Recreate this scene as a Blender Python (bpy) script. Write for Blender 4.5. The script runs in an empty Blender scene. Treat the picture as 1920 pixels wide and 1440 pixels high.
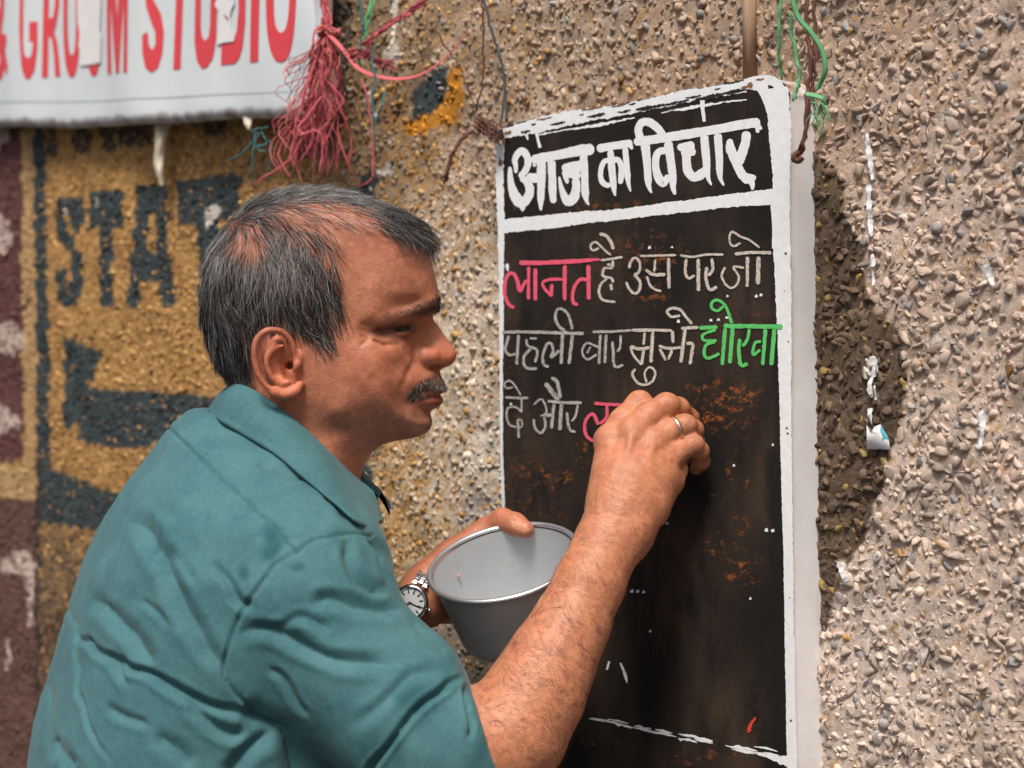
import bpy, math, random
import numpy as np
from mathutils import Vector, Matrix

random.seed(7)
rng = np.random.default_rng(7)
scene = bpy.context.scene
COL = scene.collection

# ---------------------------------------------------------------- camera
F = 3200.0            # focal length in photo pixels (1920 wide)
CZ = 1.5              # eye height above the ground
cam_d = bpy.data.cameras.new('camera')
cam_d.sensor_width = 36.0
cam_d.lens = 36.0 * F / 1920.0
cam_d.clip_start = 0.05
cam_d.clip_end = 200.0
cam_d.dof.use_dof = True
cam_d.dof.focus_distance = 1.56
cam_d.dof.aperture_fstop = 5.6
cam = bpy.data.objects.new('camera', cam_d)
cam.location = (0, 0, CZ)
cam.rotation_euler = (math.radians(90), 0, 0)
COL.objects.link(cam)
scene.camera = cam

# ---------------------------------------------------------------- light
SUN_DIR = Vector((0.13, 0.52, -0.84)).normalized()     # direction the light travels
world = bpy.data.worlds.new('World')
scene.world = world
world.use_nodes = True
wn = world.node_tree
bg = wn.nodes['Background']
sky = wn.nodes.new('ShaderNodeTexSky')
sky.sky_type = 'NISHITA'
sky.sun_disc = False
sky.sun_elevation = math.asin(-SUN_DIR.z)
sky.sun_rotation = math.atan2(-SUN_DIR.x, -SUN_DIR.y)
sky.air_density = 1.0
sky.dust_density = 6.0
sky.ozone_density = 1.0
wn.links.new(sky.outputs[0], bg.inputs['Color'])
bg.inputs['Strength'].default_value = 0.042
sun_d = bpy.data.lights.new('sun', 'SUN')
sun_d.energy = 1.5
sun_d.angle = math.radians(16)
sun_d.color = (1.0, 0.95, 0.88)
sun = bpy.data.objects.new('sun', sun_d)
sun.rotation_euler = SUN_DIR.to_track_quat('-Z', 'Y').to_euler()
sun.location = (-2, -3, 6)
COL.objects.link(sun)
vs = scene.view_settings
vs.view_transform = 'Standard'
vs.look = 'None'
vs.gamma = 1.0
vs.use_curve_mapping = False
vs.exposure = 1.36
scene.render.engine = 'CYCLES'
scene.cycles.max_bounces = 6
scene.cycles.use_denoising = True

# ---------------------------------------------------------------- helpers
def P(x, y, D):
    """A point of the place, from where it shows in the photo and its depth in metres."""
    return np.array([(x - 960.0) / F * D, D, CZ - (y - 720.0) / F * D])

def to_px(v):
    v = np.asarray(v)
    return np.stack([960 + F * v[..., 0] / v[..., 1], 720 - F * (v[..., 2] - CZ) / v[..., 1]], -1)

def mesh_np(name, verts, faces, smooth=True):
    """verts (n,3); faces: an (m,3|4) array or a list of such arrays / lists."""
    me = bpy.data.meshes.new(name)
    verts = np.asarray(verts, np.float32)
    if isinstance(faces, np.ndarray):
        faces = [faces]
    if faces and not isinstance(faces[0], np.ndarray):
        me.from_pydata([tuple(v) for v in verts.tolist()], [], [tuple(f) for f in faces])
    else:
        faces = [np.asarray(f, np.int32) for f in faces if len(f)]
        nl = sum(f.size for f in faces)
        nf = sum(len(f) for f in faces)
        me.vertices.add(len(verts))
        me.vertices.foreach_set('co', verts.ravel())
        me.loops.add(nl)
        me.loops.foreach_set('vertex_index', np.concatenate([f.ravel() for f in faces]))
        me.polygons.add(nf)
        tot = np.concatenate([np.full(len(f), f.shape[1], np.int32) for f in faces])
        start = np.concatenate([[0], np.cumsum(tot)[:-1]]).astype(np.int32)
        me.polygons.foreach_set('loop_start', start)
        me.polygons.foreach_set('loop_total', tot)
        me.update(calc_edges=True)
    if smooth:
        me.polygons.foreach_set('use_smooth', np.ones(len(me.polygons), bool))
    me.update()
    return me

def set_col(me, rgb, name='Col'):
    a = me.color_attributes.new(name, 'FLOAT_COLOR', 'POINT')
    c = np.ones((len(me.vertices), 4), np.float32)
    c[:, :3] = rgb
    a.data.foreach_set('color', c.ravel())

def add(name, data, mat=None, parent=None):
    o = bpy.data.objects.new(name, data)
    COL.objects.link(o)
    if mat is not None and data is not None:
        data.materials.append(mat)
    if parent is not None:
        o.parent = parent
    return o

def empty(name, M=None):
    o = bpy.data.objects.new(name, None)
    o.empty_display_size = 0.05
    COL.objects.link(o)
    if M is not None:
        o.matrix_world = M
    return o

def tag(o, label=None, cat=None, group=None, kind=None):
    if label: o['label'] = label
    if cat: o['category'] = cat
    if group: o['group'] = group
    if kind: o['kind'] = kind
    return o

# ---- materials
class NT:
    def __init__(self, name):
        self.m = bpy.data.materials.new(name)
        self.m.use_nodes = True
        self.t = self.m.node_tree
        self.b = self.t.nodes['Principled BSDF']
    def n(self, typ, **kw):
        nd = self.t.nodes.new(typ)
        for k, v in kw.items():
            if k.startswith('i_'):
                nd.inputs[k[2:].replace('_', ' ')].default_value = v
            else:
                setattr(nd, k, v)
        return nd
    def l(self, a, b): self.t.links.new(a, b)
    def co(self, scale=(1, 1, 1)):
        tc = self.n('ShaderNodeTexCoord')
        mp = self.n('ShaderNodeMapping')
        mp.inputs['Scale'].default_value = scale
        self.l(tc.outputs['Object'], mp.inputs['Vector'])
        return mp.outputs['Vector']
    def noise(self, scale, detail=4, rough=0.55, vec=None, dist=0.0):
        nd = self.n('ShaderNodeTexNoise')
        nd.inputs['Scale'].default_value = scale
        nd.inputs['Detail'].default_value = detail
        nd.inputs['Roughness'].default_value = rough
        nd.inputs['Distortion'].default_value = dist
        self.l(vec if vec is not None else self.co(), nd.inputs['Vector'])
        return nd.outputs['Fac']
    def ramp(self, fac, stops):
        r = self.n('ShaderNodeValToRGB')
        e = r.color_ramp.elements
        while len(e) < len(stops): e.new(0.5)
        for el, (p, c) in zip(e, stops):
            el.position = p
            el.color = (c, c, c, 1) if isinstance(c, (int, float)) else (*c, 1)
        self.l(fac, r.inputs['Fac'])
        return r.outputs['Color']
    def mix(self, fac, a, b, mode='MIX'):
        m = self.n('ShaderNodeMix', data_type='RGBA', blend_type=mode)
        for sock, v in ((m.inputs['Factor'], fac), (m.inputs['A'], a), (m.inputs['B'], b)):
            if isinstance(v, (int, float)): sock.default_value = v
            elif isinstance(v, tuple): sock.default_value = (*v, 1)
            else: self.l(v, sock)
        return m.outputs['Result']
    def math(self, op, a, b=0.0):
        m = self.n('ShaderNodeMath', operation=op)
        for sock, v in ((m.inputs[0], a), (m.inputs[1], b)):
            if isinstance(v, (int, float)): sock.default_value = v
            else: self.l(v, sock)
        return m.outputs[0]
    def attr(self, name='Col'):
        a = self.n('ShaderNodeAttribute', attribute_name=name)
        return a
    def bump(self, h, strength=0.3, dist=0.001, prev=None):
        b = self.n('ShaderNodeBump')
        b.inputs['Strength'].default_value = strength
        b.inputs['Distance'].default_value = dist
        self.l(h, b.inputs['Height'])
        if prev is not None: self.l(prev, b.inputs['Normal'])
        self.l(b.outputs['Normal'], self.b.inputs['Normal'])
        return b.outputs['Normal']
    def base(self, c):
        if isinstance(c, tuple): self.b.inputs['Base Color'].default_value = (*c, 1)
        else: self.l(c, self.b.inputs['Base Color'])
    def set(self, **kw):
        for k, v in kw.items():
            self.b.inputs[k.replace('_', ' ')].default_value = v

def simple_mat(name, col, rough=0.6, metal=0.0, var=0.15, scale=60, bump=0.0):
    t = NT(name)
    f = t.noise(scale)
    c2 = tuple(x * (1 - var * 2) for x in col)
    t.base(t.mix(f, c2, tuple(min(1, x * (1 + var)) for x in col)))
    t.set(Roughness=rough, Metallic=metal)
    if bump: t.bump(t.noise(scale * 3), bump, 0.001)
    return t.m

def in_poly(x, y, poly):
    poly = np.asarray(poly, float)
    out = np.zeros(x.shape, bool)
    x0, y0 = poly.min(0); x1, y1 = poly.max(0)
    sel = np.nonzero((x >= x0) & (x <= x1) & (y >= y0) & (y <= y1))[0]
    if len(sel) == 0: return out
    xs, ys = x[sel], y[sel]
    r = np.zeros(len(sel), bool)
    n = len(poly)
    for i in range(n):
        ax, ay = poly[i]; bx, by = poly[(i + 1) % n]
        if ay == by: continue
        c = ((ay > ys) != (by > ys)) & (xs < (bx - ax) * (ys - ay) / (by - ay) + ax)
        r ^= c
    out[sel] = r
    return out

def seg_dist(x, y, pts):
    """distance from points to a polyline (2-D)"""
    d = np.full(x.shape, 1e9)
    for (ax, ay), (bx, by) in zip(pts[:-1], pts[1:]):
        dx, dy = bx - ax, by - ay
        L = dx * dx + dy * dy + 1e-12
        t = np.clip(((x - ax) * dx + (y - ay) * dy) / L, 0, 1)
        d = np.minimum(d, np.hypot(x - ax - t * dx, y - ay - t * dy))
    return d

def vnoise(p, scale, seed=0):
    """cheap smooth value noise, p (n,k) -> (n,) in -1..1"""
    r = np.random.default_rng(seed + 101)
    k = p.shape[1]
    tot = np.zeros(len(p)); amp = 0
    for o in range(6):
        w = r.normal(size=k); w /= np.linalg.norm(w)
        f = scale * (0.7 + 0.22 * o)
        tot += np.sin(p @ w * f * 6.283 + r.uniform(0, 6.28) + 1.7 * np.sin(p @ np.roll(w, 1) * f * 4.1 + r.uniform(0, 6.28)))
        amp += 1
    return tot / amp * 1.6

def catmull(pts, n=8):
    pts = np.asarray(pts, float)
    if len(pts) < 3:
        t = np.linspace(0, 1, n + 1)[:, None]
        return pts[0] * (1 - t) + pts[-1] * t
    q = np.vstack([2 * pts[0] - pts[1], pts, 2 * pts[-1] - pts[-2]])
    out = []
    for i in range(1, len(q) - 2):
        for t in np.linspace(0, 1, n, endpoint=False):
            a, b, c, d = q[i - 1], q[i], q[i + 1], q[i + 2]
            out.append(0.5 * (2 * b + (c - a) * t + (2 * a - 5 * b + 4 * c - d) * t * t + (3 * b - a - 3 * c + d) * t ** 3))
    out.append(pts[-1])
    return np.array(out)

def tube(path, rad, sides=8, cap=True, flat=1.0, up=None):
    """verts, quads of a tube along a path; flat<1 squashes one cross axis"""
    path = np.asarray(path, float); n = len(path)
    rad = np.broadcast_to(np.asarray(rad, float), (n,))
    tan = np.gradient(path, axis=0)
    tan /= np.linalg.norm(tan, axis=1)[:, None] + 1e-12
    u = np.array(up if up is not None else (0.13, -0.9, 0.4), float)
    V = []
    for i in range(n):
        a = np.cross(tan[i], u); a /= np.linalg.norm(a) + 1e-12
        b = np.cross(a, tan[i]); u = b
        ang = np.linspace(0, 2 * np.pi, sides, endpoint=False)
        V.append(path[i] + rad[i] * (np.cos(ang)[:, None] * a + flat * np.sin(ang)[:, None] * b))
    V = np.vstack(V)
    Q = []
    for i in range(n - 1):
        for j in range(sides):
            k = (j + 1) % sides
            Q.append((i * sides + j, i * sides + k, (i + 1) * sides + k, (i + 1) * sides + j))
    faces = [np.array(Q)]
    if cap:
        base = len(V)
        V = np.vstack([V, path[0], path[-1]])
        T = [(base, (j + 1) % sides, j) for j in range(sides)]
        o = (n - 1) * sides
        T += [(base + 1, o + j, o + (j + 1) % sides) for j in range(sides)]
        faces.append(np.array(T))
    return V, faces

def join(parts):
    """[(V, [F...]), ...] -> V, {3:..,4:..} list"""
    VV = []; tri = []; quad = []; o = 0
    for V, Fs in parts:
        V = np.asarray(V, float)
        VV.append(V)
        for f in (Fs if isinstance(Fs, list) else [Fs]):
            f = np.asarray(f)
            if f.size == 0: continue
            (tri if f.shape[1] == 3 else quad).append(f + o)
        o += len(V)
    out = []
    if tri: out.append(np.vstack(tri))
    if quad: out.append(np.vstack(quad))
    return np.vstack(VV), out

# wall frame: s along the wall (to the right, nearer), o off the wall towards us, h up
O = P(1200, 720, 1.665)
T = np.array([2760.0, -3200.0, 0.0]); T /= np.linalg.norm(T)
N = np.array([T[1], -T[0], 0.0])
WM = Matrix(((T[0], -N[0], 0, O[0]), (T[1], -N[1], 0, O[1]), (0, 0, 1, O[2]), (0, 0, 0, 1)))
WALL_OFF = -0.040

def wall_sh(x, y, off=WALL_OFF):
    """where the ray through a photo pixel meets the plane `off` metres off the board's face"""
    x = np.asarray(x, float); y = np.asarray(y, float)
    d = np.stack([(x - 960) / F, np.ones_like(x), -(y - 720) / F], -1)
    c = O + N * off - np.array([0, 0, CZ])
    t = (c @ N) / (d @ N)
    p = d * t[..., None] + np.array([0, 0, CZ]) - O
    return p @ T, p[..., 2]

def wl(x, y, off=WALL_OFF):
    s, h = wall_sh(x, y, off)
    return np.stack([s, np.full_like(np.asarray(s), -off), h], -1)

def sh_px(s, h, off=WALL_OFF):
    p = O + s[:, None] * T + N * off
    z = O[2] + h
    return 960 + F * p[:, 0] / p[:, 1], 720 - F * (z - CZ) / p[:, 1]
# ================================================================ ground
g = mesh_np('ground', [(-40, -40, 0), (40, -40, 0), (40, 40, 0), (-40, 40, 0)], np.array([[0, 1, 2, 3]]), False)
tag(add('ground', g, simple_mat('ground_asphalt', (0.06, 0.057, 0.054), 0.9, 0, 0.2, 8)), kind='structure')

# ================================================================ the pebble-dashed wall
def rnd_poly(cx, cy, k, pts): return [(cx + x / k, cy + y / k) for x, y in pts]
R1 = lambda pts: rnd_poly(0, 220, 3.6, pts)
R2 = lambda pts: rnd_poly(0, 560, 3.6, pts)
BLUE = [
    R1([(590, 490), (835, 490), (835, 740), (590, 750)]), R1([(670, 740), (760, 740), (762, 1285), (685, 1285)]),          # T
    R1([(920, 460), (1110, 460), (1150, 900), (1190, 1280), (1095, 1280), (1060, 1110), (960, 1110), (940, 1310), (850, 1280), (900, 800)]),  # A
    R1([(1195, 430), (1625, 380), (1625, 620), (1530, 700), (1195, 730)]), R1([(1330, 700), (1480, 700), (1480, 1250), (1350, 1250)]),  # T
    R2([(430, 250), (705, 370), (660, 420), (610, 600), (1040, 630), (1480, 670), (1700, 700), (1700, 900), (1320, 860), (1000, 1000), (750, 1010), (560, 960), (430, 850)]),
    R2([(250, 1150), (340, 1150), (480, 1200), (680, 1280), (900, 1360), (1200, 1450), (640, 1560), (250, 1500)]),
    [(62, 225), (84, 225), (90, 560), (95, 880), (70, 880), (68, 560)],
    [(846, 118), (800, 140), (772, 170), (770, 205), (778, 228), (800, 218), (830, 196), (838, 160)],
    [(668, 330), (700, 315), (712, 340), (690, 360)], [(640, 360), (700, 340), (720, 400), (650, 420)],
    [(700, 600), (760, 620), (760, 700), (700, 690)], [(560, 830), (690, 870), (700, 905), (560, 900)],
]
BLUE_HOLE = [R1([(1005, 660), (1050, 660), (1060, 910), (995, 910)]), R2([(480, 850), (520, 840), (540, 920), (470, 960)])]
S_PATH = R1([(520, 740), (515, 580), (430, 580), (415, 760), (460, 850), (520, 930), (520, 1180), (470, 1240), (425, 1200), (415, 1060)])
SMUDGE = [R1([(310, 30), (390, 30), (385, 270), (325, 270)]), R1([(500, 30), (615, 30), (610, 240), (520, 250)]),
          R1([(680, 30), (780, 30), (775, 240), (690, 230)]), R1([(800, 30), (1040, 30), (1030, 190), (800, 220)]),
          R1([(1360, 20), (1510, 20), (1500, 120), (1370, 120)]), [(610, 0), (660, 0), (650, 220), (600, 300), (560, 300), (590, 210)]]
CREAM = [[(42, 220), (62, 220), (66, 560), (68, 950), (46, 870), (42, 560)], [(-20, 862), (68, 880), (68, 940), (-20, 932)],
         [(-900, 850), (-20, 862), (-20, 932), (-900, 905)]]
PINK = [[(0, 405), (12, 412), (30, 442), (8, 478), (-40, 470), (-40, 410)], [(-30, 615), (22, 600), (53, 640), (25, 668), (-30, 650)],
        [(-30, 750), (4, 752), (42, 792), (4, 816), (-30, 815)], [(0, 232), (18, 240), (6, 285), (-10, 290)],
        [(0, 1050), (45, 1030), (66, 1060), (62, 1170), (52, 1180), (50, 1080), (0, 1075)], [(10, 1200), (18, 1200), (18, 1260), (11, 1260)]]
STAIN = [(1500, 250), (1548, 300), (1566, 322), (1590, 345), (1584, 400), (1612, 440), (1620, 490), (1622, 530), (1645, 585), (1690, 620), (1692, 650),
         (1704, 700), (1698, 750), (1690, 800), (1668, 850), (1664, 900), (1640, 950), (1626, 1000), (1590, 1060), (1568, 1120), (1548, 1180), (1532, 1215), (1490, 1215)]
ORANGE = [[(846, 128), (868, 122), (872, 190), (855, 225), (810, 240), (775, 262), (750, 250), (760, 232), (800, 218), (832, 190)]]
WHITE = [
    [(1622, 250), (1630, 250), (1636, 290), (1640, 335), (1634, 340), (1626, 300)], [(1624, 345), (1634, 350), (1636, 410), (1636, 442), (1630, 444), (1626, 400)],
    [(1630, 478), (1640, 480), (1640, 500), (1631, 500)], [(1626, 668), (1644, 676), (1638, 700), (1634, 740), (1626, 740)], [(1638, 720), (1645, 735), (1643, 750), (1636, 742)],
    [(1766, 210), (1786, 205), (1797, 218), (1790, 232), (1768, 230)], [(1838, 505), (1850, 496), (1864, 495), (1866, 510), (1856, 535), (1846, 520)],
    [(1746, 605), (1756, 608), (1764, 640), (1780, 642), (1770, 650), (1750, 640)], [(1832, 772), (1850, 768), (1846, 810), (1838, 845), (1832, 842)],
    [(1570, 1055), (1582, 1055), (1592, 1088), (1582, 1092)], [(1820, 975), (1828, 972), (1830, 998), (1820, 998)],
    [(715, 104), (738, 78), (752, 90), (756, 108), (744, 124), (740, 110), (722, 112)], [(733, -10), (748, -10), (746, 40), (740, 80), (732, 76), (738, 30)],
    [(690, 172), (698, 174), (696, 192), (682, 196)], [(383, 395), (402, 382), (412, 392), (415, 396), (404, 410), (385, 432)],
    [(122, 386), (128, 392), (130, 405), (124, 402)], [(178, 373), (184, 373), (184, 388), (178, 388)],
    [(705, 320), (735, 305), (740, 325), (715, 340)],
]
# ochre share / ground colour controls (photo position -> ochre probability, ground colour, smoothness of the coat)
BEIGE = (0.62, 0.475, 0.385)
CTRL = [
    (250, 320, 1.0, (0.44, 0.22, 0.07)), (250, 660, 1.0, (0.42, 0.24, 0.10)), (400, 560, .95, (0.42, 0.25, 0.11)), (150, 900, .9, (0.42, 0.23, 0.09)),
    (520, 300, .75, (0.26, 0.15, 0.07)), (620, 260, .35, (0.20, 0.14, 0.09)), (560, 450, .7, (0.30, 0.20, 0.10)),
    (700, 60, .18, (0.30, 0.21, 0.13)), (720, 200, .35, (0.24, 0.16, 0.10)), (800, 60, .3, (0.40, 0.29, 0.19)), (780, 300, .6, (0.42, 0.30, 0.19)), (860, 330, .3, (0.52, 0.39, 0.28)),
    (740, 330, .45, (0.40, 0.29, 0.18)), (840, 460, .30, (0.66, 0.53, 0.39)), (900, 560, .10, (0.72, 0.60, 0.48)), (870, 700, .16, (0.72, 0.60, 0.46)), (910, 860, .06, (0.72, 0.63, 0.53)),
    (760, 880, .55, (0.64, 0.50, 0.32)), (830, 900, .32, (0.68, 0.55, 0.41)), (720, 1000, .7, (0.52, 0.37, 0.20)), (800, 1020, .5, (0.56, 0.43, 0.27)), (900, 960, .10, (0.56, 0.50, 0.44)),
    (860, 1250, .08, (0.24, 0.20, 0.15)), (900, 1400, .05, (0.25, 0.20, 0.16)), (940, 60, .12, (0.46, 0.33, 0.22)), (900, 180, .15, (0.50, 0.37, 0.26)), (920, 300, .05, (0.52, 0.39, 0.29)),
    (100, 1050, .25, (0.17, 0.115, 0.065)), (100, 1200, .1, (0.125, 0.075, 0.05)), (60, 1400, .05, (0.13, 0.07, 0.05)),
    (1100, 60, .0, (0.44, 0.32, 0.22)), (1250, 60, .0, (0.46, 0.32, 0.22)), (1400, 60, 0, (0.44, 0.31, 0.21)), (1600, 200, 0, (0.54, 0.40, 0.31)), (1750, 400, 0, BEIGE), (1850, 900, 0, (0.64, 0.50, 0.41)), (1650, 1250, 0, (0.68, 0.56, 0.48)),
    (1850, 100, 0, (0.57, 0.42, 0.33)), (1850, 1300, 0, (0.64, 0.51, 0.42)), (1540, 100, 0, (0.40, 0.27, 0.18)),
]
_cx = np.array([c[0] for c in CTRL], float); _cy = np.array([c[1] for c in CTRL], float)
_co = np.array([c[2] for c in CTRL]); _cc = np.array([c[3] for c in CTRL])

def paint(x, y, r1, r2, s, h):
    """coat of paint on the wall; r1, r2 random per stone"""
    wx = x + 2.5 * np.sin(h * 190 + s * 60) + 2 * np.sin(s * 310 + h * 90)
    wy = y + 2.5 * np.sin(s * 170 - h * 80) + 2 * np.sin(h * 290)
    w = 1.0 / (((wx[:, None] - _cx) ** 2 + (wy[:, None] - _cy) ** 2 + 900.0) ** 1.6)
    w /= w.sum(1)[:, None]
    c = w @ _cc
    po = w @ _co
    v = (0.82 + 0.36 * r2)[:, None]
    q_ = np.stack([s, h], -1)
    pale = np.clip(0.5 + 0.9 * vnoise(q_, 5, 91) + 0.5 * vnoise(q_, 17, 92), 0, 1) * np.clip((x - 600) / 300, 0, 1)
    c = c * (1 - 0.30 * pale[:, None]) + np.array([0.66, 0.56, 0.48]) * 0.30 * pale[:, None]
    dirt = np.clip(0.9 * vnoise(q_, 9, 93) + 0.6 * vnoise(q_, 31, 94) + 0.35 * vnoise(q_ * np.array([[3.0, .35]]), 14, 95) - 0.3, 0, 1)
    c = c * (1 - 0.45 * dirt[:, None])
    och = np.stack([0.53 + 0 * r1, 0.270 + 0.06 * r2, 0.080 + 0.05 * r2], -1) * (0.65 + 0.5 * r2)[:, None]
    c = np.where((r1 < po)[:, None], och, c) * v
    grey = (r1 > np.where((x > 640) & (x < 960), 0.95, 0.90)) & (x > 640)
    c = np.where(grey[:, None], np.stack([0.37 + 0 * x, 0.345 + 0 * x, 0.33 + 0 * x], -1) * (0.6 + 0.8 * r2)[:, None], c)
    bl = (r1 > 0.90) & (r1 < 0.915) & (x < 820) & (x > 620)
    c = np.where(bl[:, None], np.array([0.12, 0.145, 0.16]) * v, c)
    def put(mask, col, lo=0.75, hi=0.5):
        c[mask] = (np.array(col) * (lo + hi * r2[mask])[:, None])
    left = (wx < 43) & (wy < 865)
    put(left, (0.135, 0.055, 0.05))
    put((wx < 66) & (wy > 935), (0.135, 0.07, 0.055))
    for p in CREAM: put(in_poly(wx, wy, p), (0.50, 0.32, 0.15))
    for p in PINK: put(in_poly(wx, wy, p) & (r1 < 0.85), (0.58, 0.46, 0.40))
    b = np.zeros(x.shape, bool)
    for p in BLUE: b |= in_poly(wx, wy, p)
    b |= seg_dist(wx, wy, S_PATH) < 11
    for p in BLUE_HOLE: b &= ~in_poly(wx, wy, p)
    b &= r1 < 0.90
    put(b, (0.046, 0.062, 0.066), 0.6, 0.8)
    for p in SMUDGE: put(in_poly(wx, wy, p) & (r1 < 0.85), (0.075, 0.060, 0.045), 0.6, 0.8)
    ln = (np.abs(wx - 70) < 3.5) & (wy > 860)
    put(ln, (0.05, 0.035, 0.03))
    for p in ORANGE: put(in_poly(wx, wy, p) & (r1 < 0.9), (0.62, 0.27, 0.03), 0.7, 0.6)
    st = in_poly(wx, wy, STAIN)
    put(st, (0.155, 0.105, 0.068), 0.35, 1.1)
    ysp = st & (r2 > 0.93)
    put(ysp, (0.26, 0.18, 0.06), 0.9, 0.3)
    for p in WHITE: put(in_poly(x, y, p), (0.72, 0.66, 0.58), 0.9, 0.15)
    # wash of dirt just above the board and round its right side
    return np.clip(c, 0.01, 0.85)

def wall_mat(name, obj_color=False):
    t = NT(name)
    if obj_color:
        oi = t.n('ShaderNodeObjectInfo'); c = oi.outputs['Color']
    else:
        c = t.attr().outputs['Color']
    f = t.noise(260, 5, 0.6)
    c1 = t.mix(t.ramp(f, [(0.3, 0.0), (0.7, 1.0)]), t.mix(1.0, c, (0.72, 0.70, 0.69), 'MULTIPLY'), t.mix(1.0, c, (1.12, 1.12, 1.12), 'MULTIPLY'))
    t.base(c1)
    t.set(Roughness=0.82)
    t.b.inputs['Specular IOR Level'].default_value = 0.35
    t.bump(t.math('ADD', t.noise(700, 4, 0.6), t.math('MULTIPLY', t.noise(190, 4, 0.6), 1.5)), 0.55, 0.0018)
    return t.m
M_WALL = wall_mat('pebble_dash_paint')
M_STONE = wall_mat('single_pebble_paint', True)

# base coat of mortar: a fine relief grid over the part in view, coarse sheets beyond
s0, s1 = -2.30, 0.98
hz0, hz1 = -0.66, 0.66
ds = 0.0045
gs = np.arange(s0, s1, ds); gh = np.arange(hz0, hz1, ds)
S, H = np.meshgrid(gs, gh, indexing='ij')
s_, h_ = S.ravel(), H.ravel()
q2 = np.stack([s_, h_], -1)
relief = 0.0011 * vnoise(q2, 55, 1) + 0.0009 * vnoise(q2, 120, 2) + 0.0022 * vnoise(q2, 7, 3)
px_, py_ = sh_px(s_, h_)
r1 = np.random.default_rng(3).uniform(size=len(s_)); r2 = np.random.default_rng(4).uniform(size=len(s_))
cell = (np.floor(s_ / 0.009).astype(int) * 7919 + np.floor(h_ / 0.009).astype(int) * 104729) % 100003
tab = np.random.default_rng(5).uniform(size=(100003, 2))
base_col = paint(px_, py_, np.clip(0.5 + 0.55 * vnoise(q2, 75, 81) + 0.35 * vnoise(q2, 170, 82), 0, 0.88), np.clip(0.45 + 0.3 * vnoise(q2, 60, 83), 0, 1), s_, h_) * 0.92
thick = 0.0007 * np.exp(-((px_ - 860) / 120) ** 2)
V = np.stack([s_, -(WALL_OFF - 0.0002 + thick + relief), h_], -1)
ni, nj = len(gs), len(gh)
ii, jj = np.meshgrid(np.arange(ni - 1), np.arange(nj - 1), indexing='ij')
a = (ii * nj + jj).ravel()
Q = np.stack([a, a + nj, a + nj + 1, a + 1], -1)
wall = empty('rough_wall', WM)
tag(wall, 'rough pebble-dashed wall with worn ochre, blue-black and beige paint', 'wall')
me = mesh_np('mortar_coat', V, Q)
set_col(me, base_col)
mc = add('mortar_coat', me, M_WALL, wall); mc['kind'] = 'stuff'
# the rest of the wall, a real slab from the ground up behind the coat
def box_v(x0, x1, y0, y1, z0, z1):
    V = [(x, y, z) for x in (x0, x1) for y in (y0, y1) for z in (z0, z1)]
    Fq = [(0, 1, 3, 2), (4, 6, 7, 5), (0, 4, 5, 1), (2, 3, 7, 6), (0, 2, 6, 4), (1, 5, 7, 3)]
    return np.array(V, float), [np.array(Fq)]
V, Fs = box_v(-5.0, 4.0, -WALL_OFF + 0.006, -WALL_OFF + 0.25, -O[2], 1.9)
me = mesh_np('wall_slab', V, Fs, False)
t = NT('plain_render')
t.base(t.ramp(t.noise(9, 6), [(0.3, (0.30, 0.20, 0.13)), (0.7, (0.64, 0.51, 0.42))]))
t.set(Roughness=0.9); t.bump(t.noise(90, 5), 0.8, 0.01)
add('wall_slab', me, t.m, wall)

# pebble shapes: small faceted flints
def ico(sub):
    import bmesh
    bm = bmesh.new()
    bmesh.ops.create_icosphere(bm, subdivisions=sub, radius=1.0)
    bm.verts.ensure_lookup_table()
    v = np.array([x.co[:] for x in bm.verts]); f = np.array([[w.index for w in q.verts] for q in bm.faces])
    bm.free()
    return v, f
def flint(seed, k):
    """a small angular chip: the hull of a few points"""
    import bmesh
    r = np.random.default_rng(seed)
    p = r.normal(size=(k, 3)); p /= np.linalg.norm(p, axis=1)[:, None]
    p *= r.uniform(0.72, 1.05, (k, 1))
    bm = bmesh.new()
    for q in p: bm.verts.new(q)
    res = bmesh.ops.convex_hull(bm, input=bm.verts[:])
    for v in [v for v in bm.verts if not v.link_faces]: bm.verts.remove(v)
    bmesh.ops.bevel(bm, geom=bm.edges[:], offset=0.10, segments=1, affect='EDGES') if k > 11 else None
    bmesh.ops.triangulate(bm, faces=bm.faces[:])
    bmesh.ops.recalc_face_normals(bm, faces=bm.faces[:])
    bm.verts.ensure_lookup_table(); bm.verts.index_update()
    v = np.array([x.co[:] for x in bm.verts]); f = np.array([[w.index for w in q.verts] for q in bm.faces])
    bm.free()
    return v, f
NSH = 20
HI = [flint(i, 12) for i in range(NSH)]; LO = [flint(i + 50, 10) for i in range(NSH)]

def scatter(sp):
    out = []
    r = np.random.default_rng(11)
    hs = np.arange(hz0, hz1, sp * 0.87)
    for k, hh in enumerate(hs):
        ss = np.arange(s0, s1, sp) + (k % 2) * sp * 0.5
        out.append(np.stack([ss, np.full_like(ss, hh)], -1))
    p = np.vstack(out)
    return p + r.uniform(-0.36, 0.36, p.shape) * sp
pts = scatter(0.0071)
x_, y_ = sh_px(pts[:, 0], pts[:, 1])
vis = (x_ > -560) & (x_ < 2080) & (y_ > -130) & (y_ < 1570)
vis &= ~((x_ > 965) & (x_ < 1490) & (y_ > 290))        # behind the board
pts, x_, y_ = pts[vis], x_[vis], y_[vis]
n = len(pts)
r = np.random.default_rng(21)
bigness = np.clip((x_ - 200) / 1500, 0, 1)
a_ = 0.0033 + 0.0054 * r.uniform(size=n) ** 1.6 * (0.85 + 0.55 * bigness) * np.where(r.uniform(size=n) > .93, 1.3, 1)
b_ = a_ * r.uniform(0.45, 0.85, n)
c_ = a_ * r.uniform(0.35, 0.70, n)
ang = r.uniform(0, 2 * np.pi, n)
tx, ty = r.normal(0, 0.42, n) + 0.15, r.normal(0, 0.42, n)
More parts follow.
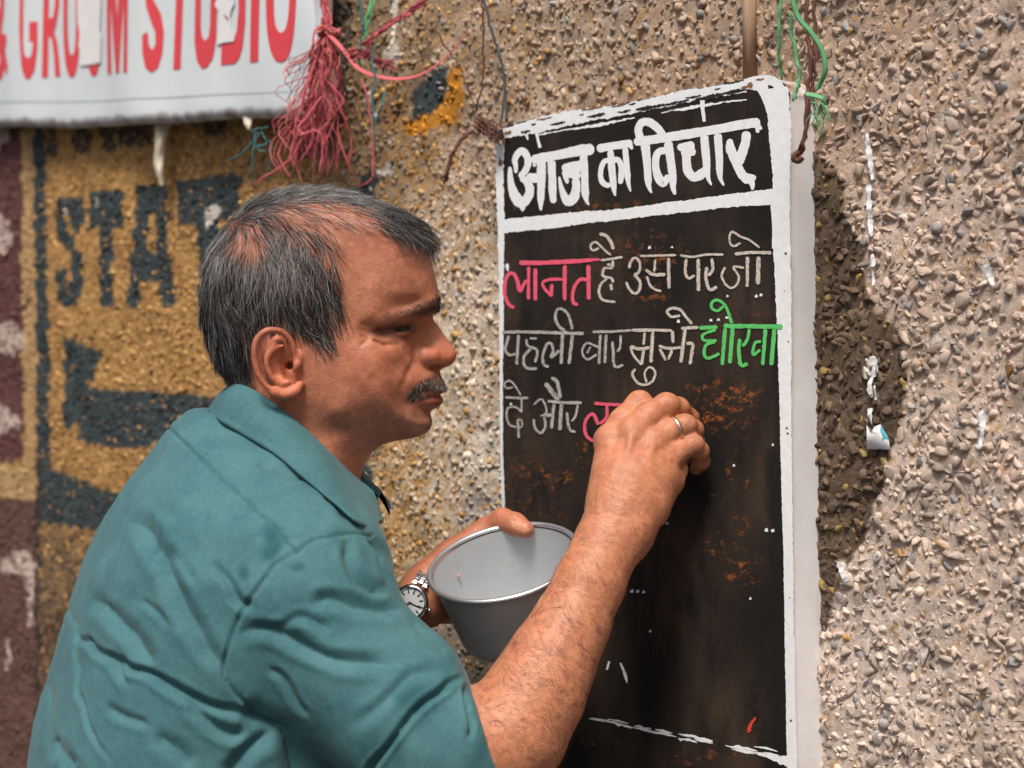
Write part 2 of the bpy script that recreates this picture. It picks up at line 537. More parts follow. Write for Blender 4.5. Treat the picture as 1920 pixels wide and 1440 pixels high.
off = np.where(r.uniform(size=n) < 0.45, r.uniform(-0.0034, -0.0012, n), r.uniform(-0.0014, 0.0008, n)) + 0.0022 * vnoise(pts, 7, 3)
R1_, R2_ = r.uniform(size=n), r.uniform(size=n)
shape_id = r.integers(0, NSH, n)
def rots(ang, tx, ty):
    ca, sa = np.cos(ang), np.sin(ang)
    z = np.zeros_like(ca); o = np.ones_like(ca)
    Rz = np.stack([np.stack([ca, z, -sa], -1), np.stack([z, o, z], -1), np.stack([sa, z, ca], -1)], -2)   # about local y (off the wall)
    cx, sx = np.cos(tx), np.sin(tx)
    Rx = np.stack([np.stack([o, z, z], -1), np.stack([z, cx, -sx], -1), np.stack([z, sx, cx], -1)], -2)
    cy, sy = np.cos(ty), np.sin(ty)
    Ry = np.stack([np.stack([cy, -sy, z], -1), np.stack([sy, cy, z], -1), np.stack([z, z, o], -1)], -2)
    return Ry @ Rx @ Rz
RM = rots(ang, tx, ty)
ctr = np.stack([pts[:, 0], -(WALL_OFF + off), pts[:, 1]], -1)
D_ = (O + pts[:, :1] * T + N * WALL_OFF)[:, 1]
shown = a_ * b_ / D_ ** 2
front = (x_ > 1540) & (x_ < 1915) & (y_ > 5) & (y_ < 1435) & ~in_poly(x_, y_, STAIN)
inwhite = np.zeros(n, bool)
for p in WHITE: inwhite |= in_poly(x_, y_, p)
order = np.argsort(np.where(front & ~inwhite, -shown, 1))[:300]
single = np.zeros(n, bool); single[order] = True
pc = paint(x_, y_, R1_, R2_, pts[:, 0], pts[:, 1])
stone_me = []
for k in range(NSH):
    me = mesh_np('pebble', HI[k][0], HI[k][1], False)
    me.materials.append(M_STONE)
    stone_me.append(me)
for i in order:
    o = bpy.data.objects.new('pebble', stone_me[shape_id[i]])
    COL.objects.link(o)
    o.parent = wall
    m = RM[i] @ np.diag([a_[i], c_[i], b_[i]])
    o.matrix_local = Matrix([[*m[0], ctr[i, 0]], [*m[1], ctr[i, 1]], [*m[2], ctr[i, 2]], [0, 0, 0, 1]])
    o.color = (*pc[i], 1)
VV, FF, CC = [], [], []
o_ = 0
for hi in (True, False):
    SHP = HI if hi else LO
    zone = (x_ > 1480) if hi else (x_ <= 1480)
    for k in range(NSH):
        idx = np.nonzero((shape_id == k) & zone & ~single)[0]
        if len(idx) == 0: continue
        sv, fc = SHP[k]
        loc = sv[None] * np.stack([a_[idx], c_[idx], b_[idx]], -1)[:, None, :]
        v = np.einsum('nij,nkj->nki', RM[idx], loc) + ctr[idx][:, None, :]
        nv = len(sv)
        vf = v.reshape(-1, 3)
        xx, yy = sh_px(vf[:, 0], vf[:, 2])
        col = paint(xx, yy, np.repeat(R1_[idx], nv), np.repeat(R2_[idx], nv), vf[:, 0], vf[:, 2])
        VV.append(vf); CC.append(col)
        FF.append((fc[None] + (np.arange(len(idx)) * nv)[:, None, None]).reshape(-1, 3) + o_)
        o_ += len(vf)
me = mesh_np('pebble_coat', np.vstack(VV), np.vstack(FF), False)
set_col(me, np.vstack(CC))
pcoat = add('pebble_coat', me, M_WALL, wall); pcoat['kind'] = 'stuff'
print('PEBBLES', n, 'tris', len(me.polygons))
# ================================================================ the notice board
BT = 0.036                                  # how far the board stands off the wall
board = empty('notice_board', WM)
tag(board, 'black painted notice board with white border and Hindi writing hung on the rough wall', 'notice board')

def bl(x, y, lift=0.0):
    """board-local point of a photo pixel, `lift` metres proud of the board's face"""
    s, h = wall_sh(x, y, lift)
    return np.array([s, -lift, h])

TL = bl(934, 243); TR = bl(1474, 163); BRp = bl(1486, 1560); BLp = bl(944, 1330)
BLp = np.array([TL[0] + (BRp[0] - TR[0]) * 0.9, 0, BRp[2]])
# outline of the face, bent at its top edge and with a clipped right corner
top = [(934, 246), (950, 235), (1000, 222), (1050, 211), (1100, 203), (1150, 196), (1200, 188), (1250, 178), (1300, 168), (1350, 158), (1400, 148), (1425, 142), (1448, 147), (1468, 158), (1476, 176)]
right = [(1474, 260), (1473, 400), (1474, 560), (1476, 720), (1479, 900), (1482, 1080), (1484, 1260), (1487, 1430)]
left = [(945, 1100), (943, 940), (940, 700), (938, 500), (934, 330)]
outl = [bl(*p) for p in top + right] + [BRp, BLp] + [bl(*p) for p in left]
outl = np.array(outl)
cs, ch = outl[:, 0].mean(), outl[:, 2].mean()
# face: a fine grid clipped to the outline
gx = np.arange(outl[:, 0].min(), outl[:, 0].max() + 0.004, 0.004)
gz = np.arange(outl[:, 2].min(), outl[:, 2].max() + 0.004, 0.004)

def fan_prism(loop, y0, y1, bevel=0.002):
    """plate with the outline `loop` (s,_,h), from y0 (front) to y1 (back), softly bevelled front edge"""
    n = len(loop)
    c = loop.mean(0)
    inner = loop.copy()
    d = c - inner; d[:, 1] = 0
    d /= np.linalg.norm(d, axis=1)[:, None]
    inner = inner + d * bevel
    inner[:, 1] = y0
    mid = loop.copy(); mid[:, 1] = y0 + bevel
    back = loop.copy(); back[:, 1] = y1
    V = np.vstack([inner, mid, back, [[c[0], y0, c[2]]]])
    Q, Tt = [], []
    for i in range(n):
        j = (i + 1) % n
        Q += [(i, n + i, n + j, j), (n + i, 2 * n + i, 2 * n + j, n + j)]
        Tt.append((3 * n, i, j))
    return V, [np.array(Tt), np.array(Q)]

def bpx(v):
    """photo pixel of board-local points"""
    p = O + v[:, :1] * T - N * v[:, 1:2]
    z = O[2] + v[:, 2]
    return 960 + F * p[:, 0] / p[:, 1], 720 - F * (z - CZ) / p[:, 1]

# black sheet
import bmesh
sheet_loop = outl.copy()
V, Fs = fan_prism(sheet_loop, 0.0, 0.004, 0.0006)
bm = bmesh.new()
me = mesh_np('black_sheet', V, Fs, False); bm.from_mesh(me)
face_tri = [f for f in bm.faces if len(f.verts) == 3]
for it in range(6):
    long = [e for e in bm.edges if e.calc_length() > 0.012 and all(abs(v.co.y) < 1e-4 for v in e.verts)]
    if not long: break
    bmesh.ops.subdivide_edges(bm, edges=long, cuts=1, use_grid_fill=False)
    bmesh.ops.triangulate(bm, faces=[f for f in bm.faces if len(f.verts) > 4])
bm.to_mesh(me); bm.free()
vv = np.array([v.co[:] for v in me.vertices])
bx, by = bpx(vv)
RUST = [(1200, 480, 60, 50, .9), (1215, 550, 45, 30, .9), (1250, 470, 40, 25, 1), (1120, 500, 30, 50, .6), (1350, 760, 70, 60, 1), (1400, 740, 40, 25, .9), (1440, 600, 40, 40, .5),
        (1000, 890, 70, 35, .9), (1060, 900, 60, 30, .8), (1090, 850, 20, 25, .8), (1000, 780, 50, 30, .5), (1370, 900, 50, 40, .6), (1350, 1020, 60, 20, .9), (1390, 1060, 40, 60, .8),
        (1400, 990, 30, 30, .7), (1140, 480, 20, 40, .7), (1100, 1380, 120, 40, .3), (1300, 1420, 120, 30, .5), (980, 350, 60, 60, .5), (1150, 390, 120, 20, .6), (960, 700, 20, 60, .3), (1010, 960, 60, 40, .5), (1060, 620, 60, 60, .3)]
ru = np.zeros(len(vv))
for cx, cy, rx, ry, k in RUST:
    ru = np.maximum(ru, k * np.exp(-((bx - cx) / rx) ** 2 - ((by - cy) / ry) ** 2))
brn = np.clip((0.60 + 0.25 * np.sin(bx / 83 + by / 61) + 0.3 * np.sin(bx / 37 - by / 140)), 0, 1)
brn *= np.where(by < 440, 0.65, 1) * np.where((bx > 1445), 0.1, 1)
set_col(me, np.stack([ru, brn, np.zeros_like(ru)], -1))
t = NT('old_blackboard_paint')
sep = t.n('ShaderNodeSeparateColor'); t.l(t.attr().outputs['Color'], sep.inputs[0])
vx = t.co((1, 1, 0.45))
fine = t.noise(420, 5, 0.65, vx)
big = t.noise(28, 5, 0.6, vx)
brownm = t.math('MULTIPLY', t.ramp(t.math('ADD', t.math('MULTIPLY', big, 0.7), t.math('MULTIPLY', fine, 0.3)), [(0.38, 0.0), (0.58, 1.0)]), sep.outputs['Green'])
c = t.mix(brownm, (0.0085, 0.0078, 0.007), (0.050, 0.031, 0.020))
speck = t.noise(150, 8, 0.78, t.co((0.55, 1, 1.0)), 0.6)
rm = t.math('MULTIPLY', t.ramp(speck, [(0.50, 0.0), (0.62, 1.0)]), t.math('MULTIPLY', sep.outputs['Red'], t.ramp(t.noise(45, 4, .6), [(0.38, 0.15), (0.62, 1.3)])))
c = t.mix(t.ramp(rm, [(0.1, 0.0), (0.6, 1.0)]), c, t.mix(fine, (0.10, 0.025, 0.006), (0.42, 0.13, 0.025)))
chalkdust = t.ramp(t.noise(900, 3, 0.7), [(0.74, 0.0), (0.80, 0.5)])
c = t.mix(t.math('MULTIPLY', chalkdust, 0.5), c, (0.30, 0.29, 0.27))
t.base(c)
t.set(Roughness=0.72); t.b.inputs['Specular IOR Level'].default_value = 0.25
t.bump(fine, 0.35, 0.0012)
me.materials.append(t.m)
add('black_sheet', me, None, board)

# folded sides (the board is a shallow tray), rusty along its top
side_loop = outl.copy()
n = len(side_loop)
sh_in = side_loop.copy()
V = np.vstack([side_loop + [0, 0.0045, 0], side_loop + [0, 0.012, 0], side_loop + [0, BT + 0.012, 0]])
nt = len(top)
# crumple the top lip
rr = np.random.default_rng(5)
for i in range(1, nt - 3):
    V[2 * n + i, 2] += (rr.uniform(0.003, 0.008) if 2 < i < nt - 5 else -rr.uniform(0, .004)); V[n + i, 2] += rr.uniform(-0.0012, 0.0012)
Q = []
for i in range(n):
    j = (i + 1) % n
    Q += [(i, n + i, n + j, j), (n + i, 2 * n + i, 2 * n + j, n + j)]
me = mesh_np('folded_edge', V, np.array(Q), True)
for p in me.polygons: p.use_smooth = False
vv = np.array([v.co[:] for v in me.vertices])
ix = np.tile(np.arange(n), 3)
rust_e = np.where(ix < nt - 4, 1.0, np.where(ix < nt, 0.6, 0.0))
set_col(me, np.stack([rust_e] * 3, -1))
t = NT('white_paint_on_tin')
ra = t.attr().outputs['Fac']
nz = t.noise(70, 6, 0.65)
white = t.mix(t.ramp(t.noise(25, 5), [(0.35, 0.0), (0.75, 1.0)]), (0.74, 0.72, 0.72), (0.82, 0.81, 0.81))
white = t.mix(t.ramp(t.noise(240, 4, 0.7), [(0.70, 0.0), (0.76, 1.0)]), white, (0.25, 0.20, 0.17))
rustc = t.mix(nz, (0.10, 0.045, 0.022), (0.33, 0.17, 0.10))
t.base(t.mix(t.ramp(t.math('ADD', ra, t.math('MULTIPLY', nz, 0.5)), [(0.75, 0.0), (0.95, 1.0)]), white, rustc))
t.set(Roughness=0.5); t.bump(t.noise(160, 4), 0.35, 0.0008)
M_TIN = t.m
me.materials.append(M_TIN)
add('folded_edge', me, None, board)

# ---- brushed white paint and chalk: strokes lying on the face
def stroke_mesh(px_path, width_px, lift, rough_edge=0.06, seed=0, round_end=True, step=2.0):
    """one brush or chalk stroke on the board: px_path in photo pixels, width in photo pixels"""
    p = catmull(px_path, 10)
    seg = np.hypot(*np.diff(p, axis=0).T)
    L = np.concatenate([[0], np.cumsum(seg)])
    m = max(9, int(L[-1] / step))
    tt = np.linspace(0, L[-1], m)
    p = np.stack([np.interp(tt, L, p[:, 0]), np.interp(tt, L, p[:, 1])], -1)
    w = np.asarray(width_px, float)
    w = np.full(m, w) if w.ndim == 0 else np.interp(np.linspace(0, 1, m), np.linspace(0, 1, len(w)), w)
    r = np.random.default_rng(seed)
    tan = np.gradient(p, axis=0); tan /= np.linalg.norm(tan, axis=1)[:, None] + 1e-9
    nor = np.stack([-tan[:, 1], tan[:, 0]], -1)
    def jit():
        k = r.normal(size=m); k = 0.35 * k + np.convolve(k, [0.25, 0.5, 0.25], 'same') * 0.4 + 1.6 * np.convolve(r.normal(size=m + 22), np.ones(23) / 23, 'valid') * 1.5 * (r.uniform() > -1)
        return k * rough_edge
    wl_, wr = w * (0.5 + jit()), w * (0.5 + jit())
    if round_end:
        e = np.minimum(tt, L[-1] - tt); hw = w * 0.5
        f = np.where(e < hw * 0.8, np.sqrt(np.clip(1 - (1 - e / (hw * 0.8 + 1e-6)) ** 2, 0.12, 1)), 1)
        wl_ *= f; wr *= f
    a = p + nor * wl_[:, None]; b = p - nor * wr[:, None]
    pts = np.vstack([a, p, b])
    s, h = wall_sh(pts[:, 0], pts[:, 1], lift)
    V = np.stack([s, np.full_like(s, -lift), h], -1)
    V[m:2 * m, 1] -= 0.00005
    Q = []
    for i in range(m - 1):
        Q += [(i, m + i, m + i + 1, i + 1), (m + i, 2 * m + i, 2 * m + i + 1, m + i + 1)]
    # per-vertex coordinates along/across the stroke for the dry-brush grain
    u = np.concatenate([tt, tt, tt]) * 0.01
    v = np.concatenate([np.ones(m), np.zeros(m), -np.ones(m)])
    return V, [np.array(Q)], np.stack([u, v, np.full(3 * m, r.uniform())], -1)

LIFT = [0.0004]
def word(name, label, mat, strokes, k, ox, oy, rough=0.06, seed=0, wk=1.0):
    parts, uv = [], []
    for i, (pts, w) in enumerate(strokes):
        LIFT[0] += 0.000003
        px = [(ox + x / k, oy + y / k) for x, y in pts]
        ww = np.asarray(w, float) / k * (wk if seed < 4 else 0.80)
        V, Fs, c = stroke_mesh(px, ww if ww.ndim else float(ww), LIFT[0], rough, seed * 31 + i)
        parts.append((V, Fs)); uv.append(c)
    V, Fs = join(parts)
    me = mesh_np(name, V, Fs, True)
    set_col(me, np.vstack(uv))
    o = add(name, me, mat, board)
    o['label'] = label
    return o

def chalk_mat(name, col, cover=0.5, wet_shade=False):
    t = NT(name)
    sep = t.n('ShaderNodeSeparateColor'); t.l(t.attr().outputs['Color'], sep.inputs[0])
    comb = t.n('ShaderNodeCombineXYZ')
    t.l(t.math('MULTIPLY', sep.outputs['Red'], 6.0), comb.inputs[0]); t.l(t.math('MULTIPLY', sep.outputs['Green'], 3.4), comb.inputs[1])
    t.l(t.math('MULTIPLY', sep.outputs['Blue'], 40.0), comb.inputs[2])
    streak = t.noise(2.0, 4, 0.6, comb.outputs[0])
    grain = t.noise(900, 4, 0.7)
    f = t.math('ADD', t.math('MULTIPLY', streak, 0.62), t.math('MULTIPLY', grain, 0.50))
    f = t.math('SUBTRACT', f, t.math('MULTIPLY', t.math('POWER', t.math('ABSOLUTE', sep.outputs['Green']), 5.0), 0.10))
    m = t.ramp(f, [(cover - 0.09, 0.0), (cover + 0.05, 1.0)])
    dark = tuple(x * 0.07 + 0.012 for x in col)
    t.base(t.mix(m, dark, t.mix(grain, tuple(x * 0.8 for x in col), tuple(min(1, x * 1.15) for x in col))))
    t.set(Roughness=0.95); t.b.inputs['Specular IOR Level'].default_value = 0.1
    t.bump(grain, 0.12, 0.0006)
    return t.m
t = NT('white_gloss_paint')
nz = t.noise(130, 5, 0.6)
t.base(t.mix(t.ramp(nz, [(0.4, 0.0), (0.7, 1.0)]), (0.74, 0.76, 0.78), (0.83, 0.84, 0.85)))
t.set(Roughness=0.45); t.bump(t.noise(300, 5, 0.6, t.co((1, 1, 0.4))), 0.4, 0.0008)
M_WHITE = t.m
M_CH_W = chalk_mat('white_chalk', (0.68, 0.60, 0.52), 0.525)
M_CH_G2 = chalk_mat('thin_white_chalk', (0.58, 0.56, 0.52), 0.555)
M_CH_P = chalk_mat('pink_chalk', (0.80, 0.115, 0.185), 0.475)
M_CH_GR = chalk_mat('green_chalk', (0.12, 0.56, 0.15), 0.475)

A = (7.111, 930, 210); B = (7.111, 1180, 190)
hl = lambda s: [s]
word('painted_word', 'first heading word in white brush paint', M_WHITE, [
    ([(265, 815), (262, 720), (250, 640), (290, 560), (350, 520), (410, 590), (425, 690), (385, 790), (310, 870)], [45, 60, 75, 90, 100, 90, 90, 90, 70]),
    ([(320, 880), (400, 920), (450, 1020), (430, 1130), (350, 1210), (270, 1150), (215, 1020), (190, 880), (185, 730)], [70, 110, 120, 130, 160, 130, 90, 70, 45]),
    ([(330, 1190), (350, 1260), (358, 1325)], [150, 90, 30]),
    ([(400, 880), (500, 880), (620, 880)], 130),
    ([(470, 640), (620, 610), (800, 580), (1000, 535), (1150, 505), (1310, 500)], [110, 130, 120, 130, 140, 150]),
    ([(500, 680), (520, 730)], 40),
    ([(605, 640), (605, 900), (598, 1100), (595, 1230), (600, 1315)], [125, 125, 110, 95, 28]),
    ([(740, 640), (750, 900), (758, 1100), (770, 1215)], [105, 105, 115, 80]),
    ([(1165, 560), (1180, 800), (1190, 1050), (1205, 1170), (1240, 1245)], [110, 105, 95, 100, 20]),
    ([(890, 730), (1020, 710), (1150, 690)], [60, 90, 100]), ([(880, 730), (1000, 760), (1130, 760)], 110), ([(915, 760), (1000, 830), (1130, 850)], 100),
    ([(905, 780), (940, 900), (955, 955)], [80, 75, 40]),
    ([(1060, 880), (1070, 1020), (1030, 1150), (950, 1180), (890, 1070), (860, 960), (842, 860)], [100, 110, 130, 140, 85, 55, 28]),
], *A, rough=0.03, seed=1)
word('painted_word', 'short second heading word in white brush paint', M_WHITE, [
    ([(1345, 495), (1580, 450), (1820, 415)], [110, 100, 110]), ([(1800, 440), (1810, 500)], 45),
    ([(1525, 500), (1545, 750), (1565, 950), (1578, 1060), (1590, 1120)], [75, 95, 95, 85, 25]),
    ([(1530, 640), (1440, 665), (1395, 790), (1405, 910), (1460, 970), (1530, 975)], [75, 70, 65, 65, 75, 60]),
    ([(1550, 640), (1630, 640), (1670, 720), (1670, 850), (1655, 960)], [90, 75, 75, 80, 60]),
    ([(1720, 470), (1745, 750), (1765, 950), (1795, 1060)], [75, 80, 80, 25]),
], *A, rough=0.03, seed=2)
word('painted_word', 'long third heading word in white brush paint', M_WHITE, [
    ([(150, 500), (120, 380), (160, 290), (250, 275), (350, 330), (430, 420), (480, 470)], [110, 100, 100, 110, 110, 100, 80]),
    ([(205, 540), (235, 800), (250, 1050), (265, 1150), (300, 1225)], [120, 110, 100, 95, 22]),
    ([(60, 545), (300, 515), (600, 465), (900, 415), (1200, 365), (1500, 310), (1745, 280)], [110, 120, 120, 120, 115, 130, 130]),
    ([(1700, 330), (1715, 420)], 50), ([(1735, 320), (1755, 380)], 45),
    ([(515, 530), (550, 780), (575, 1000), (585, 1150), (612, 1245)], [115, 110, 105, 100, 40]),
    ([(500, 650), (390, 680), (350, 800), (365, 950), (430, 1080), (480, 1060), (520, 980)], [90, 100, 95, 95, 120, 110, 60]),
    ([(430, 1090), (455, 1145)], [70, 20]),
    ([(640, 620), (760, 600), (870, 590)], [100, 110, 150]), ([(690, 680), (800, 680), (880, 650)], 110),
    ([(760, 690), (765, 850), (800, 960), (880, 1010), (980, 950), (1030, 880)], [120, 115, 120, 120, 130, 90]),
    ([(1000, 450), (1025, 750), (1045, 1000), (1095, 1120)], [110, 110, 95, 25]),
    ([(1180, 430), (1200, 750), (1208, 1000), (1260, 1125)], [105, 105, 95, 25]),
    ([(1565, 400), (1545, 560), (1480, 750), (1440, 850)], [130, 120, 130, 120]),
    ([(1340, 500), (1345, 620), (1410, 780), (1470, 920), (1540, 1030), (1600, 1080)], [70, 130, 130, 120, 120, 90]),
    ([(1530, 970), (1600, 1020), (1690, 1010)], [60, 120, 60]), ([(1610, 1040), (1640, 1110), (1640, 1185)], [120, 70, 30]),
], *B, rough=0.03, seed=3)
C3 = (7.111, 930, 420); C4 = (6.4, 1180, 410); C5 = (7.111, 930, 560); C6 = (6.0, 1160, 540); C7 = (7.111, 930, 690)
word('chalk_word', 'pink chalk word at the start of the top chalk line', M_CH_P, [
    ([(310, 520), (700, 515), (1050, 495), (1390, 472)], [85, 75, 75, 40]),
    ([(250, 1115), (180, 1080), (120, 950), (120, 800), (160, 680), (230, 660), (285, 760), (305, 870), (330, 890), (380, 790), (430, 745)], 62),
    ([(435, 570), (432, 1010)], 55), ([(525, 590), (527, 1020)], 68),
    ([(890, 740), (730, 738), (625, 775), (645, 860), (730, 955)], 55), ([(745, 800), (735, 970)], 65), ([(920, 550), (915, 1020)], 72),
    ([(1210, 745), (1125, 740), (1055, 820), (1020, 950), (1035, 1050), (1095, 1080)], 62), ([(1230, 545), (1237, 1010)], 72)], *C3, seed=4)
word('chalk_word', 'short white chalk word after the pink one on the top chalk line', M_CH_W, [
    ([(1390, 485), (1540, 465), (1690, 440)], 48), ([(1480, 540), (1570, 550)], 50), ([(1555, 480), (1555, 580)], 50),
    ([(1440, 580), (1425, 690), (1540, 725), (1560, 785)], 48), ([(1440, 585), (1560, 590)], 38),
    ([(1480, 730), (1400, 800), (1372, 900), (1405, 995), (1485, 1030), (1595, 1040)], 46), ([(1530, 800), (1545, 885)], 50),
    ([(1375, 320), (1290, 350), (1262, 290), (1320, 240), (1395, 295), (1460, 360), (1535, 415)], 40), ([(1380, 130), (1475, 160), (1540, 260), (1565, 340)], 60)], *C3, seed=5)
word('chalk_word', 'pale chalk word over rust spots in the middle of the top chalk line', M_CH_W, [
    ([(0, 600), (10, 540), (50, 475), (105, 490), (130, 570), (110, 645), (55, 670)], 40), ([(60, 670), (130, 760), (120, 860), (70, 900), (10, 860), (-40, 760)], 42),
    ([(125, 448), (560, 437)], 36), ([(310, 490), (300, 640)], 42), ([(195, 610), (290, 670), (435, 668)], 50), ([(210, 690), (250, 800), (310, 850), (385, 870)], 42), ([(470, 470), (475, 840)], 52)], *C4, seed=6)
word('chalk_word', 'pale chalk word of two letters left of the last word on the top chalk line', M_CH_W, [
    ([(610, 440), (760, 458), (920, 432), (1130, 430)], 40), ([(685, 480), (672, 640), (710, 715), (790, 680)], 50), ([(825, 480), (832, 870)], 54),
    ([(990, 475), (1000, 610), (950, 685)], 46), ([(930, 580), (918, 700), (950, 825), (995, 850), (1050, 810)], 52)], *C4, seed=7)
word('chalk_word', 'pale chalk word at the right end of the top chalk line', M_CH_W, [
    ([(1265, 425), (1460, 405), (1705, 410)], 52), ([(1380, 590), (1250, 580), (1312, 690), (1290, 790), (1220, 830), (1150, 780), (1108, 680), (1150, 580)], 38),
    ([(1418, 455), (1415, 820)], 54), ([(1552, 455), (1545, 790)], 64), ([(1340, 290), (1245, 330), (1200, 260), (1230, 160), (1335, 215), (1450, 262), (1565, 350)], 34)], *C4, seed=8)
word('chalk_word', 'grey chalk word at the left end of the middle chalk line', M_CH_G2, [
    ([(80, 450), (400, 445), (800, 455), (1175, 462)], 58), ([(170, 490), (130, 640), (122, 695), (180, 750), (265, 735)], 48), ([(300, 480), (275, 880)], 52),
    ([(450, 530), (545, 530)], 45), ([(400, 540), (422, 630), (530, 672), (552, 735), (520, 850)], 48), ([(465, 670), (382, 760), (372, 870), (430, 930), (550, 930)], 50),
    ([(705, 910), (632, 870), (627, 750), (680, 605), (740, 605), (762, 700), (735, 785), (850, 690)], 52), ([(890, 480), (870, 870)], 56), ([(1022, 480), (975, 870)], 60),
    ([(925, 430), (842, 370), (792, 250), (822, 145), (900, 150), (972, 240), (1020, 410)], 50)], *C5, seed=9)
word('chalk_word', 'grey chalk word of three letters in the middle chalk line', M_CH_G2, [
    ([(1285, 440), (1550, 440), (1810, 420)], 46), ([(1365, 650), (1222, 592), (1162, 650), (1152, 735), (1222, 808), (1345, 742)], 40), ([(1262, 640), (1210, 730)], 36),
    ([(1392, 480), (1370, 880)], 50), ([(1472, 480), (1450, 860)], 56), ([(1660, 485), (1652, 650), (1610, 712)], 50), ([(1550, 570), (1562, 700), (1572, 880), (1620, 912), (1695, 880)], 50)], *C5, seed=10)
word('chalk_word', 'grey chalk word with a hooked tail left of the green word', M_CH_W, [
    ([(150, 475), (400, 475), (600, 478)], 46), ([(295, 500), (280, 640)], 42), ([(130, 655), (230, 685), (350, 668)], 46), ([(130, 660), (170, 760), (260, 865)], 36), ([(282, 700), (258, 865)], 46), ([(388, 490), (360, 840)], 52),
    ([(190, 910), (152, 965), (205, 1060), (290, 1090), (380, 1050), (412, 950), (350, 888), (292, 955), (312, 1065)], 36),
    ([(605, 480), (612, 620)], 46), ([(450, 650), (560, 680), (700, 668)], 46), ([(460, 680), (530, 815)], 42), ([(600, 700), (560, 805)], 46), ([(748, 460), (700, 840)], 52),
    ([(760, 622), (832, 632), (822, 740), (802, 860)], 50), ([(700, 455), (900, 442)], 46), ([(695, 310), (592, 322), (545, 262), (602, 228), (692, 245), (760, 330), (825, 405)], 42)], *C6, seed=11)
word('chalk_word', 'green chalk word at the right end of the middle chalk line', M_CH_GR, [
    ([(905, 448), (1112, 440)], 56), ([(1180, 425), (1500, 432), (1845, 435)], 64), ([(1095, 470), (955, 520), (958, 588), (1105, 592)], 40), ([(1092, 605), (985, 640), (962, 740), (1005, 790), (1135, 738)], 44),
    ([(1200, 450), (1165, 870)], 54), ([(1282, 450), (1250, 850)], 60), ([(1180, 205), (1112, 255), (1050, 225), (1055, 155), (1130, 140), (1212, 222), (1275, 400)], 44),
    ([(1472, 460), (1442, 590), (1390, 655)], 48), ([(1362, 570), (1350, 700), (1375, 865), (1455, 850)], 54), ([(1605, 600), (1532, 622), (1512, 750), (1595, 695)], 46), ([(1652, 460), (1620, 870)], 50), ([(1752, 460), (1715, 870)], 64)], *C6, seed=12)
word('chalk_word', 'single grey chalk letter at the left end of the lowest chalk line', M_CH_G2, [
    ([(120, 390), (280, 400), (435, 400)], 44), ([(340, 410), (342, 590)], 36), ([(342, 590), (262, 522), (162, 540), (142, 650), (182, 755), (270, 790)], 40), ([(282, 685), (342, 700), (345, 780), (300, 800)], 32), ([(290, 690), (306, 935)], 46),
    ([(225, 250), (150, 272), (110, 212), (178, 168), (242, 222), (335, 365)], 34)], *C7, seed=13)
word('chalk_word', 'grey chalk word left of the writing hand on the lowest chalk line', M_CH_G2, [
    ([(690, 440), (900, 462), (1145, 465)], 58), ([(500, 490), (602, 415), (660, 505), (668, 600), (590, 642)], 34), ([(640, 650), (662, 760), (602, 870), (522, 800), (502, 680)], 44), ([(650, 632), (745, 628)], 62),
    ([(772, 480), (740, 810)], 58), ([(872, 480), (850, 830)], 64), ([(660, 200), (722, 285), (835, 425)], 78), ([(735, 130), (812, 185), (862, 405)], 68), ([(1092, 490), (1062, 640), (1010, 715)], 42), ([(945, 590), (962, 740), (992, 830), (1065, 850)], 50)], *C7, seed=14)
word('chalk_word', 'unfinished pink chalk letter beside the writing hand', M_CH_P, [
    ([(1310, 470), (1500, 485), (1720, 492)], 56), ([(1295, 980), (1205, 900), (1182, 760), (1232, 645), (1302, 622), (1362, 760)], 56), ([(1482, 500), (1472, 660), (1380, 745)], 52)], *C7, seed=15)

# ---- the white border, brushed along the edges
def border(name, label, strokes, rough=0.02):
    parts, uv = [], []
    for i, (pts, w) in enumerate(strokes):
        LIFT[0] += 0.000003
        V, Fs, c = stroke_mesh(pts, np.asarray(w, float), LIFT[0], rough, 500 + i + len(parts), False, 3.0)
        parts.append((V, Fs)); uv.append(c)
    V, Fs = join(parts)
    me = mesh_np(name, V, Fs, True); set_col(me, np.vstack(uv))
    o = add(name, me, M_WHITE, board); o['label'] = label
    return o
LIFT[0] = 0.0003
border('border_stripe', 'white stripe down the left edge', [([(937, 262), (937, 330), (939, 420), (940, 600), (940, 760), (941, 860), (944, 960), (945, 1100)], [16, 15, 10, 7, 6, 6, 6, 5])], 0.10)
border('border_stripe', 'flaking white stripe along the bent top edge', [
    ([(944, 250), (1000, 237), (1050, 225), (1100, 217), (1150, 209), (1200, 199), (1260, 186), (1330, 172), (1400, 160), (1440, 158)], [18, 27, 26, 25, 22, 24, 24, 20, 14, 26])], 0.07)
border('border_stripe', 'thin second streak under the top stripe', [([(1010, 253), (1070, 242), (1130, 232), (1190, 221)], [3, 3, 5, 4]), ([(1240, 212), (1300, 201), (1350, 193), (1400, 187)], [2, 6, 5, 2]), ([(1180, 203), (1240, 195), (1320, 184), (1400, 172)], [4, 3, 4, 3])], 0.3)
border('paint_drip', 'short white drip below the top stripe', [([(985, 246), (990, 262)], [8, 3])], 0.06)
border('paint_drip', 'white drip hanging near the top right corner', [([(1317, 188), (1318, 205), (1321, 228)], [9, 7, 6])], 0.06)
border('paint_drip', 'white drip hanging near the top left corner', [([(1005, 240), (1008, 258), (1013, 277)], [7, 5, 6])], 0.06)
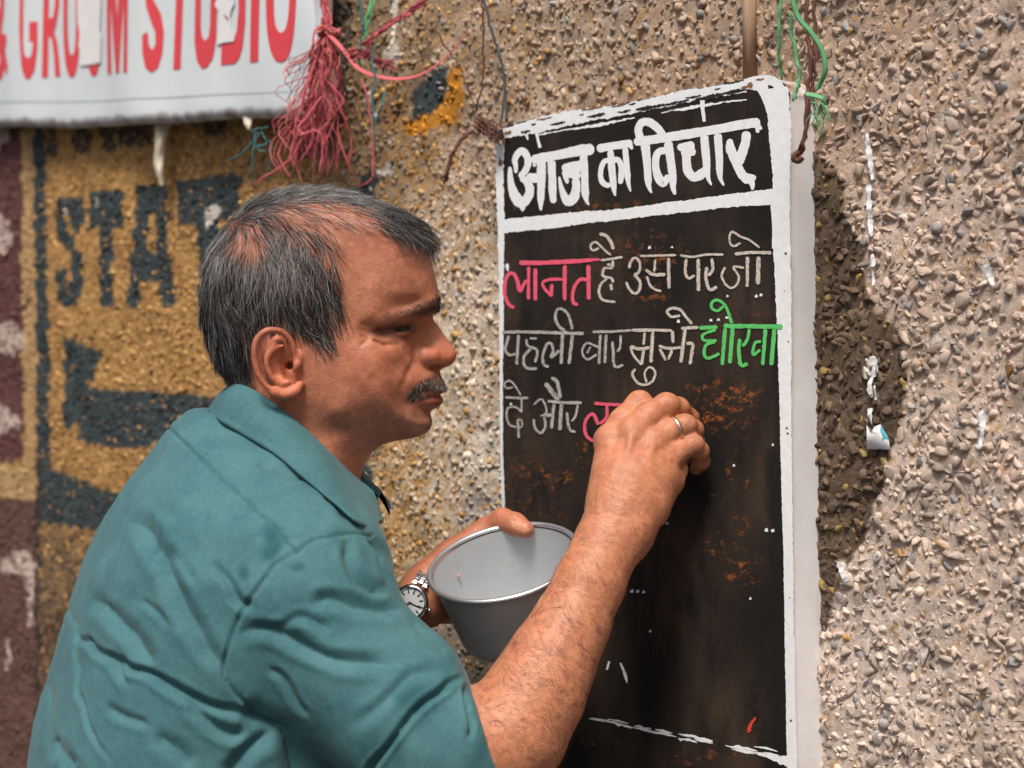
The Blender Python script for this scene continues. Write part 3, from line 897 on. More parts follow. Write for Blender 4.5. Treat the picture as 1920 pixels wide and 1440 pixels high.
border('border_stripe', 'white stripe down the right edge', [
    ([(1452, 165), (1461, 230), (1464, 300), (1465, 420), (1469, 560), (1472, 720), (1475, 900), (1478, 1060), (1481, 1250), (1485, 1430), (1488, 1560)], [50, 36, 31, 29, 23, 20, 19, 18, 18, 19, 19]),
    ([(1418, 158), (1440, 186), (1454, 220)], [10, 22, 14]), ([(1395, 154), (1428, 149), (1452, 154), (1468, 172)], [10, 16, 18, 16])], 0.03)
border('paint_drip', 'white drip below the heading line', [([(1447, 380), (1450, 430), (1450, 466)], [5, 5, 6])], 0.05)
border('heading_line', 'white line under the heading', [([(938, 424), (1000, 419), (1080, 410), (1160, 402), (1250, 391), (1340, 380), (1400, 374), (1456, 368)], [26, 25, 24, 22, 22, 24, 24, 30])], 0.05)
dash = []
rr = np.random.default_rng(9)
for i in range(46):
    x0 = rr.uniform(1090, 1465); y0 = 1343 + (x0 - 1095) * 0.205 + rr.normal(0, 3.0)
    ln_ = rr.uniform(10, 45)
    dash.append(([(x0, y0), (x0 + ln_ * .5, y0 + ln_ * .1 + rr.normal(0, 1)), (x0 + ln_, y0 + ln_ * 0.21)], [1, rr.uniform(2, 6), 1]))
dash.append(([(1420, 1414), (1450, 1421), (1478, 1430)], [4, 12, 14]))
border('base_line', 'broken white line along the bottom', dash, 0.2)['kind'] = 'stuff'
# loose specks of paint and chalk
spk = []
for (x, y, w) in [(1234, 984, 5), (1251, 981, 4), (1185, 1108, 6), (1196, 1108, 5), (1207, 1109, 4), (1437, 994, 6), (1449, 995, 6), (1449, 834, 4), (1407, 1122, 4), (1219, 1183, 4), (1376, 872, 4), (1260, 463, 4), (1218, 464, 5),
                  (1333, 600, 5), (1347, 599, 5), (1364, 555, 4), (1418, 555, 5), (1427, 553, 5), (1272, 602, 5), (1363, 595, 5), (951, 498, 6), (958, 757, 4)]:
    spk.append(([(x - w * .5, y), (x, y + .5), (x + w * .5, y)], w))
spk += [([(1163, 1243), (1170, 1260), (1176, 1280)], [3, 5, 3]), ([(1142, 1240), (1138, 1256)], 4), ([(951, 494), (952, 508)], 4)]
border('paint_speck', 'specks of white paint on the black', spk, 0.15)['kind'] = 'stuff'
LIFT[0] += 0.00005
M_CHIP = simple_mat('bare_black_patch', (0.016, 0.014, 0.012), 0.7)
M_RUSTD = simple_mat('rust_patch', (0.26, 0.12, 0.055), 0.8, 0, 0.3, 200)
def dab(name, label, mat, pts, w):
    LIFT[0] += 0.000003
    V, Fs, c = stroke_mesh(pts, np.asarray(w, float), LIFT[0], 0.22, int(pts[0][0] * 7 + pts[0][1]), True, 1.5)
    me = mesh_np(name, V, Fs, True); o = add(name, me, mat, board); o['label'] = label
for x, y, l, w in [(1118, 216, 34, 6), (1170, 208, 26, 5), (1215, 201, 46, 8), (1262, 193, 60, 7), (1300, 181, 30, 4), (1330, 181, 52, 9), (1372, 172, 34, 8), (1045, 231, 30, 5), (985, 246, 18, 7), (1185, 194, 14, 3), (1090, 214, 10, 3), (1345, 166, 12, 3), (1000, 232, 9, 3)]:
    dab('worn_patch', 'bare black patch where the top stripe has worn off', M_CHIP, [(x - l / 2, y + l * 0.09), (x, y + 1), (x + l / 2, y - l * 0.09)], [w * .4, w, w * .5])
for x, y, l, w in [(1406, 158, 10, 14), (1396, 163, 14, 6), (1020, 222, 30, 4), (1110, 203, 40, 4), (1160, 197, 30, 3), (944, 262, 6, 16), (952, 248, 14, 8), (1425, 148, 16, 4), (938, 300, 4, 20)]:
    dab('rust_patch', 'brown rust patch on the white border', M_RUSTD, [(x - l / 2, y + l * 0.09), (x, y + 1), (x + l / 2, y - l * 0.09)], [w * .5, w, w * .5])
for x, y, w in [(1473, 474, 4), (1475, 802, 4), (1477, 812, 4), (1483, 1350, 4), (1478, 640, 2.5), (1470, 545, 2), (1481, 1120, 2.5)]:
    dab('nail_mark', 'small black nail mark on the right border', M_CHIP, [(x - w / 2, y), (x, y + .5), (x + w / 2, y)], w)
o = word('chalk_mark', 'small red mark near the bottom right', simple_mat('red_paint', (0.62, 0.05, 0.03), 0.6), [([(1417, 1345), (1408, 1358), (1402, 1374)], [4, 7, 8])], 1, 0, 0, 0.2, 77)
# ================================================================ the printed banner, top left
def on_plane(x, y, off):
    s_b, h_b = wall_sh(np.array(float(x)), np.array(float(y)), off)
    return O + T * float(s_b) + N * off + np.array([0, 0, float(h_b)])
BL_ = on_plane(-150, 231, -0.005); BR_ = on_plane(604, 205, 0.012)
bx_ = BR_ - BL_; BW = np.linalg.norm(bx_[:2]); BSL = bx_[2] / BW; bx_[2] = 0; bx_ /= np.linalg.norm(bx_)
bnr = np.array([bx_[1], -bx_[0], 0.0]); bnr /= np.linalg.norm(bnr)          # towards the street
BM = Matrix(((bx_[0], -bnr[0], 0, BL_[0]), (bx_[1], -bnr[1], 0, BL_[1]), (0, 0, 1, BL_[2]), (0, 0, 0, 1)))
banner = empty('shop_banner', BM)
tag(banner, 'white plastic shop banner with tall red letters and torn paper strips', 'banner')
BHH = 0.62
def sag(u, v):
    """soft waves of the plastic sheet (towards the street)"""
    return 0.004 * np.sin(u * 7 + 0.6) * np.exp(-v * 3) + 0.003 * np.sin(u * 17 + v * 6) + 0.0025 * np.sin(u * 31 + 1) * np.exp(-v * 14) + 0.012 * np.exp(-((u - BW) / 0.05) ** 2) * np.sin(v * 13 + .4)
def hem(u): return 0.0022 * np.sin(u * 6 + 1.0) + 0.0010 * np.sin(u * 19)
nu, nv = 180, 60
uu, vv_ = np.meshgrid(np.linspace(0, BW, nu), np.linspace(0, 1, nv), indexing='ij')
zz = vv_ * BHH + hem(uu) * (1 - vv_) ** 3
yy = -sag(uu, zz)
zz = zz + BSL * uu
V1 = np.stack([uu, yy, zz], -1)
rows = [V1[:, j] for j in range(nv - 1, -1, -1)]
# the lower hem wraps round a batten and goes up the back
for ang_ in np.linspace(0.3, np.pi, 8):
    b0 = V1[:, 0]
    rows.append(b0 + np.stack([0 * b0[:, 0], 0.011 * (1 - np.cos(ang_)) + 0 * b0[:, 0], -0.011 * np.sin(ang_) + 0 * b0[:, 0]], -1))
rows.append(V1[:, 8] + np.array([0, 0.024, 0]))
G_ = np.array(rows); m_, n_ = G_.shape[:2]
ii, jj = np.meshgrid(np.arange(m_ - 1), np.arange(n_ - 1), indexing='ij')
a = (ii * n_ + jj).ravel()
Q = np.stack([a, a + n_, a + n_ + 1, a + 1], -1)
me = mesh_np('printed_sheet', G_.reshape(-1, 3), Q)
gv = np.concatenate([np.repeat(np.linspace(1, 0, nv) * BHH, nu), np.zeros((m_ - nv) * n_)])
set_col(me, np.stack([gv] * 3, -1))
t = NT('banner_vinyl')
wv = t.n('ShaderNodeTexWave', wave_type='BANDS', bands_direction='Z'); wv.inputs['Scale'].default_value = 95; wv.inputs['Distortion'].default_value = 0.3
t.l(t.co(), wv.inputs['Vector'])
c = t.mix(t.ramp(t.noise(7, 5, .6), [(0.3, 0.0), (0.7, 1.0)]), (0.60, 0.665, 0.685), (0.70, 0.735, 0.745))
c = t.mix(t.math('MULTIPLY', wv.outputs['Fac'], 0.10), c, (0.45, 0.52, 0.55))
low = t.ramp(t.math('ADD', t.math('MULTIPLY', t.attr().outputs['Fac'], 20.0), t.math('MULTIPLY', t.noise(30, 4), 0.35)), [(0.12, 1.0), (0.26, 0.0)])
c = t.mix(low, c, (0.20, 0.155, 0.155))
t.base(c); t.set(Roughness=0.45)
t.bump(wv.outputs['Fac'], 0.12, 0.0008)
M_VINYL = t.m
me.materials.append(M_VINYL)
add('printed_sheet', me, None, banner)
def bnl(x, y):
    """banner-local u, v of a photo pixel"""
    d = np.array([(x - 960) / F, 1, -(y - 720) / F]); c0 = BL_ - np.array([0, 0, CZ])
    k = (c0 @ bnr) / (d @ bnr)
    q = d * k - c0
    return q @ bx_, q[2]
def flat_on_banner(name, loops, mat, lift=0.0008, label=None):
    """flat shapes (outer loop first, holes after) lying on the sheet"""
    cu = bpy.data.curves.new(name, 'CURVE'); cu.dimensions = '2D'; cu.fill_mode = 'FRONT'
    for lp in loops:
        sp = cu.splines.new('POLY'); sp.points.add(len(lp) - 1)
        for pt, (x, y) in zip(sp.points, lp):
            u, v = bnl(x, y); pt.co = (u, v, 0, 1)
        sp.use_cyclic_u = True
    tmp = bpy.data.objects.new(name, cu); COL.objects.link(tmp)
    dg = bpy.context.evaluated_depsgraph_get(); dg.update()
    me = bpy.data.meshes.new_from_object(tmp.evaluated_get(dg))
    bpy.data.objects.remove(tmp)
    bm = bmesh.new(); bm.from_mesh(me)
    for _ in range(5):
        es = [e for e in bm.edges if e.calc_length() > 0.02]
        if not es: break
        bmesh.ops.subdivide_edges(bm, edges=es, cuts=1); bmesh.ops.triangulate(bm, faces=[f for f in bm.faces if len(f.verts) > 4])
    for v in bm.verts:
        u, w = v.co.x, v.co.y
        v.co = (u, -float(sag(np.array(u), np.array(w - BSL * u))) - lift, w)
    bm.normal_update()
    bm.to_mesh(me); bm.free()
    me.name = name; me.materials.clear(); me.materials.append(mat)
    o = add(name, me, None, banner)
    if label: o['label'] = label
    return o
def oval(cx, cy, rx, ry, a0=0, a1=360, n=28, pw=2.4):
    out = []
    for k in range(n + 1):
        a = math.radians(a0 + (a1 - a0) * k / n)
        c, s = math.cos(a), math.sin(a)
        out.append((cx + rx * math.copysign(abs(c) ** (2 / pw), c), cy - ry * math.copysign(abs(s) ** (2 / pw), s)))
    return out
def ring(cx, cy, rx, ry, tx, ty):
    return [oval(cx, cy, rx, ry)[:-1], oval(cx, cy, rx - tx, ry - ty)[:-1]]
M_RED = simple_mat('red_print', (0.72, 0.062, 0.075), 0.45, 0, 0.08, 30)
# letters (bottoms read off the photo; tops run out of the picture, 240 px tall)
flat_on_banner('printed_letter', [[(-30, 150), (-36, 100), (-20, 62), (-4, 40), (4, 8), (0, -40), (-20, -40), (-20, -80), (4, -80), (13, -20), (10, 30), (5, 60), (12, 66), (15, 64), (15, 78), (12, 96), (17, 122), (15, 142), (10, 128), (4, 148), (-10, 154)], [(-20, 128), (-8, 134), (2, 112), (-6, 78), (-18, 100)]], M_RED, label='red ampersand')
flat_on_banner('printed_letter', [oval(55, 32, 16, 117, 0, 360)[:15][::1] + [(40, 32), (39, 60), (40, 95)] + oval(54, 100, 16, 49, 180, 300)[2:] + [(62, 140), (69, 105), (70, 40), (56, 42), (55, 57), (62, 57), (61, 79), (62, 100), (58, 110), (50, 110), (46, 95), (46, -40), (50, -60), (60, -60), (62, -30), (70, -30), (70, -30)]], M_RED, label='red letter G') if False else flat_on_banner('printed_letter', [[(39, 60), (40, -50), (46, -88), (60, -88), (70, -50), (70, -8), (62, -8), (62, -45), (58, -66), (50, -66), (46, -40), (46, 80), (48, 102), (55, 110), (60, 104), (63, 78), (56, 78), (56, 41), (70, 40), (70, 90), (66, 130), (58, 148), (50, 148), (43, 125)]], M_RED, label='red letter G')
flat_on_banner('printed_letter', [[(77, 145), (80, -88), (98, -90), (106, -60), (106, 10), (101, 46), (97, 60), (102, 75), (106, 110), (108, 143), (99, 143), (97, 105), (93, 72), (88, 65), (87, 145)], [(88, 34), (95, 32), (98, 10), (98, -45), (94, -62), (89, -62)]], M_RED, label='red letter R')
flat_on_banner('printed_letter', ring(129, 28, 16, 117, 8, 42), M_RED, label='left red letter O, half under the paper strip')
flat_on_banner('printed_letter', ring(171, 25, 16, 118, 8, 42), M_RED, label='right red letter O, mostly under the paper strip')
flat_on_banner('printed_letter', [[(199, 139), (203, -95), (216, -95), (222, 40), (230, -95), (245, -95), (242, 136), (234, 136), (236, 0), (224, 137), (217, 137), (209, 0), (207, 138)]], M_RED, label='red letter M')
flat_on_banner('printed_letter', [[(271, 66), (281, 60), (283, 84), (290, 95), (295, 82), (294, 60), (288, 46), (277, 12), (275, -20), (276, -70), (284, -98), (300, -98), (308, -70), (308, -38), (299, -38), (297, -65), (291, -72), (286, -60), (286, -25), (290, 0), (304, 28), (309, 60), (307, 100), (300, 128), (289, 137), (278, 128), (272, 100)]], M_RED, label='red letter S')
flat_on_banner('printed_letter', [[(326, 131), (331, -60), (318, -60), (318, -102), (356, -104), (356, -62), (344, -61), (339, 129)]], M_RED, label='first red letter T')
flat_on_banner('printed_letter', [[(367, -100), (378, -100), (377, 50), (380, 70), (386, 77), (393, 70), (396, 48), (399, -100), (411, -102), (409, 70), (402, 110), (390, 127), (380, 129), (370, 114), (365, 80)]], M_RED, label='red letter U')
flat_on_banner('printed_letter', [[(418, 123), (424, -106), (450, -106), (462, -80), (467, -20), (466, 40), (460, 90), (452, 112), (444, 120)], [(433, 82), (440, 80), (449, 60), (453, 20), (453, -40), (449, -66), (437, -68)]], M_RED, label='red letter D with its middle torn away')
flat_on_banner('printed_letter', [[(474, 118), (480, -108), (496, -108), (490, 116)]], M_RED, label='red letter I')
flat_on_banner('printed_letter', ring(534, 4, 29, 114, 14.5, 56), M_RED, label='last red letter O')
M_PAPER = simple_mat('torn_paper', (0.78, 0.77, 0.775), 0.7, 0, 0.06, 60, 0.3)
flat_on_banner('paper_strip', [[(142, -60), (150, -58), (165, -60), (192, -60), (191, 8), (189, 30), (187, 58), (190, 66), (188, 95), (187, 117), (165, 121), (146, 122), (147, 96), (144, 88), (146, 60), (142, 40)]], M_PAPER, 0.0022, 'wide white paper strip over the second O')
flat_on_banner('paper_strip', [[(412, -40), (444, -40), (447, 8), (441, 18), (438, 30), (440, 50), (446, 68), (446, 78), (430, 80), (412, 84), (412, 64), (418, 44), (415, 22), (407, 10), (412, 0)], [(423, 27), (430, 36), (436, 44), (434, 34), (428, 30)]], M_PAPER, 0.0022, 'small torn paper scrap over the D')
flat_on_banner('crease_line', [[(-40, 191), (150, 189), (300, 183), (420, 176), (550, 172), (550, 173), (420, 177.4), (300, 184.4), (150, 190.2), (-40, 192.4)]], simple_mat('crease_grey', (0.33, 0.37, 0.39), 0.6), 0.0008)

# loose corner of cloth behind the knot
def sheet_px(rows, thick=0.001):
    """small cloth from rows of (x, y, D)"""
    g = np.array([[P(*q) for q in r] for r in rows])
    g = np.array([catmull(r, 5) for r in g]); g = np.array([catmull(g[:, j], 5) for j in range(g.shape[1])]).transpose(1, 0, 2)
    m, n = g.shape[:2]
    ii, jj = np.meshgrid(np.arange(m - 1), np.arange(n - 1), indexing='ij'); a = (ii * n + jj).ravel()
    Q = np.stack([a, a + 1, a + n + 1, a + n], -1)
    return g.reshape(-1, 3), Q
V, Q = sheet_px([[(585, -20, 2.06), (605, -20, 2.03), (624, -20, 2.06)], [(590, 70, 2.05), (606, 72, 2.03), (622, 70, 2.06)], [(578, 110, 2.045), (602, 105, 2.02), (624, 120, 2.05)], [(565, 165, 2.05), (600, 160, 2.03), (634, 148, 2.06)], [(560, 214, 2.055), (590, 208, 2.04), (628, 205, 2.06)]])
me = mesh_np('cloth_corner', V, Q)
t = NT('lavender_cloth'); t.base(t.mix(t.noise(40, 4), (0.55, 0.55, 0.64), (0.78, 0.78, 0.82))); t.set(Roughness=0.8)
tag(add('cloth_corner', me, t.m), 'pale lavender cloth corner bunched behind the red twine at the banner end', 'cloth')
V, Q = sheet_px([[(289, 222, 2.42), (306, 220, 2.415), (323, 222, 2.41)], [(291, 262, 2.40), (301, 262, 2.39), (311, 262, 2.395)], [(288, 300, 2.41), (297, 298, 2.40), (306, 300, 2.40)], [(291, 320, 2.41), (298, 322, 2.395), (305, 322, 2.40)], [(300, 345, 2.40), (303, 348, 2.40), (306, 346, 2.40)]])
me = mesh_np('torn_tape', V, Q)
t = NT('ivory_tape'); t.base(t.mix(t.noise(50, 4), (0.55, 0.46, 0.32), (0.78, 0.72, 0.60))); t.set(Roughness=0.6)
tag(add('torn_tape', me, t.m), 'ivory strip of torn tape hanging below the banner', 'tape strip')
V, Q = sheet_px([[(456, 214, 2.20), (465, 214, 2.195), (474, 214, 2.19)], [(458, 232, 2.195), (465, 232, 2.19), (471, 232, 2.19)], [(463, 242, 2.195), (466, 243, 2.19), (468, 241, 2.19)]])
tag(add('torn_tape', mesh_np('torn_tape', V, Q), t.m), 'tiny brown tape stub under the banner beside the teal string', 'tape strip')

# ================================================================ twine, wires and ribbons
def strand(name, pts, r, mat, parent=None, flat=0.45, seg=6, sides=5, taper=True):
    """pts: (x, y, D) in photo terms"""
    w = catmull(np.array([P(*q) for q in pts]), seg)
    n = len(w)
    jr = np.random.default_rng(int(abs(pts[0][0] * 131 + pts[-1][1] * 17 + pts[-1][0] * 7)))
    if r < 0.0025: w[1:-1] += jr.normal(0, 0.0007, (n - 2, 3))
    rr = np.full(n, r) * (np.clip(np.minimum(np.linspace(0.6, 6, n), np.linspace(6, 0.35, n)), 0.3, 1) if taper else 1)
    V, Fs = tube(w, rr, sides, True, flat)
    return add(name, mesh_np(name, V, Fs), mat, parent)
def twine_mat(name, a, b, rough=0.6):
    t = NT(name)
    oi = t.n('ShaderNodeObjectInfo')
    f = t.math('ADD', t.math('MULTIPLY', oi.outputs['Random'], 0.7), t.math('MULTIPLY', t.noise(120, 3), 0.4))
    t.base(t.mix(f, a, b)); t.set(Roughness=rough)
    t.b.inputs['Specular IOR Level'].default_value = 0.3
    t.bump(t.noise(30, 4, .6, t.co((40, 40, 4))), 0.5, 0.001)
    return t.m
M_TWR = twine_mat('red_raffia', (0.34, 0.045, 0.07), (0.62, 0.14, 0.155))
M_TWP = twine_mat('pink_raffia', (0.62, 0.20, 0.17), (0.70, 0.27, 0.22))
M_TWD = twine_mat('dark_red_raffia', (0.16, 0.025, 0.035), (0.32, 0.05, 0.06))
M_TEAL = twine_mat('teal_string', (0.02, 0.09, 0.10), (0.05, 0.17, 0.17))
M_GRN = twine_mat('green_raffia', (0.07, 0.27, 0.11), (0.20, 0.44, 0.24))
M_WIRE = twine_mat('dark_wire', (0.02, 0.025, 0.03), (0.06, 0.07, 0.08))
M_BWN = twine_mat('brown_wire', (0.07, 0.025, 0.02), (0.13, 0.05, 0.035))
tassel = empty('raffia_tassel', Matrix.Translation(Vector(P(609, 62, 2.02))))
tag(tassel, 'frayed red raffia twine knotted at the right end of the banner', 'twine')
TO = P(609, 62, 2.02)
def add_t(name, pts, r, mat, **k):
    o = strand(name, pts, r, mat, None, **k)
    o.data.transform(Matrix.Translation(-Vector(TO))); o.parent = tassel
    return o
tr_ = np.random.default_rng(40)
for i in range(120):
    ex = tr_.choice([545, 560, 580, 600, 620]) + tr_.normal(0, 14); ey = tr_.uniform(200, 352) if i < 92 else tr_.uniform(120, 200)
    if ey > 330: ex = min(ex, 612)
    x1 = 609 + (ex - 609) * 0.25 + tr_.normal(0, 8); y1 = 62 + (ey - 62) * 0.28
    x2 = 609 + (ex - 609) * 0.55 + tr_.normal(0, 13); y2 = 62 + (ey - 62) * 0.55
    x3 = ex + tr_.normal(0, 13); y3 = 62 + (ey - 62) * 0.8
    d = lambda: 2.012 + tr_.uniform(-0.018, 0.012)
    add_t('strand', [(609 + tr_.normal(0, 3), 60, 2.015), (x1, y1, d()), (x2, y2, d()), (x3, y3, d()), (ex, ey, d())], tr_.uniform(0.0004, 0.0011), [M_TWR, M_TWR, M_TWD, M_TWP][tr_.integers(0, 4) if i % 3 else 0])
for pts in ([(612, 70, 2.0), (640, 130, 2.0), (632, 180, 2.01), (650, 225, 2.01), (634, 245, 2.01), (650, 300, 2.0), (672, 345, 2.01)], [(622, 90, 2.0), (626, 160, 2.0), (640, 210, 2.0), (660, 262, 2.01), (655, 310, 2.01)],
            [(600, 90, 2.0), (575, 160, 1.99), (556, 230, 1.99), (540, 300, 2.0), (470, 348, 2.01)], [(604, 180, 1.99), (560, 240, 1.99), (568, 252, 1.99), (540, 310, 2.0)], [(560, 255, 1.99), (590, 245, 1.99), (606, 262, 1.99), (600, 330, 1.99)]):
    add_t('strand', pts, 0.0013, M_TWR)
# the knot and its two tight ends going up
for i in range(9):
    add_t('strand', [(606 + tr_.normal(0, 5), -25, 2.02), (608 + tr_.normal(0, 5), 10, 2.015), (610 + tr_.normal(0, 3), 40, 2.01), (609, 60, 2.01)], tr_.uniform(0.0012, 0.0024), [M_TWR, M_TWD][i % 2], taper=False)
kn = []
for i in range(4):
    a0 = i * 1.7
    add_t('knot', [(609 + 12 * math.cos(a0 + k * 1.2), 58 + 6 * math.sin(a0 + k * 1.2) + (i - 1.5) * 3, 2.008 + 0.008 * math.sin(k * 1.9 + i)) for k in range(6)], 0.0022, [M_TWR, M_TWP][i % 2], taper=False)
for pts in ([(605, 55, 2.0), (590, 58, 1.99), (586, 90, 1.99), (588, 120, 2.0)], [(612, 54, 2.0), (632, 56, 1.99), (638, 66, 1.99), (622, 62, 2.0)], [(622, 62, 2.0), (640, 54, 2.0), (634, 66, 2.0)]):
    add_t('loop', pts, 0.0014, M_TWR)
# ribbons swinging to the right
ribbon = strand('raffia_ribbon', [(609, 58, 2.01), (630, 78, 1.99), (652, 104, 1.98), (672, 128, 1.97), (700, 141, 1.96), (745, 148, 1.95), (790, 139, 1.93), (835, 108, 1.91), (868, 70, 1.89), (884, 35, 1.88), (890, -30, 1.875)], 0.0030, M_TWR, taper=False, sides=8, seg=8, flat=0.18)
tag(ribbon, 'pink raffia ribbon looping from the knot across the wall and up', 'ribbon')
bundle = empty('raffia_bundle', Matrix.Identity(4)); tag(bundle, 'dark red bundle of raffia slanting up from the tangled knot on the wall', 'twine')
for i in range(8):
    strand('strand', [(684 + tr_.normal(0, 3), 84 + tr_.normal(0, 3), 1.97), (712, 58 + tr_.normal(0, 3), 1.965), (745, 38 + tr_.normal(0, 4), 1.96), (785, 8 + tr_.normal(0, 4), 1.955), (815, -18 + tr_.normal(0, 4), 1.95)], 0.0017, [M_TWR, M_TWD, M_TWD][i % 3], bundle, taper=False)
for i in range(14):
    a0 = tr_.uniform(0, 6)
    strand('strand', [(660 + 30 * k / 5 + tr_.normal(0, 7), 100 + 8 * math.sin(k * 1.5 + a0) + tr_.normal(0, 4), 1.98 + tr_.uniform(-.01, .01)) for k in range(6)], 0.0010, [M_TWD, M_TWR][i % 2], bundle)
for i in range(7):
    strand('strand', [(700, 112 + tr_.normal(0, 4), 1.97), (718, 118 + tr_.normal(0, 4), 1.965), (738 + tr_.normal(0, 5), 124 + tr_.normal(0, 6), 1.965)], 0.0014, M_TWD, bundle)
tag(strand('twine', [(678, 150, 1.97), (686, 175, 1.965), (694, 215, 1.965), (700, 265, 1.96), (699, 310, 1.96), (696, 336, 1.96), (684, 345, 1.96), (666, 353, 1.97)], 0.0013, M_TWR), 'single thin red string hanging down the wall over the hair', 'string')
tag(strand('twine', [(703, 85, 1.96), (697, 110, 1.96), (703, 140, 1.955), (699, 190, 1.955), (700, 240, 1.955), (703, 290, 1.955)], 0.0022, M_TEAL), 'dark teal string hanging beside the red one', 'string')
tag(strand('twine', [(724, 172, 1.96), (716, 195, 1.955), (708, 220, 1.955), (704, 232, 1.95)], 0.0016, M_TEAL), 'short teal string stub slanting on the wall', 'string')
gb = empty('green_raffia', Matrix.Identity(4)); tag(gb, 'green raffia tied on the wall above the red tangle', 'twine')
for pts in ([(672, -20, 1.98), (678, 30, 1.975), (682, 60, 1.975), (676, 86, 1.975)], [(708, -20, 1.98), (697, 22, 1.975), (688, 50, 1.975), (678, 88, 1.975)], [(700, -20, 1.98), (692, 20, 1.975), (684, 60, 1.975)], [(676, 86, 1.975), (674, 110, 1.975), (678, 140, 1.975)]):
    strand('strand', pts, 0.0019, M_GRN if pts[0][0] > 690 else M_TEAL, gb)
tl = empty('teal_tangle', Matrix.Identity(4)); tag(tl, 'teal string tangle at the lower edge of the banner beside the red tassel', 'string')
for pts in ([(505, 238, 2.05), (480, 242, 2.04), (470, 246, 2.04), (490, 252, 2.04)], [(485, 250, 2.04), (468, 272, 2.04), (448, 292, 2.04), (425, 302, 2.05)], [(490, 246, 2.04), (500, 268, 2.04), (480, 276, 2.04), (500, 284, 2.04)], [(506, 262, 2.04), (508, 300, 2.04), (503, 340, 2.05)], [(478, 248, 2.04), (474, 300, 2.04), (472, 350, 2.05)]):
    strand('strand', pts, 0.0011, M_TEAL, tl)
# black wires to the board's left corner
wires = empty('wire_pair', Matrix.Identity(4)); tag(wires, 'two dark wires coming down to the top left corner of the notice board', 'wire')
strand('wire', [(899, -20, 1.86), (905, 30, 1.855), (908, 110, 1.85), (904, 160, 1.845), (897, 190, 1.84), (893, 210, 1.84)], 0.0012, M_BWN, wires, 1.0, taper=False)
strand('wire', [(901, -20, 1.86), (922, 55, 1.85), (935, 100, 1.845), (944, 140, 1.84), (947, 180, 1.835), (950, 228, 1.83)], 0.0016, M_WIRE, wires, 1.0, taper=False)
strand('wire', [(935, 95, 1.845), (948, 150, 1.84), (944, 190, 1.835), (938, 236, 1.83)], 0.0011, M_WIRE, wires, 1.0, taper=False)
strand('wire', [(905, 98, 1.85), (897, 108, 1.848), (889, 100, 1.846), (900, 92, 1.846)], 0.0007, M_BWN, wires, 1.0)
root = empty('dry_root_tuft', Matrix.Identity(4)); tag(root, 'dry brown fibre tuft wired at the top left corner of the notice board', 'fibre')
for i in range(20):
    x0, y0 = tr_.uniform(888, 905), tr_.uniform(218, 240)
    strand('strand', [(x0, y0, 1.835), (x0 + 12, y0 + tr_.normal(6, 5), 1.825), (x0 + 25 + tr_.normal(0, 5), y0 + tr_.normal(14, 7), 1.815), (x0 + 42 + tr_.normal(0, 6), y0 + tr_.normal(26, 9), 1.805)], tr_.uniform(0.0008, 0.0018), M_BWN, root)
strand('strand', [(885, 203, 1.835), (890, 215, 1.83), (897, 240, 1.825), (915, 252, 1.82)], 0.0012, M_BWN, root)
tag(strand('bent_wire', [(885, 246, 1.86), (866, 262, 1.855), (852, 282, 1.85), (843, 305, 1.85), (837, 325, 1.85), (833, 346, 1.855)], 0.0024, M_BWN, None, 1.0), 'bent brown wire stub sticking from the wall left of the notice board', 'wire')
tag(strand('thin_wire', [(815, 52, 1.90), (832, 80, 1.895), (850, 108, 1.89), (868, 140, 1.885), (882, 180, 1.88), (893, 205, 1.875)], 0.0009, M_BWN, None, 1.0), 'thin brown wire running diagonally down the wall', 'wire')
# above and beside the board on the right
t = NT('weathered_wood'); t.base(t.mix(t.noise(14, 5, .6, t.co((12, 12, 1))), (0.20, 0.12, 0.07), (0.44, 0.30, 0.20))); t.set(Roughness=0.85); t.bump(t.noise(30, 4, .6, t.co((10, 10, 1))), 0.5, 0.002)
sp_l = wl(np.array([1391., 1404., 1404., 1393.]), np.array([-60., -60., 150., 150.]), WALL_OFF + 0.012)
V = np.vstack([sp_l, sp_l + np.array([0, 0.014, 0])]); V[:4, 1] -= 0.0
Fq = np.array([(0, 1, 2, 3), (7, 6, 5, 4), (0, 4, 5, 1), (1, 5, 6, 2), (2, 6, 7, 3), (3, 7, 4, 0)])
o = add('wooden_batten', mesh_np('wooden_batten', V, Fq, False), t.m); o.matrix_world = WM
tag(o, 'thin weathered wooden batten standing on the wall above the notice board', 'batten')
gr = empty('green_ribbon', Matrix.Identity(4)); tag(gr, 'green raffia ribbons hanging over the top right corner of the notice board', 'ribbon')
for pts, r in (([(1482, -20, 1.43), (1496, 30, 1.43), (1522, 62, 1.43), (1542, 95, 1.43), (1548, 130, 1.43), (1537, 158, 1.435), (1530, 170, 1.435)], .0030), ([(1465, -20, 1.44), (1461, 50, 1.44), (1462, 110, 1.445), (1466, 150, 1.45)], .0019), ([(1480, 20, 1.44), (1490, 90, 1.44), (1499, 140, 1.44), (1492, 175, 1.44), (1487, 190, 1.44)], .0022),
               ([(1510, 176, 1.43), (1530, 180, 1.43), (1545, 186, 1.43)], .0032), ([(1540, 190, 1.43), (1546, 215, 1.43), (1545, 240, 1.43)], .0018), ([(1528, 195, 1.43), (1536, 230, 1.43), (1540, 262, 1.43)], .0008), ([(1520, 190, 1.43), (1548, 200, 1.43), (1556, 222, 1.43)], .0007)):
    strand('strand', pts, r * 0.9, M_GRN, gr, 0.16)
for i in range(10):
    x0 = tr_.uniform(1515, 1545)
    strand('strand', [(x0, 180, 1.435), (x0 + tr_.normal(3, 6), 205, 1.435), (x0 + tr_.normal(5, 12), 235 + tr_.uniform(-10, 15), 1.435)], 0.0006, M_GRN, gr)
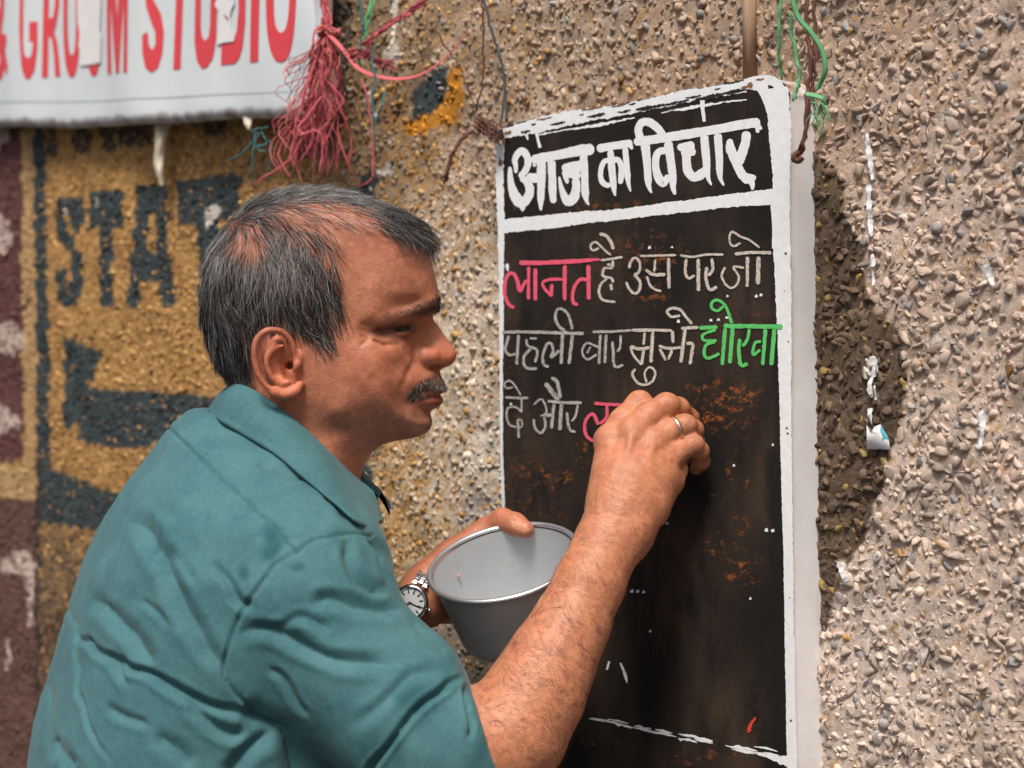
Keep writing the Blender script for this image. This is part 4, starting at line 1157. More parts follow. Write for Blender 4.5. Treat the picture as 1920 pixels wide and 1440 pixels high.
hw = empty('hanging_wire', Matrix.Identity(4)); tag(hw, 'rusty brown hanging wire hooked into the hole in the notice board side', 'wire')
strand('wire', [(1512, -20, 1.455), (1514, 60, 1.452), (1520, 120, 1.448), (1512, 180, 1.446), (1510, 240, 1.443), (1500, 285, 1.446), (1494, 294, 1.46)], 0.0019, M_BWN, hw, 1.0, taper=False)
strand('wire', [(1526, -20, 1.455), (1528, 70, 1.452), (1526, 140, 1.448), (1518, 200, 1.446), (1508, 260, 1.444), (1496, 290, 1.455)], 0.0017, M_BWN, hw, 1.0, taper=False)
strand('wire', [(1498, 285, 1.446), (1490, 292, 1.447), (1490, 299, 1.447), (1498, 301, 1.446), (1504, 294, 1.445)], 0.0028, M_BWN, hw, 1.0, taper=False)
# dried white drips on the stones
for i, (pts, w) in enumerate([([(1625, 250), (1629, 280), (1634, 320), (1636, 338)], [6, 11, 9, 4]), ([(1629, 346), (1630, 380), (1632, 420), (1634, 443)], [9, 8, 12, 4]), ([(1635, 476), (1637, 500)], [7, 8]), ([(1636, 508), (1638, 535)], [5, 4]), ([(1634, 668), (1640, 690), (1632, 715), (1630, 740)], [16, 12, 8, 9]), ([(1640, 722), (1642, 750)], [6, 5]), ([(1632, 765), (1632, 780), (1636, 796)], [9, 7, 3]), ([(1842, 770), (1842, 800), (1837, 842)], [14, 12, 7]), ([(1572, 1056), (1580, 1075), (1587, 1090)], [9, 10, 12]), ([(1840, 505), (1856, 498)], [12, 10]), ([(1852, 500), (1856, 520), (1862, 535)], [12, 10, 6])]):
    V, Fs, c = stroke_mesh(pts, np.asarray(w, float), WALL_OFF + 0.0052, 0.10, 900 + i)
    V[:, 1] += 0.0012 * vnoise(V, 90, 77)
    o = add('paint_drip', mesh_np('paint_drip', V, Fs), M_PAPER, wall); o['label'] = 'dried white paint drip on the stones'
# sticker scrap on the wall
lp = [(1625, 797), (1632, 812), (1640, 800), (1650, 796), (1656, 806), (1664, 818), (1669, 843), (1625, 842)]
q = wl(np.array([p_[0] for p_ in lp], float), np.array([p_[1] for p_ in lp], float), WALL_OFF + 0.0065)
V = np.vstack([q, q + np.array([0, 0.0008, 0]), [q.mean(0)]])
n = len(lp); Fs = [np.array([(2 * n, i, (i + 1) % n) for i in range(n)]), np.array([(i, n + i, n + (i + 1) % n, (i + 1) % n) for i in range(n)])]
t = NT('sticker_print'); nz = t.noise(55, 2, .5); t.base(t.mix(t.ramp(nz, [(0.57, 0.0), (0.60, 1.0)]), (0.74, 0.74, 0.75), (0.05, 0.28, 0.36))); t.set(Roughness=0.6)
o = add('sticker_scrap', mesh_np('sticker_scrap', V, Fs, False), t.m); o.matrix_world = WM
tag(o, 'torn white and teal sticker scrap on the wall right of the notice board', 'sticker')
# ================================================================ the man: implicit-surface tools
def smin(a, b, k):
    h = np.clip(0.5 + 0.5 * (b - a) / k, 0, 1)
    return b + (a - b) * h - k * h * (1 - h)
def smax(a, b, k): return -smin(-a, -b, k)

def cone_seg(p, a, b, ra, rb):
    ab = b - a
    L = ab @ ab + 1e-12
    t = np.clip(((p - a) @ ab) / L, 0, 1)
    return np.linalg.norm(p - a - t[:, None] * ab, axis=1) - (ra + (rb - ra) * t)

def chain(p, pts, k=0.004):
    """pts: list of (xyz, r)"""
    d = None
    for (a, ra), (b, rb) in zip(pts[:-1], pts[1:]):
        e = cone_seg(p, np.asarray(a), np.asarray(b), ra, rb)
        d = e if d is None else smin(d, e, k)
    return d

def dchain(p, pts, n=4):
    """chain through a smooth curve, without swellings at its joints"""
    c = catmull(np.array([[*q[0], q[1]] for q in pts]), n)
    d = None
    for a, b in zip(c[:-1], c[1:]):
        e = cone_seg(p, a[:3], b[:3], a[3], b[3])
        d = e if d is None else np.minimum(d, e)
    return d

def ellipsoid(p, c, r, R=None):
    q = p - np.asarray(c)
    if R is not None: q = q @ R
    r = np.asarray(r)
    k0 = np.linalg.norm(q / r, axis=1); k1 = np.linalg.norm(q / r ** 2, axis=1)
    return k0 * (k0 - 1) / (k1 + 1e-9)

def boxed(comps, p):
    """comps: [(lo, hi, fn, k)] blended in order; each is evaluated only near its box"""
    d = np.full(len(p), 0.2)
    for lo, hi, fn, k in comps:
        m = np.all((p > lo - 0.03) & (p < hi + 0.03), axis=1)
        if not m.any(): continue
        e = fn(p[m])
        d[m] = smin(d[m], e, k)
    return d

def surface_nets(fn, lo, hi, h, B=16, relax=1, slack=1.8):
    lo = np.asarray(lo, float); hi = np.asarray(hi, float)
    nb = np.ceil((hi - lo) / (h * B)).astype(int)
    bi = np.stack(np.meshgrid(*[np.arange(k) for k in nb], indexing='ij'), -1).reshape(-1, 3)
    cen = lo + (bi + 0.5) * B * h
    dc = fn(cen)
    bi = bi[np.abs(dc) < h * B * 0.87 * slack + 0.004]
    G = (nb * B + 2).astype(np.int64)
    loc = np.stack(np.meshgrid(*[np.arange(B + 1)] * 3, indexing='ij'), -1)
    cids, cpos, quads = [], [], []
    off = np.array([[i, j, k] for i in (0, 1) for j in (0, 1) for k in (0, 1)])
    edges = [(0, 1), (2, 3), (4, 5), (6, 7), (0, 2), (1, 3), (4, 6), (5, 7), (0, 4), (1, 5), (2, 6), (3, 7)]
    gid = lambda c: (c[:, 0] * G[1] + c[:, 1]) * G[2] + c[:, 2]
    for c0 in range(0, len(bi), 48):
        blk = bi[c0:c0 + 48]
        idx = blk[:, None, None, None, :] * B + loc[None]
        val = fn((lo + idx.reshape(-1, 3) * h)).reshape(len(blk), B + 1, B + 1, B + 1)
        sg = val < 0
        cnt = sum(sg[:, i:i + B, j:j + B, k:k + B].astype(np.int8) for i, j, k in off)
        w = np.argwhere((cnt > 0) & (cnt < 8))
        if len(w) == 0: continue
        b_, ijk = w[:, 0], w[:, 1:]
        v8 = np.stack([val[b_, ijk[:, 0] + o[0], ijk[:, 1] + o[1], ijk[:, 2] + o[2]] for o in off], -1)
        acc = np.zeros((len(w), 3)); n = np.zeros(len(w))
        for e0, e1 in edges:
            a, b = v8[:, e0], v8[:, e1]
            m = (a < 0) != (b < 0)
            t = a[m] / (a[m] - b[m])
            acc[m] += off[e0] + t[:, None] * (off[e1] - off[e0])
            n[m] += 1
        g = blk[b_] * B + ijk
        cids.append(gid(g.astype(np.int64)))
        cpos.append(lo + (g + acc / n[:, None]) * h)
        for ax in range(3):
            sl0 = [slice(None), slice(0, B), slice(0, B), slice(0, B)]
            sl1 = list(sl0); sl1[ax + 1] = slice(1, B + 1)
            A, Bv = sg[tuple(sl0)], sg[tuple(sl1)]
            w2 = np.argwhere(A != Bv)
            if len(w2) == 0: continue
            g2 = (blk[w2[:, 0]] * B + w2[:, 1:]).astype(np.int64)
            flip = A[tuple(w2.T)]
            u, v = [(1, 2), (2, 0), (0, 1)][ax]
            e = np.eye(3, dtype=np.int64)
            q = np.stack([gid(g2 - e[u] - e[v]), gid(g2 - e[v]), gid(g2), gid(g2 - e[u])], -1)
            q[~flip] = q[~flip][:, ::-1]
            quads.append(q)
    ids = np.concatenate(cids); pos = np.concatenate(cpos)
    uid, first = np.unique(ids, return_index=True)
    V = pos[first]
    Q = np.concatenate(quads)
    ix = np.searchsorted(uid, Q); ix = np.clip(ix, 0, len(uid) - 1)
    ok = np.all(uid[ix] == Q, axis=1)
    Q = ix[ok]
    for _ in range(relax):
        s = np.zeros_like(V); c = np.zeros(len(V))
        for k in range(4):
            a, b = Q[:, k], Q[:, (k + 1) % 4]
            np.add.at(s, a, V[b]); np.add.at(c, a, 1)
            np.add.at(s, b, V[a]); np.add.at(c, b, 1)
        V = 0.5 * V + 0.5 * s / np.maximum(c, 1)[:, None]
    return V, Q

def vert_normals(V, Q):
    fn = np.cross(V[Q[:, 2]] - V[Q[:, 0]], V[Q[:, 3]] - V[Q[:, 1]])
    n = np.zeros_like(V)
    for k in range(4): np.add.at(n, Q[:, k], fn)
    return n / (np.linalg.norm(n, axis=1)[:, None] + 1e-15)

# ================================================================ head (a relief over the profile, the same on both sides)
DH = 1.60                                  # depth of the head's middle plane
def HP(x, y, w):                           # photo position + mm off the middle plane -> place
    return P(x, y, DH - w * 0.001)
def uz(x, y, w=0.0):
    p = P(x, y, DH - np.asarray(w) * 0.001) if np.isscalar(x) else None
    return p[0], p[2]

SIL = [(799, 448), (805, 476), (813, 505), (819, 530), (824, 552), (825, 567), (819, 580), (811, 590), (813, 600), (822, 611), (831, 624), (841, 638), (850, 651),
       (855.5, 661), (856, 669), (851, 680), (842, 687), (832, 690), (824, 694), (826, 703), (831, 713), (835, 722), (834, 731), (827, 738), (821, 741), (825, 745), (828, 751), (825, 759), (816, 766),
       (807, 771), (807, 779), (811, 788), (810, 798), (803, 809), (790, 817), (772, 822), (745, 826), (718, 833), (699, 846), (686, 866), (674, 890), (664, 930), (655, 990), (640, 1060),
       (400, 1060), (392, 980), (398, 880), (410, 800), (424, 750), (430, 722), (417, 697), (402, 664), (390, 622), (383, 575), (384, 530), (392, 487), (407, 450), (428, 420), (458, 392), (496, 371),
       (540, 359), (590, 355), (640, 361), (690, 374), (735, 392), (770, 415), (790, 434)]
RSIL = [(799, 448, 60), (817, 521, 52), (825, 562, 44), (811, 590, 17), (822, 611, 8), (841, 638, 8.5), (856, 666, 12), (838, 689, 11), (826, 703, 17), (834, 727, 20), (821, 741, 18), (827, 752, 19),
        (807, 773, 20), (811, 793, 24), (797, 814, 24), (760, 825, 27), (699, 846, 42), (674, 890, 52), (655, 990, 58), (400, 980, 60), (410, 800, 56), (430, 722, 52), (402, 664, 66), (384, 560, 74), (428, 420, 76), (540, 359, 78), (640, 361, 76), (735, 392, 72), (780, 425, 66)]
WC = [  # (x, y, half-breadth mm)
    (470, 560, 75), (520, 480, 73), (600, 440, 69), (560, 560, 76), (450, 640, 68), (520, 640, 73), (640, 470, 68), (430, 600, 68), (560, 400, 66), (480, 440, 70), (680, 430, 63),
    (660, 520, 66.5), (700, 480, 62), (740, 470, 55), (780, 500, 44), (800, 520, 37), (700, 540, 64), (745, 535, 55), (790, 540, 42), (630, 580, 69), (670, 570, 65),
    (715, 600, 60), (762, 588, 49), (800, 574, 34), (680, 600, 63), (745, 565, 55), (715, 575, 61), (770, 520, 49.5),
    (697, 622, 55), (720, 614, 50), (742, 612, 42), (760, 610, 34.5), (776, 610, 27), (792, 608, 17), (806, 606, 10.5),
    (700, 640, 59.5), (727, 648, 53), (751, 642, 42), (768, 634, 30), (788, 628, 17), (808, 628, 10.5), (825, 640, 9.5),
    (690, 664, 64), (655, 660, 67), (620, 660, 70), (730, 668, 57.5), (752, 664, 47), (768, 664, 31), (783, 660, 19), (800, 655, 13.5), (822, 656, 12), (840, 668, 10.5),
    (770, 684, 35), (783, 680, 20.5), (797, 676, 18), (813, 674, 14.5), (790, 690, 22), (808, 688, 14),
    (745, 690, 49), (705, 700, 61.5), (660, 705, 66.5), (615, 700, 69), (580, 690, 71), (770, 705, 37.5), (792, 712, 26), (812, 712, 19),
    (748, 720, 46), (720, 735, 55.5), (680, 745, 61.5), (640, 750, 65), (600, 745, 66), (772, 735, 33), (795, 734, 25), (815, 731, 17),
    (760, 757, 32.5), (778, 757, 26), (800, 757, 19.5), (815, 757, 13), (745, 775, 40), (775, 775, 30), (792, 774, 20), (780, 792, 28), (797, 795, 21.5), (760, 800, 33), (735, 795, 45), (700, 782, 57), (660, 780, 61), (620, 775, 63), (590, 770, 62),
    (600, 800, 57), (640, 803, 52), (680, 808, 44), (720, 815, 34), (755, 816, 26), (650, 830, 50), (600, 840, 54), (560, 820, 56), (690, 828, 42),
    (560, 760, 64), (530, 740, 64), (500, 700, 64), (470, 700, 58), (520, 700, 69), (460, 740, 54), (500, 780, 56), (450, 820, 54), (550, 880, 57), (480, 880, 60), (620, 900, 52), (560, 980, 64), (460, 980, 66),
]
_sil = np.array([uz(x, y, 0.0) for x, y in SIL])
_wc = np.array([[*uz(x, y, w), w * 0.001] for x, y, w in WC])
_rs = np.array([[*uz(x, y, 0.0), r * 0.001] for x, y, r in RSIL])
U0, U1, Z0, Z1, GS = -0.31, -0.035, 1.32, 1.70, 0.001
gu = np.arange(U0, U1, GS); gz_ = np.arange(Z0, Z1, GS)
GU, GZ = np.meshgrid(gu, gz_, indexing='ij')
fu, fz = GU.ravel(), GZ.ravel()
sd = seg_dist(fu, fz, np.vstack([_sil, _sil[:1]]))
sd = np.where(in_poly(fu, fz, _sil), sd, -sd)
# thin-plate spline of the half-breadths
def tps(c, v, qx, qy, lam=2e-6):
    n = len(c)
    d = np.linalg.norm(c[:, None] - c[None], axis=2)
    K = np.where(d > 0, d ** 2 * np.log(d + 1e-12), 0) + lam * np.eye(n)
    Pm = np.hstack([np.ones((n, 1)), c])
    A = np.block([[K, Pm], [Pm.T, np.zeros((3, 3))]])
    sol = np.linalg.solve(A, np.concatenate([v, np.zeros(3)]))
    out = sol[n] + sol[n + 1] * qx + sol[n + 2] * qy
    for i in range(n):
        r2 = (qx - c[i, 0]) ** 2 + (qy - c[i, 1]) ** 2
        out = out + sol[i] * 0.5 * r2 * np.log(r2 + 1e-12)
    return out
Wc = np.clip(tps(_wc[:, :2], _wc[:, 2], fu, fz), 0.006, 0.085)
iw = 1.0 / (((fu[:, None] - _rs[:, 0]) ** 2 + (fz[:, None] - _rs[:, 1]) ** 2 + 1e-5) ** 1.5)
Rr = (iw @ _rs[:, 2]) / iw.sum(1)
sdp_ = np.maximum(sd, 0)
Ws = np.sqrt(2 * Rr * sdp_ + 0.65 * sdp_ ** 2)
Wm = smin(Ws, Wc, 0.007)
W2 = np.where(sd > 0, np.maximum(Wm, 0) ** 2 + 0.0, 2 * Rr * sd).reshape(GU.shape)
def blur(a, n=1):
    for _ in range(n):
        p_ = np.pad(a, 1, mode='edge')
        a = (p_[:-2, 1:-1] + p_[2:, 1:-1] + p_[1:-1, :-2] + p_[1:-1, 2:] + 4 * p_[1:-1, 1:-1]) / 8
    return a
W2 = blur(W2, 3)
WU, WZ = np.gradient(W2, GS)
def sample(arr, u, z):
    a = np.clip((u - U0) / GS, 0, arr.shape[0] - 1.001); b = np.clip((z - Z0) / GS, 0, arr.shape[1] - 1.001)
    i = a.astype(int); j = b.astype(int); fa = a - i; fb = b - j
    return (arr[i, j] * (1 - fa) * (1 - fb) + arr[i + 1, j] * fa * (1 - fb) + arr[i, j + 1] * (1 - fa) * fb + arr[i + 1, j + 1] * fa * fb)

mm = 0.001
def hc(lst, scale=1.0):
    """chain in head space: (x, y, w mm, r mm) -> place"""
    return [(HP(x, y, w), r * mm * scale) for x, y, w, r in lst]
EAR_HELIX = hc([(553, 668, 77, 2.6), (545, 640, 81, 2.8), (528, 622, 86, 3.0), (505, 619, 90, 3.2), (486, 630, 92, 3.3), (477, 650, 93, 3.2), (477, 675, 92, 3.0), (484, 702, 90, 2.9), (497, 722, 87, 2.8), (515, 736, 83, 3.4)])
EAR_LOBE = hc([(515, 736, 83, 3.8), (535, 740, 80, 4.6), (552, 734, 77, 4.8), (562, 722, 73, 4.2)])
EAR_ANTI = hc([(515, 642, 85, 2.2), (502, 662, 86.5, 2.6), (500, 685, 86, 2.8), (508, 706, 84, 2.8), (524, 720, 81, 2.8), (540, 717, 79, 2.6)])
EAR_ANTI2 = hc([(530, 648, 82, 1.8), (514, 655, 85, 2.2), (502, 668, 86, 2.4)])
EAR_TRAG = hc([(560, 668, 73, 4.2), (556, 684, 77, 3.6), (553, 694, 77, 3.0)])
EAR_PLATE = hc([(520, 640, 76, 5), (505, 670, 77, 5.5), (512, 705, 76, 5.5), (535, 725, 73, 6)])
EAR_BACK = hc([(515, 650, 70, 8), (515, 690, 70, 8)])
BROW = hc([(708, 603, 52.5, 2.8), (740, 594, 47, 4.0), (785, 582, 35.5, 5.0), (812, 575, 20, 5.0)])
LID_U = hc([(690, 624, 51.5, 2.0), (708, 616, 47.5, 2.6), (730, 609.5, 42.8, 3.2), (752, 606, 39.4, 3.3), (767, 607, 32, 3.2), (780, 613, 24.5, 2.2)])
LID_L = hc([(692, 627, 51, 2.0), (712, 629, 47, 2.4), (735, 629, 43, 2.7), (757, 625.5, 38.6, 2.7), (768, 622, 33, 2.6), (776, 616, 28, 2.4)])
BAG = hc([(708, 642, 52, 3), (732, 646, 45.5, 3.4), (757, 640, 35.5, 3.2), (775, 631, 24, 2.6)])
EYE_C = HP(738, 617, 27.5); EYE_R = 0.0125
ALA = hc([(784, 679, 16.5, 5.8), (795, 668, 16, 8.0), (810, 668, 13, 7.2), (822, 678, 9.5, 4.2)])
NOSTRIL = hc([(803, 690, 11, 3.0), (817, 688, 7.5, 3.4), (829, 685, 5.5, 2.0)])
LIP_U = hc([(831, 728, 0, 3.6), (824, 731, 7, 3.6), (811, 735, 13, 3.2), (795, 742, 19, 2.6), (778, 751, 24, 1.6)])
LIP_L = hc([(821, 750, 0, 5.0), (814, 752, 7, 4.6), (803, 753, 12.5, 3.9), (789, 754.5, 18.5, 2.7), (777, 755, 23.5, 1.6)])
MOUTH = hc([(828, 740, 0, 0.9), (818, 741, 9.5, 0.9), (804, 745, 17.5, 0.9), (788, 750.5, 24, 0.9), (773, 755.5, 28, 0.8)])
NASO = hc([(779, 677, 27, 1.0), (768, 700, 39, 1.2), (759, 725, 43.5, 1.2), (752, 750, 44, 1.0)])
MARIO = hc([(768, 762, 33.5, 1.0), (762, 782, 34, 0.8)])
CROW = [hc([(688, 622, 58, .9), (668, 614, 65, .8)]), hc([(688, 630, 58.5, .9), (664, 636, 66, .8)]), hc([(690, 637, 58, .8), (672, 650, 65, .7)]), hc([(700, 640, 56.5, .9), (722, 648, 52.5, 1.0), (748, 645, 44, .9)]), hc([(690, 612, 58.5, .5), (676, 606, 63, .5)])]
DHv = np.array([0, DH, 0])

def head_sdf(p):
    q = p.copy()
    w = DH - p[:, 1]
    q[:, 1] = DH - np.abs(w)                # mirror to the near side
    aw = np.abs(w)
    # undo the perspective shift so the relief is a true symmetric head
    w2 = sample(W2, q[:, 0], q[:, 2]); wu = sample(WU, q[:, 0], q[:, 2]); wz = sample(WZ, q[:, 0], q[:, 2])
    d = (aw ** 2 - w2) / np.sqrt(4 * aw ** 2 + wu ** 2 + wz ** 2 + 1e-7)
    d = np.clip(d, -0.03, 0.1)
    out = (p[:, 0] < U0 + .003) | (p[:, 0] > U1 - .003) | (p[:, 2] < Z0 + .003) | (p[:, 2] > Z1 - .003)
    d[out] = 0.1
    lo = HP(840, 840, 0); 
    near = (q[:, 0] > HP(675, 700, 60)[0]) & (q[:, 2] > HP(700, 800, 30)[2]) & (q[:, 2] < HP(700, 540, 30)[2])
    if near.any():
        r = q[near]; e = d[near]
        e = smin(e, dchain(r, BROW), 0.009)
        eye_hole = np.linalg.norm(r - EYE_C, axis=1) - (EYE_R + 0.0012)
        e = smax(e, -eye_hole, 0.0015)
        e = smin(e, dchain(r, LID_U), 0.0032)
        e = smin(e, dchain(r, LID_L), 0.0032)
        e = smin(e, chain(r, ALA, .004), 0.0035)
        e = smax(e, -chain(r, NOSTRIL), 0.002)
        e = smin(e, dchain(r, LIP_U), 0.0032)
        e = smin(e, dchain(r, LIP_L), 0.0032)
        e = smax(e, -chain(r, MOUTH), 0.0022)
        e = smax(e, -chain(r, NASO), 0.006)
        e = smax(e, -chain(r, MARIO), 0.004)
        for c in CROW: e = smax(e, -chain(r, c), 0.003)
        d[near] = e
    near = (q[:, 0] < HP(590, 700, 60)[0]) & (q[:, 0] > HP(450, 700, 60)[0]) & (q[:, 2] > HP(700, 770, 70)[2]) & (q[:, 2] < HP(700, 590, 70)[2]) & (aw > 0.045)
    if near.any():
        r = q[near]; e = d[near]
        e = smin(e, chain(r, EAR_BACK), 0.006)
        ear = chain(r, EAR_PLATE, .006)
        # concha hollow
        ear = smax(ear, -cone_seg(r, HP(532, 690, 84), HP(522, 700, 84), 0.0075, 0.0068), 0.003)
        ear = smax(ear, -cone_seg(r, HP(528, 664, 85), HP(520, 672, 86), 0.0045, 0.0045), 0.003)
        ear = smin(ear, dchain(r, EAR_HELIX), 0.0035)
        ear = smin(ear, dchain(r, EAR_ANTI), 0.0025)
        ear = smin(ear, dchain(r, EAR_ANTI2), 0.0025)
        ear = smin(ear, dchain(r, EAR_LOBE), 0.004)
        e = smin(e, ear, 0.003)
        e = smin(e, chain(r, EAR_TRAG), 0.003)
        e = smax(e, -cone_seg(r, HP(538, 686, 84), HP(545, 686, 64), 0.0045, 0.003), 0.003)
        d[near] = e
    return d

# ================================================================ right arm and the writing hand
ARM_R = [(P(800, 1415, 1.44), .052), (P(880, 1425, 1.445), .052), (P(960, 1372, 1.455), .0455), (P(1004, 1300, 1.465), .0410), (P(1036, 1236, 1.475), .0365), (P(1071, 1170, 1.487), .0320), (P(1106, 1092, 1.50), .0293), (P(1134, 1030, 1.512), .0272), (P(1155, 985, 1.52), .0262)]
WRIST = [(P(1148, 1000, 1.518), .0255), (P(1162, 955, 1.525), .026), (P(1170, 915, 1.532), .028)]
WRIST2 = [(P(1180, 1000, 1.522), .022), (P(1196, 950, 1.53), .0225), (P(1205, 905, 1.54), .023)]
def C(x, y, D, r): return (P(x, y, D), r * mm * 0.94)
# metacarpals
META = [[C(1150, 930, 1.533, 21), C(1148, 870, 1.547, 16.5), C(1143, 828, 1.556, 14.2)],
        [C(1172, 930, 1.530, 21), C(1180, 870, 1.541, 17), C(1184, 812, 1.550, 14.0)],
        [C(1196, 935, 1.530, 20), C(1212, 880, 1.539, 16.5), C(1222, 830, 1.548, 13.2)],
        [C(1215, 940, 1.535, 18.5), C(1238, 895, 1.541, 15.0), C(1252, 856, 1.550, 12.0)]]
PALM = [C(1165, 920, 1.553, 20), C(1185, 850, 1.570, 17)], [C(1215, 920, 1.552, 17), C(1230, 870, 1.566, 14)], [C(1150, 900, 1.555, 17), C(1150, 850, 1.575, 14)]
FING = [[C(1143, 826, 1.556, 14.0), C(1170, 792, 1.566, 14.2), C(1199, 757, 1.578, 12.4), C(1213, 766, 1.602, 9.8), C(1206, 786, 1.624, 8.8), C(1196, 800, 1.640, 7.4)],
        [C(1184, 812, 1.550, 13.8), C(1217, 780, 1.558, 13.0), C(1249, 760, 1.570, 11.8), C(1272, 765, 1.582, 10.0), C(1292, 784, 1.598, 9.3), C(1284, 806, 1.618, 8.3), C(1262, 816, 1.632, 7.4)],
        [C(1224, 830, 1.548, 13.0), C(1255, 808, 1.555, 11.6), C(1283, 799, 1.563, 11.0), C(1300, 806, 1.574, 9.6), C(1304, 832, 1.592, 8.8), C(1292, 852, 1.606, 7.8), C(1274, 856, 1.618, 7.0)],
        [C(1253, 856, 1.550, 11.8), C(1277, 842, 1.555, 10.6), C(1299, 834, 1.560, 9.9), C(1312, 845, 1.568, 8.6), C(1315, 866, 1.580, 7.8), C(1306, 878, 1.590, 6.8)]]
THUMB_R = [C(1150, 930, 1.556, 17), C(1140, 880, 1.585, 15), C(1150, 845, 1.607, 12.5), C(1172, 822, 1.626, 11), C(1192, 806, 1.640, 8.5)]
KNUCK = [C(1140, 824, 1.552, 9), C(1186, 812, 1.548, 9), C(1226, 832, 1.546, 8), C(1256, 856, 1.547, 7.5)]
PIPS = [C(1201, 757, 1.574, 9), C(1252, 759, 1.566, 9), C(1286, 797, 1.559, 8.6), C(1301, 832, 1.556, 7.8)]
ULNAR = [C(1222, 945, 1.540, 14), C(1258, 905, 1.553, 11.5), C(1272, 880, 1.562, 10)]
TENDON = [[C(1164, 915, 1.506, 3.0), C(1184, 820, 1.534, 3.4)], [C(1188, 920, 1.506, 3.0), C(1224, 838, 1.5315, 3.4)], [C(1207, 920, 1.512, 2.8), C(1252, 862, 1.535, 3.2)], [C(1148, 915, 1.512, 2.8), C(1143, 835, 1.540, 3.2)]]
ULNA_HEAD = C(1190, 992, 1.506, 11)
VEIN = [[C(1118, 1000, 1.4945, 1.6), C(1128, 940, 1.507, 1.7), C(1150, 890, 1.512, 1.7), C(1162, 850, 1.527, 1.5)], [C(1150, 900, 1.5085, 1.4), C(1175, 865, 1.522, 1.5), C(1190, 880, 1.5195, 1.5), C(1215, 850, 1.5305, 1.4)], [C(1100, 1080, 1.4725, 1.3), C(1130, 1040, 1.486, 1.4), C(1150, 985, 1.496, 1.3)]]

def hand_r(p):
    d = chain(p, ARM_R, 0.012)
    d = smin(d, chain(p, WRIST, .01), 0.012)
    d = smin(d, chain(p, WRIST2, .01), 0.014)
    d = smin(d, np.linalg.norm(p - ULNA_HEAD[0], axis=1) - ULNA_HEAD[1], 0.012)
    m = p[:, 2] > P(0, 985, 1.53)[2]
    if m.any():
        r = p[m]; e = None
        for c in META + list(PALM):
            f = chain(r, c, .008)
            e = f if e is None else smin(e, f, 0.010)
        e = smin(e, chain(r, ULNAR, .006), 0.010)
        e = smin(d[m], e, 0.016)
        th = chain(r, THUMB_R, .006)
        e = smin(e, th, 0.008)
        fs = None
        for f_, kn, pp in zip(FING, KNUCK, PIPS):
            f = chain(r, f_, 0.005)
            f = smin(f, np.linalg.norm(r - pp[0], axis=1) - pp[1], 0.005)
            f = smin(f, np.linalg.norm(r - kn[0], axis=1) - kn[1], 0.012)
            fs = f if fs is None else smin(fs, f, 0.0022)
        e = smin(e, fs, 0.0050)
        for t_ in TENDON: e = smin(e, chain(r, t_), 0.0040)
        d[m] = e
    for v in VEIN: d = smin(d, chain(p, v, .003), 0.004)
    return d

# ================================================================ left arm and the hand on the pot
ARM_L = [(P(560, 1060, 1.80), .060), (P(640, 1290, 1.79), .050), (P(700, 1200, 1.72), .040), (P(735, 1150, 1.665), .026), (P(782, 1131, 1.640), .0205)]
HL = [[C(782, 1130, 1.640, 21), C(800, 1112, 1.645, 22), C(814, 1098, 1.656, 20)], [C(788, 1140, 1.638, 17), C(806, 1135, 1.640, 17), C(818, 1130, 1.654, 14)], [C(800, 1095, 1.645, 20), C(840, 1060, 1.665, 18), C(872, 1045, 1.674, 14)]]
TH_L = [C(806, 1080, 1.642, 18), C(846, 1040, 1.655, 15.0), C(889, 1010, 1.664, 12.8), C(915, 990, 1.668, 11.8), C(942, 976, 1.660, 12.0), C(966, 983, 1.648, 11.0), C(985, 993, 1.638, 9.2)]
FL = [[C(840, 1085, 1.672, 14), C(905, 1068, 1.700, 10), C(965, 1062, 1.700, 9.5), C(1020, 1060, 1.685, 8.5)],
      [C(838, 1108, 1.668, 14), C(905, 1098, 1.698, 10.2), C(970, 1094, 1.698, 9.5), C(1030, 1090, 1.680, 8.5)],
      [C(834, 1128, 1.662, 13), C(905, 1126, 1.690, 10), C(970, 1124, 1.690, 9.2), C(1025, 1120, 1.675, 8)],
      [C(832, 1148, 1.655, 12), C(900, 1154, 1.680, 9), C(955, 1154, 1.680, 8.2), C(995, 1152, 1.670, 7)]]
def hand_l(p):
    d = chain(p, ARM_L, 0.012)
    for c in HL: d = smin(d, chain(p, c, .01), 0.014)
    fs = None
    for c in FL:
        f = chain(p, c, .005); fs = f if fs is None else smin(fs, f, 0.002)
    d = smin(d, fs, 0.007)
    # flattened where it presses on the pot
    q = p - POT_C
    h = q @ POT_A
    r = np.linalg.norm(q - h[:, None] * POT_A, axis=1)
    pot_d = np.where(h < 0.003, (r - (np.interp(h, [-0.07, 0], [0.0562, 0.0690]) + 0.0006)) * 0.97, 0.05)
    d = smax(d, -pot_d, 0.002)
    return smin(d, chain(p, TH_L, .006), 0.006)
POT_A = np.array([-0.205, -0.372, 0.905]); POT_A /= np.linalg.norm(POT_A)
POT_C = P(944, 1051, 1.585)

def core(p):       # the trunk under the shirt
    d = chain(p, [(P(520, 900, 1.60), .060), (P(440, 1060, 1.60), .085), (P(400, 1350, 1.60), .09), (P(360, 1750, 1.60), .10)], .03)
    d = smin(d, chain(p, [(P(560, 1060, 1.80), .050), (P(450, 1030, 1.60), .06), (P(590, 1110, 1.47), .045), (P(690, 1240, 1.45), .045), (P(800, 1415, 1.44), .050)], .02), .03)
    return d

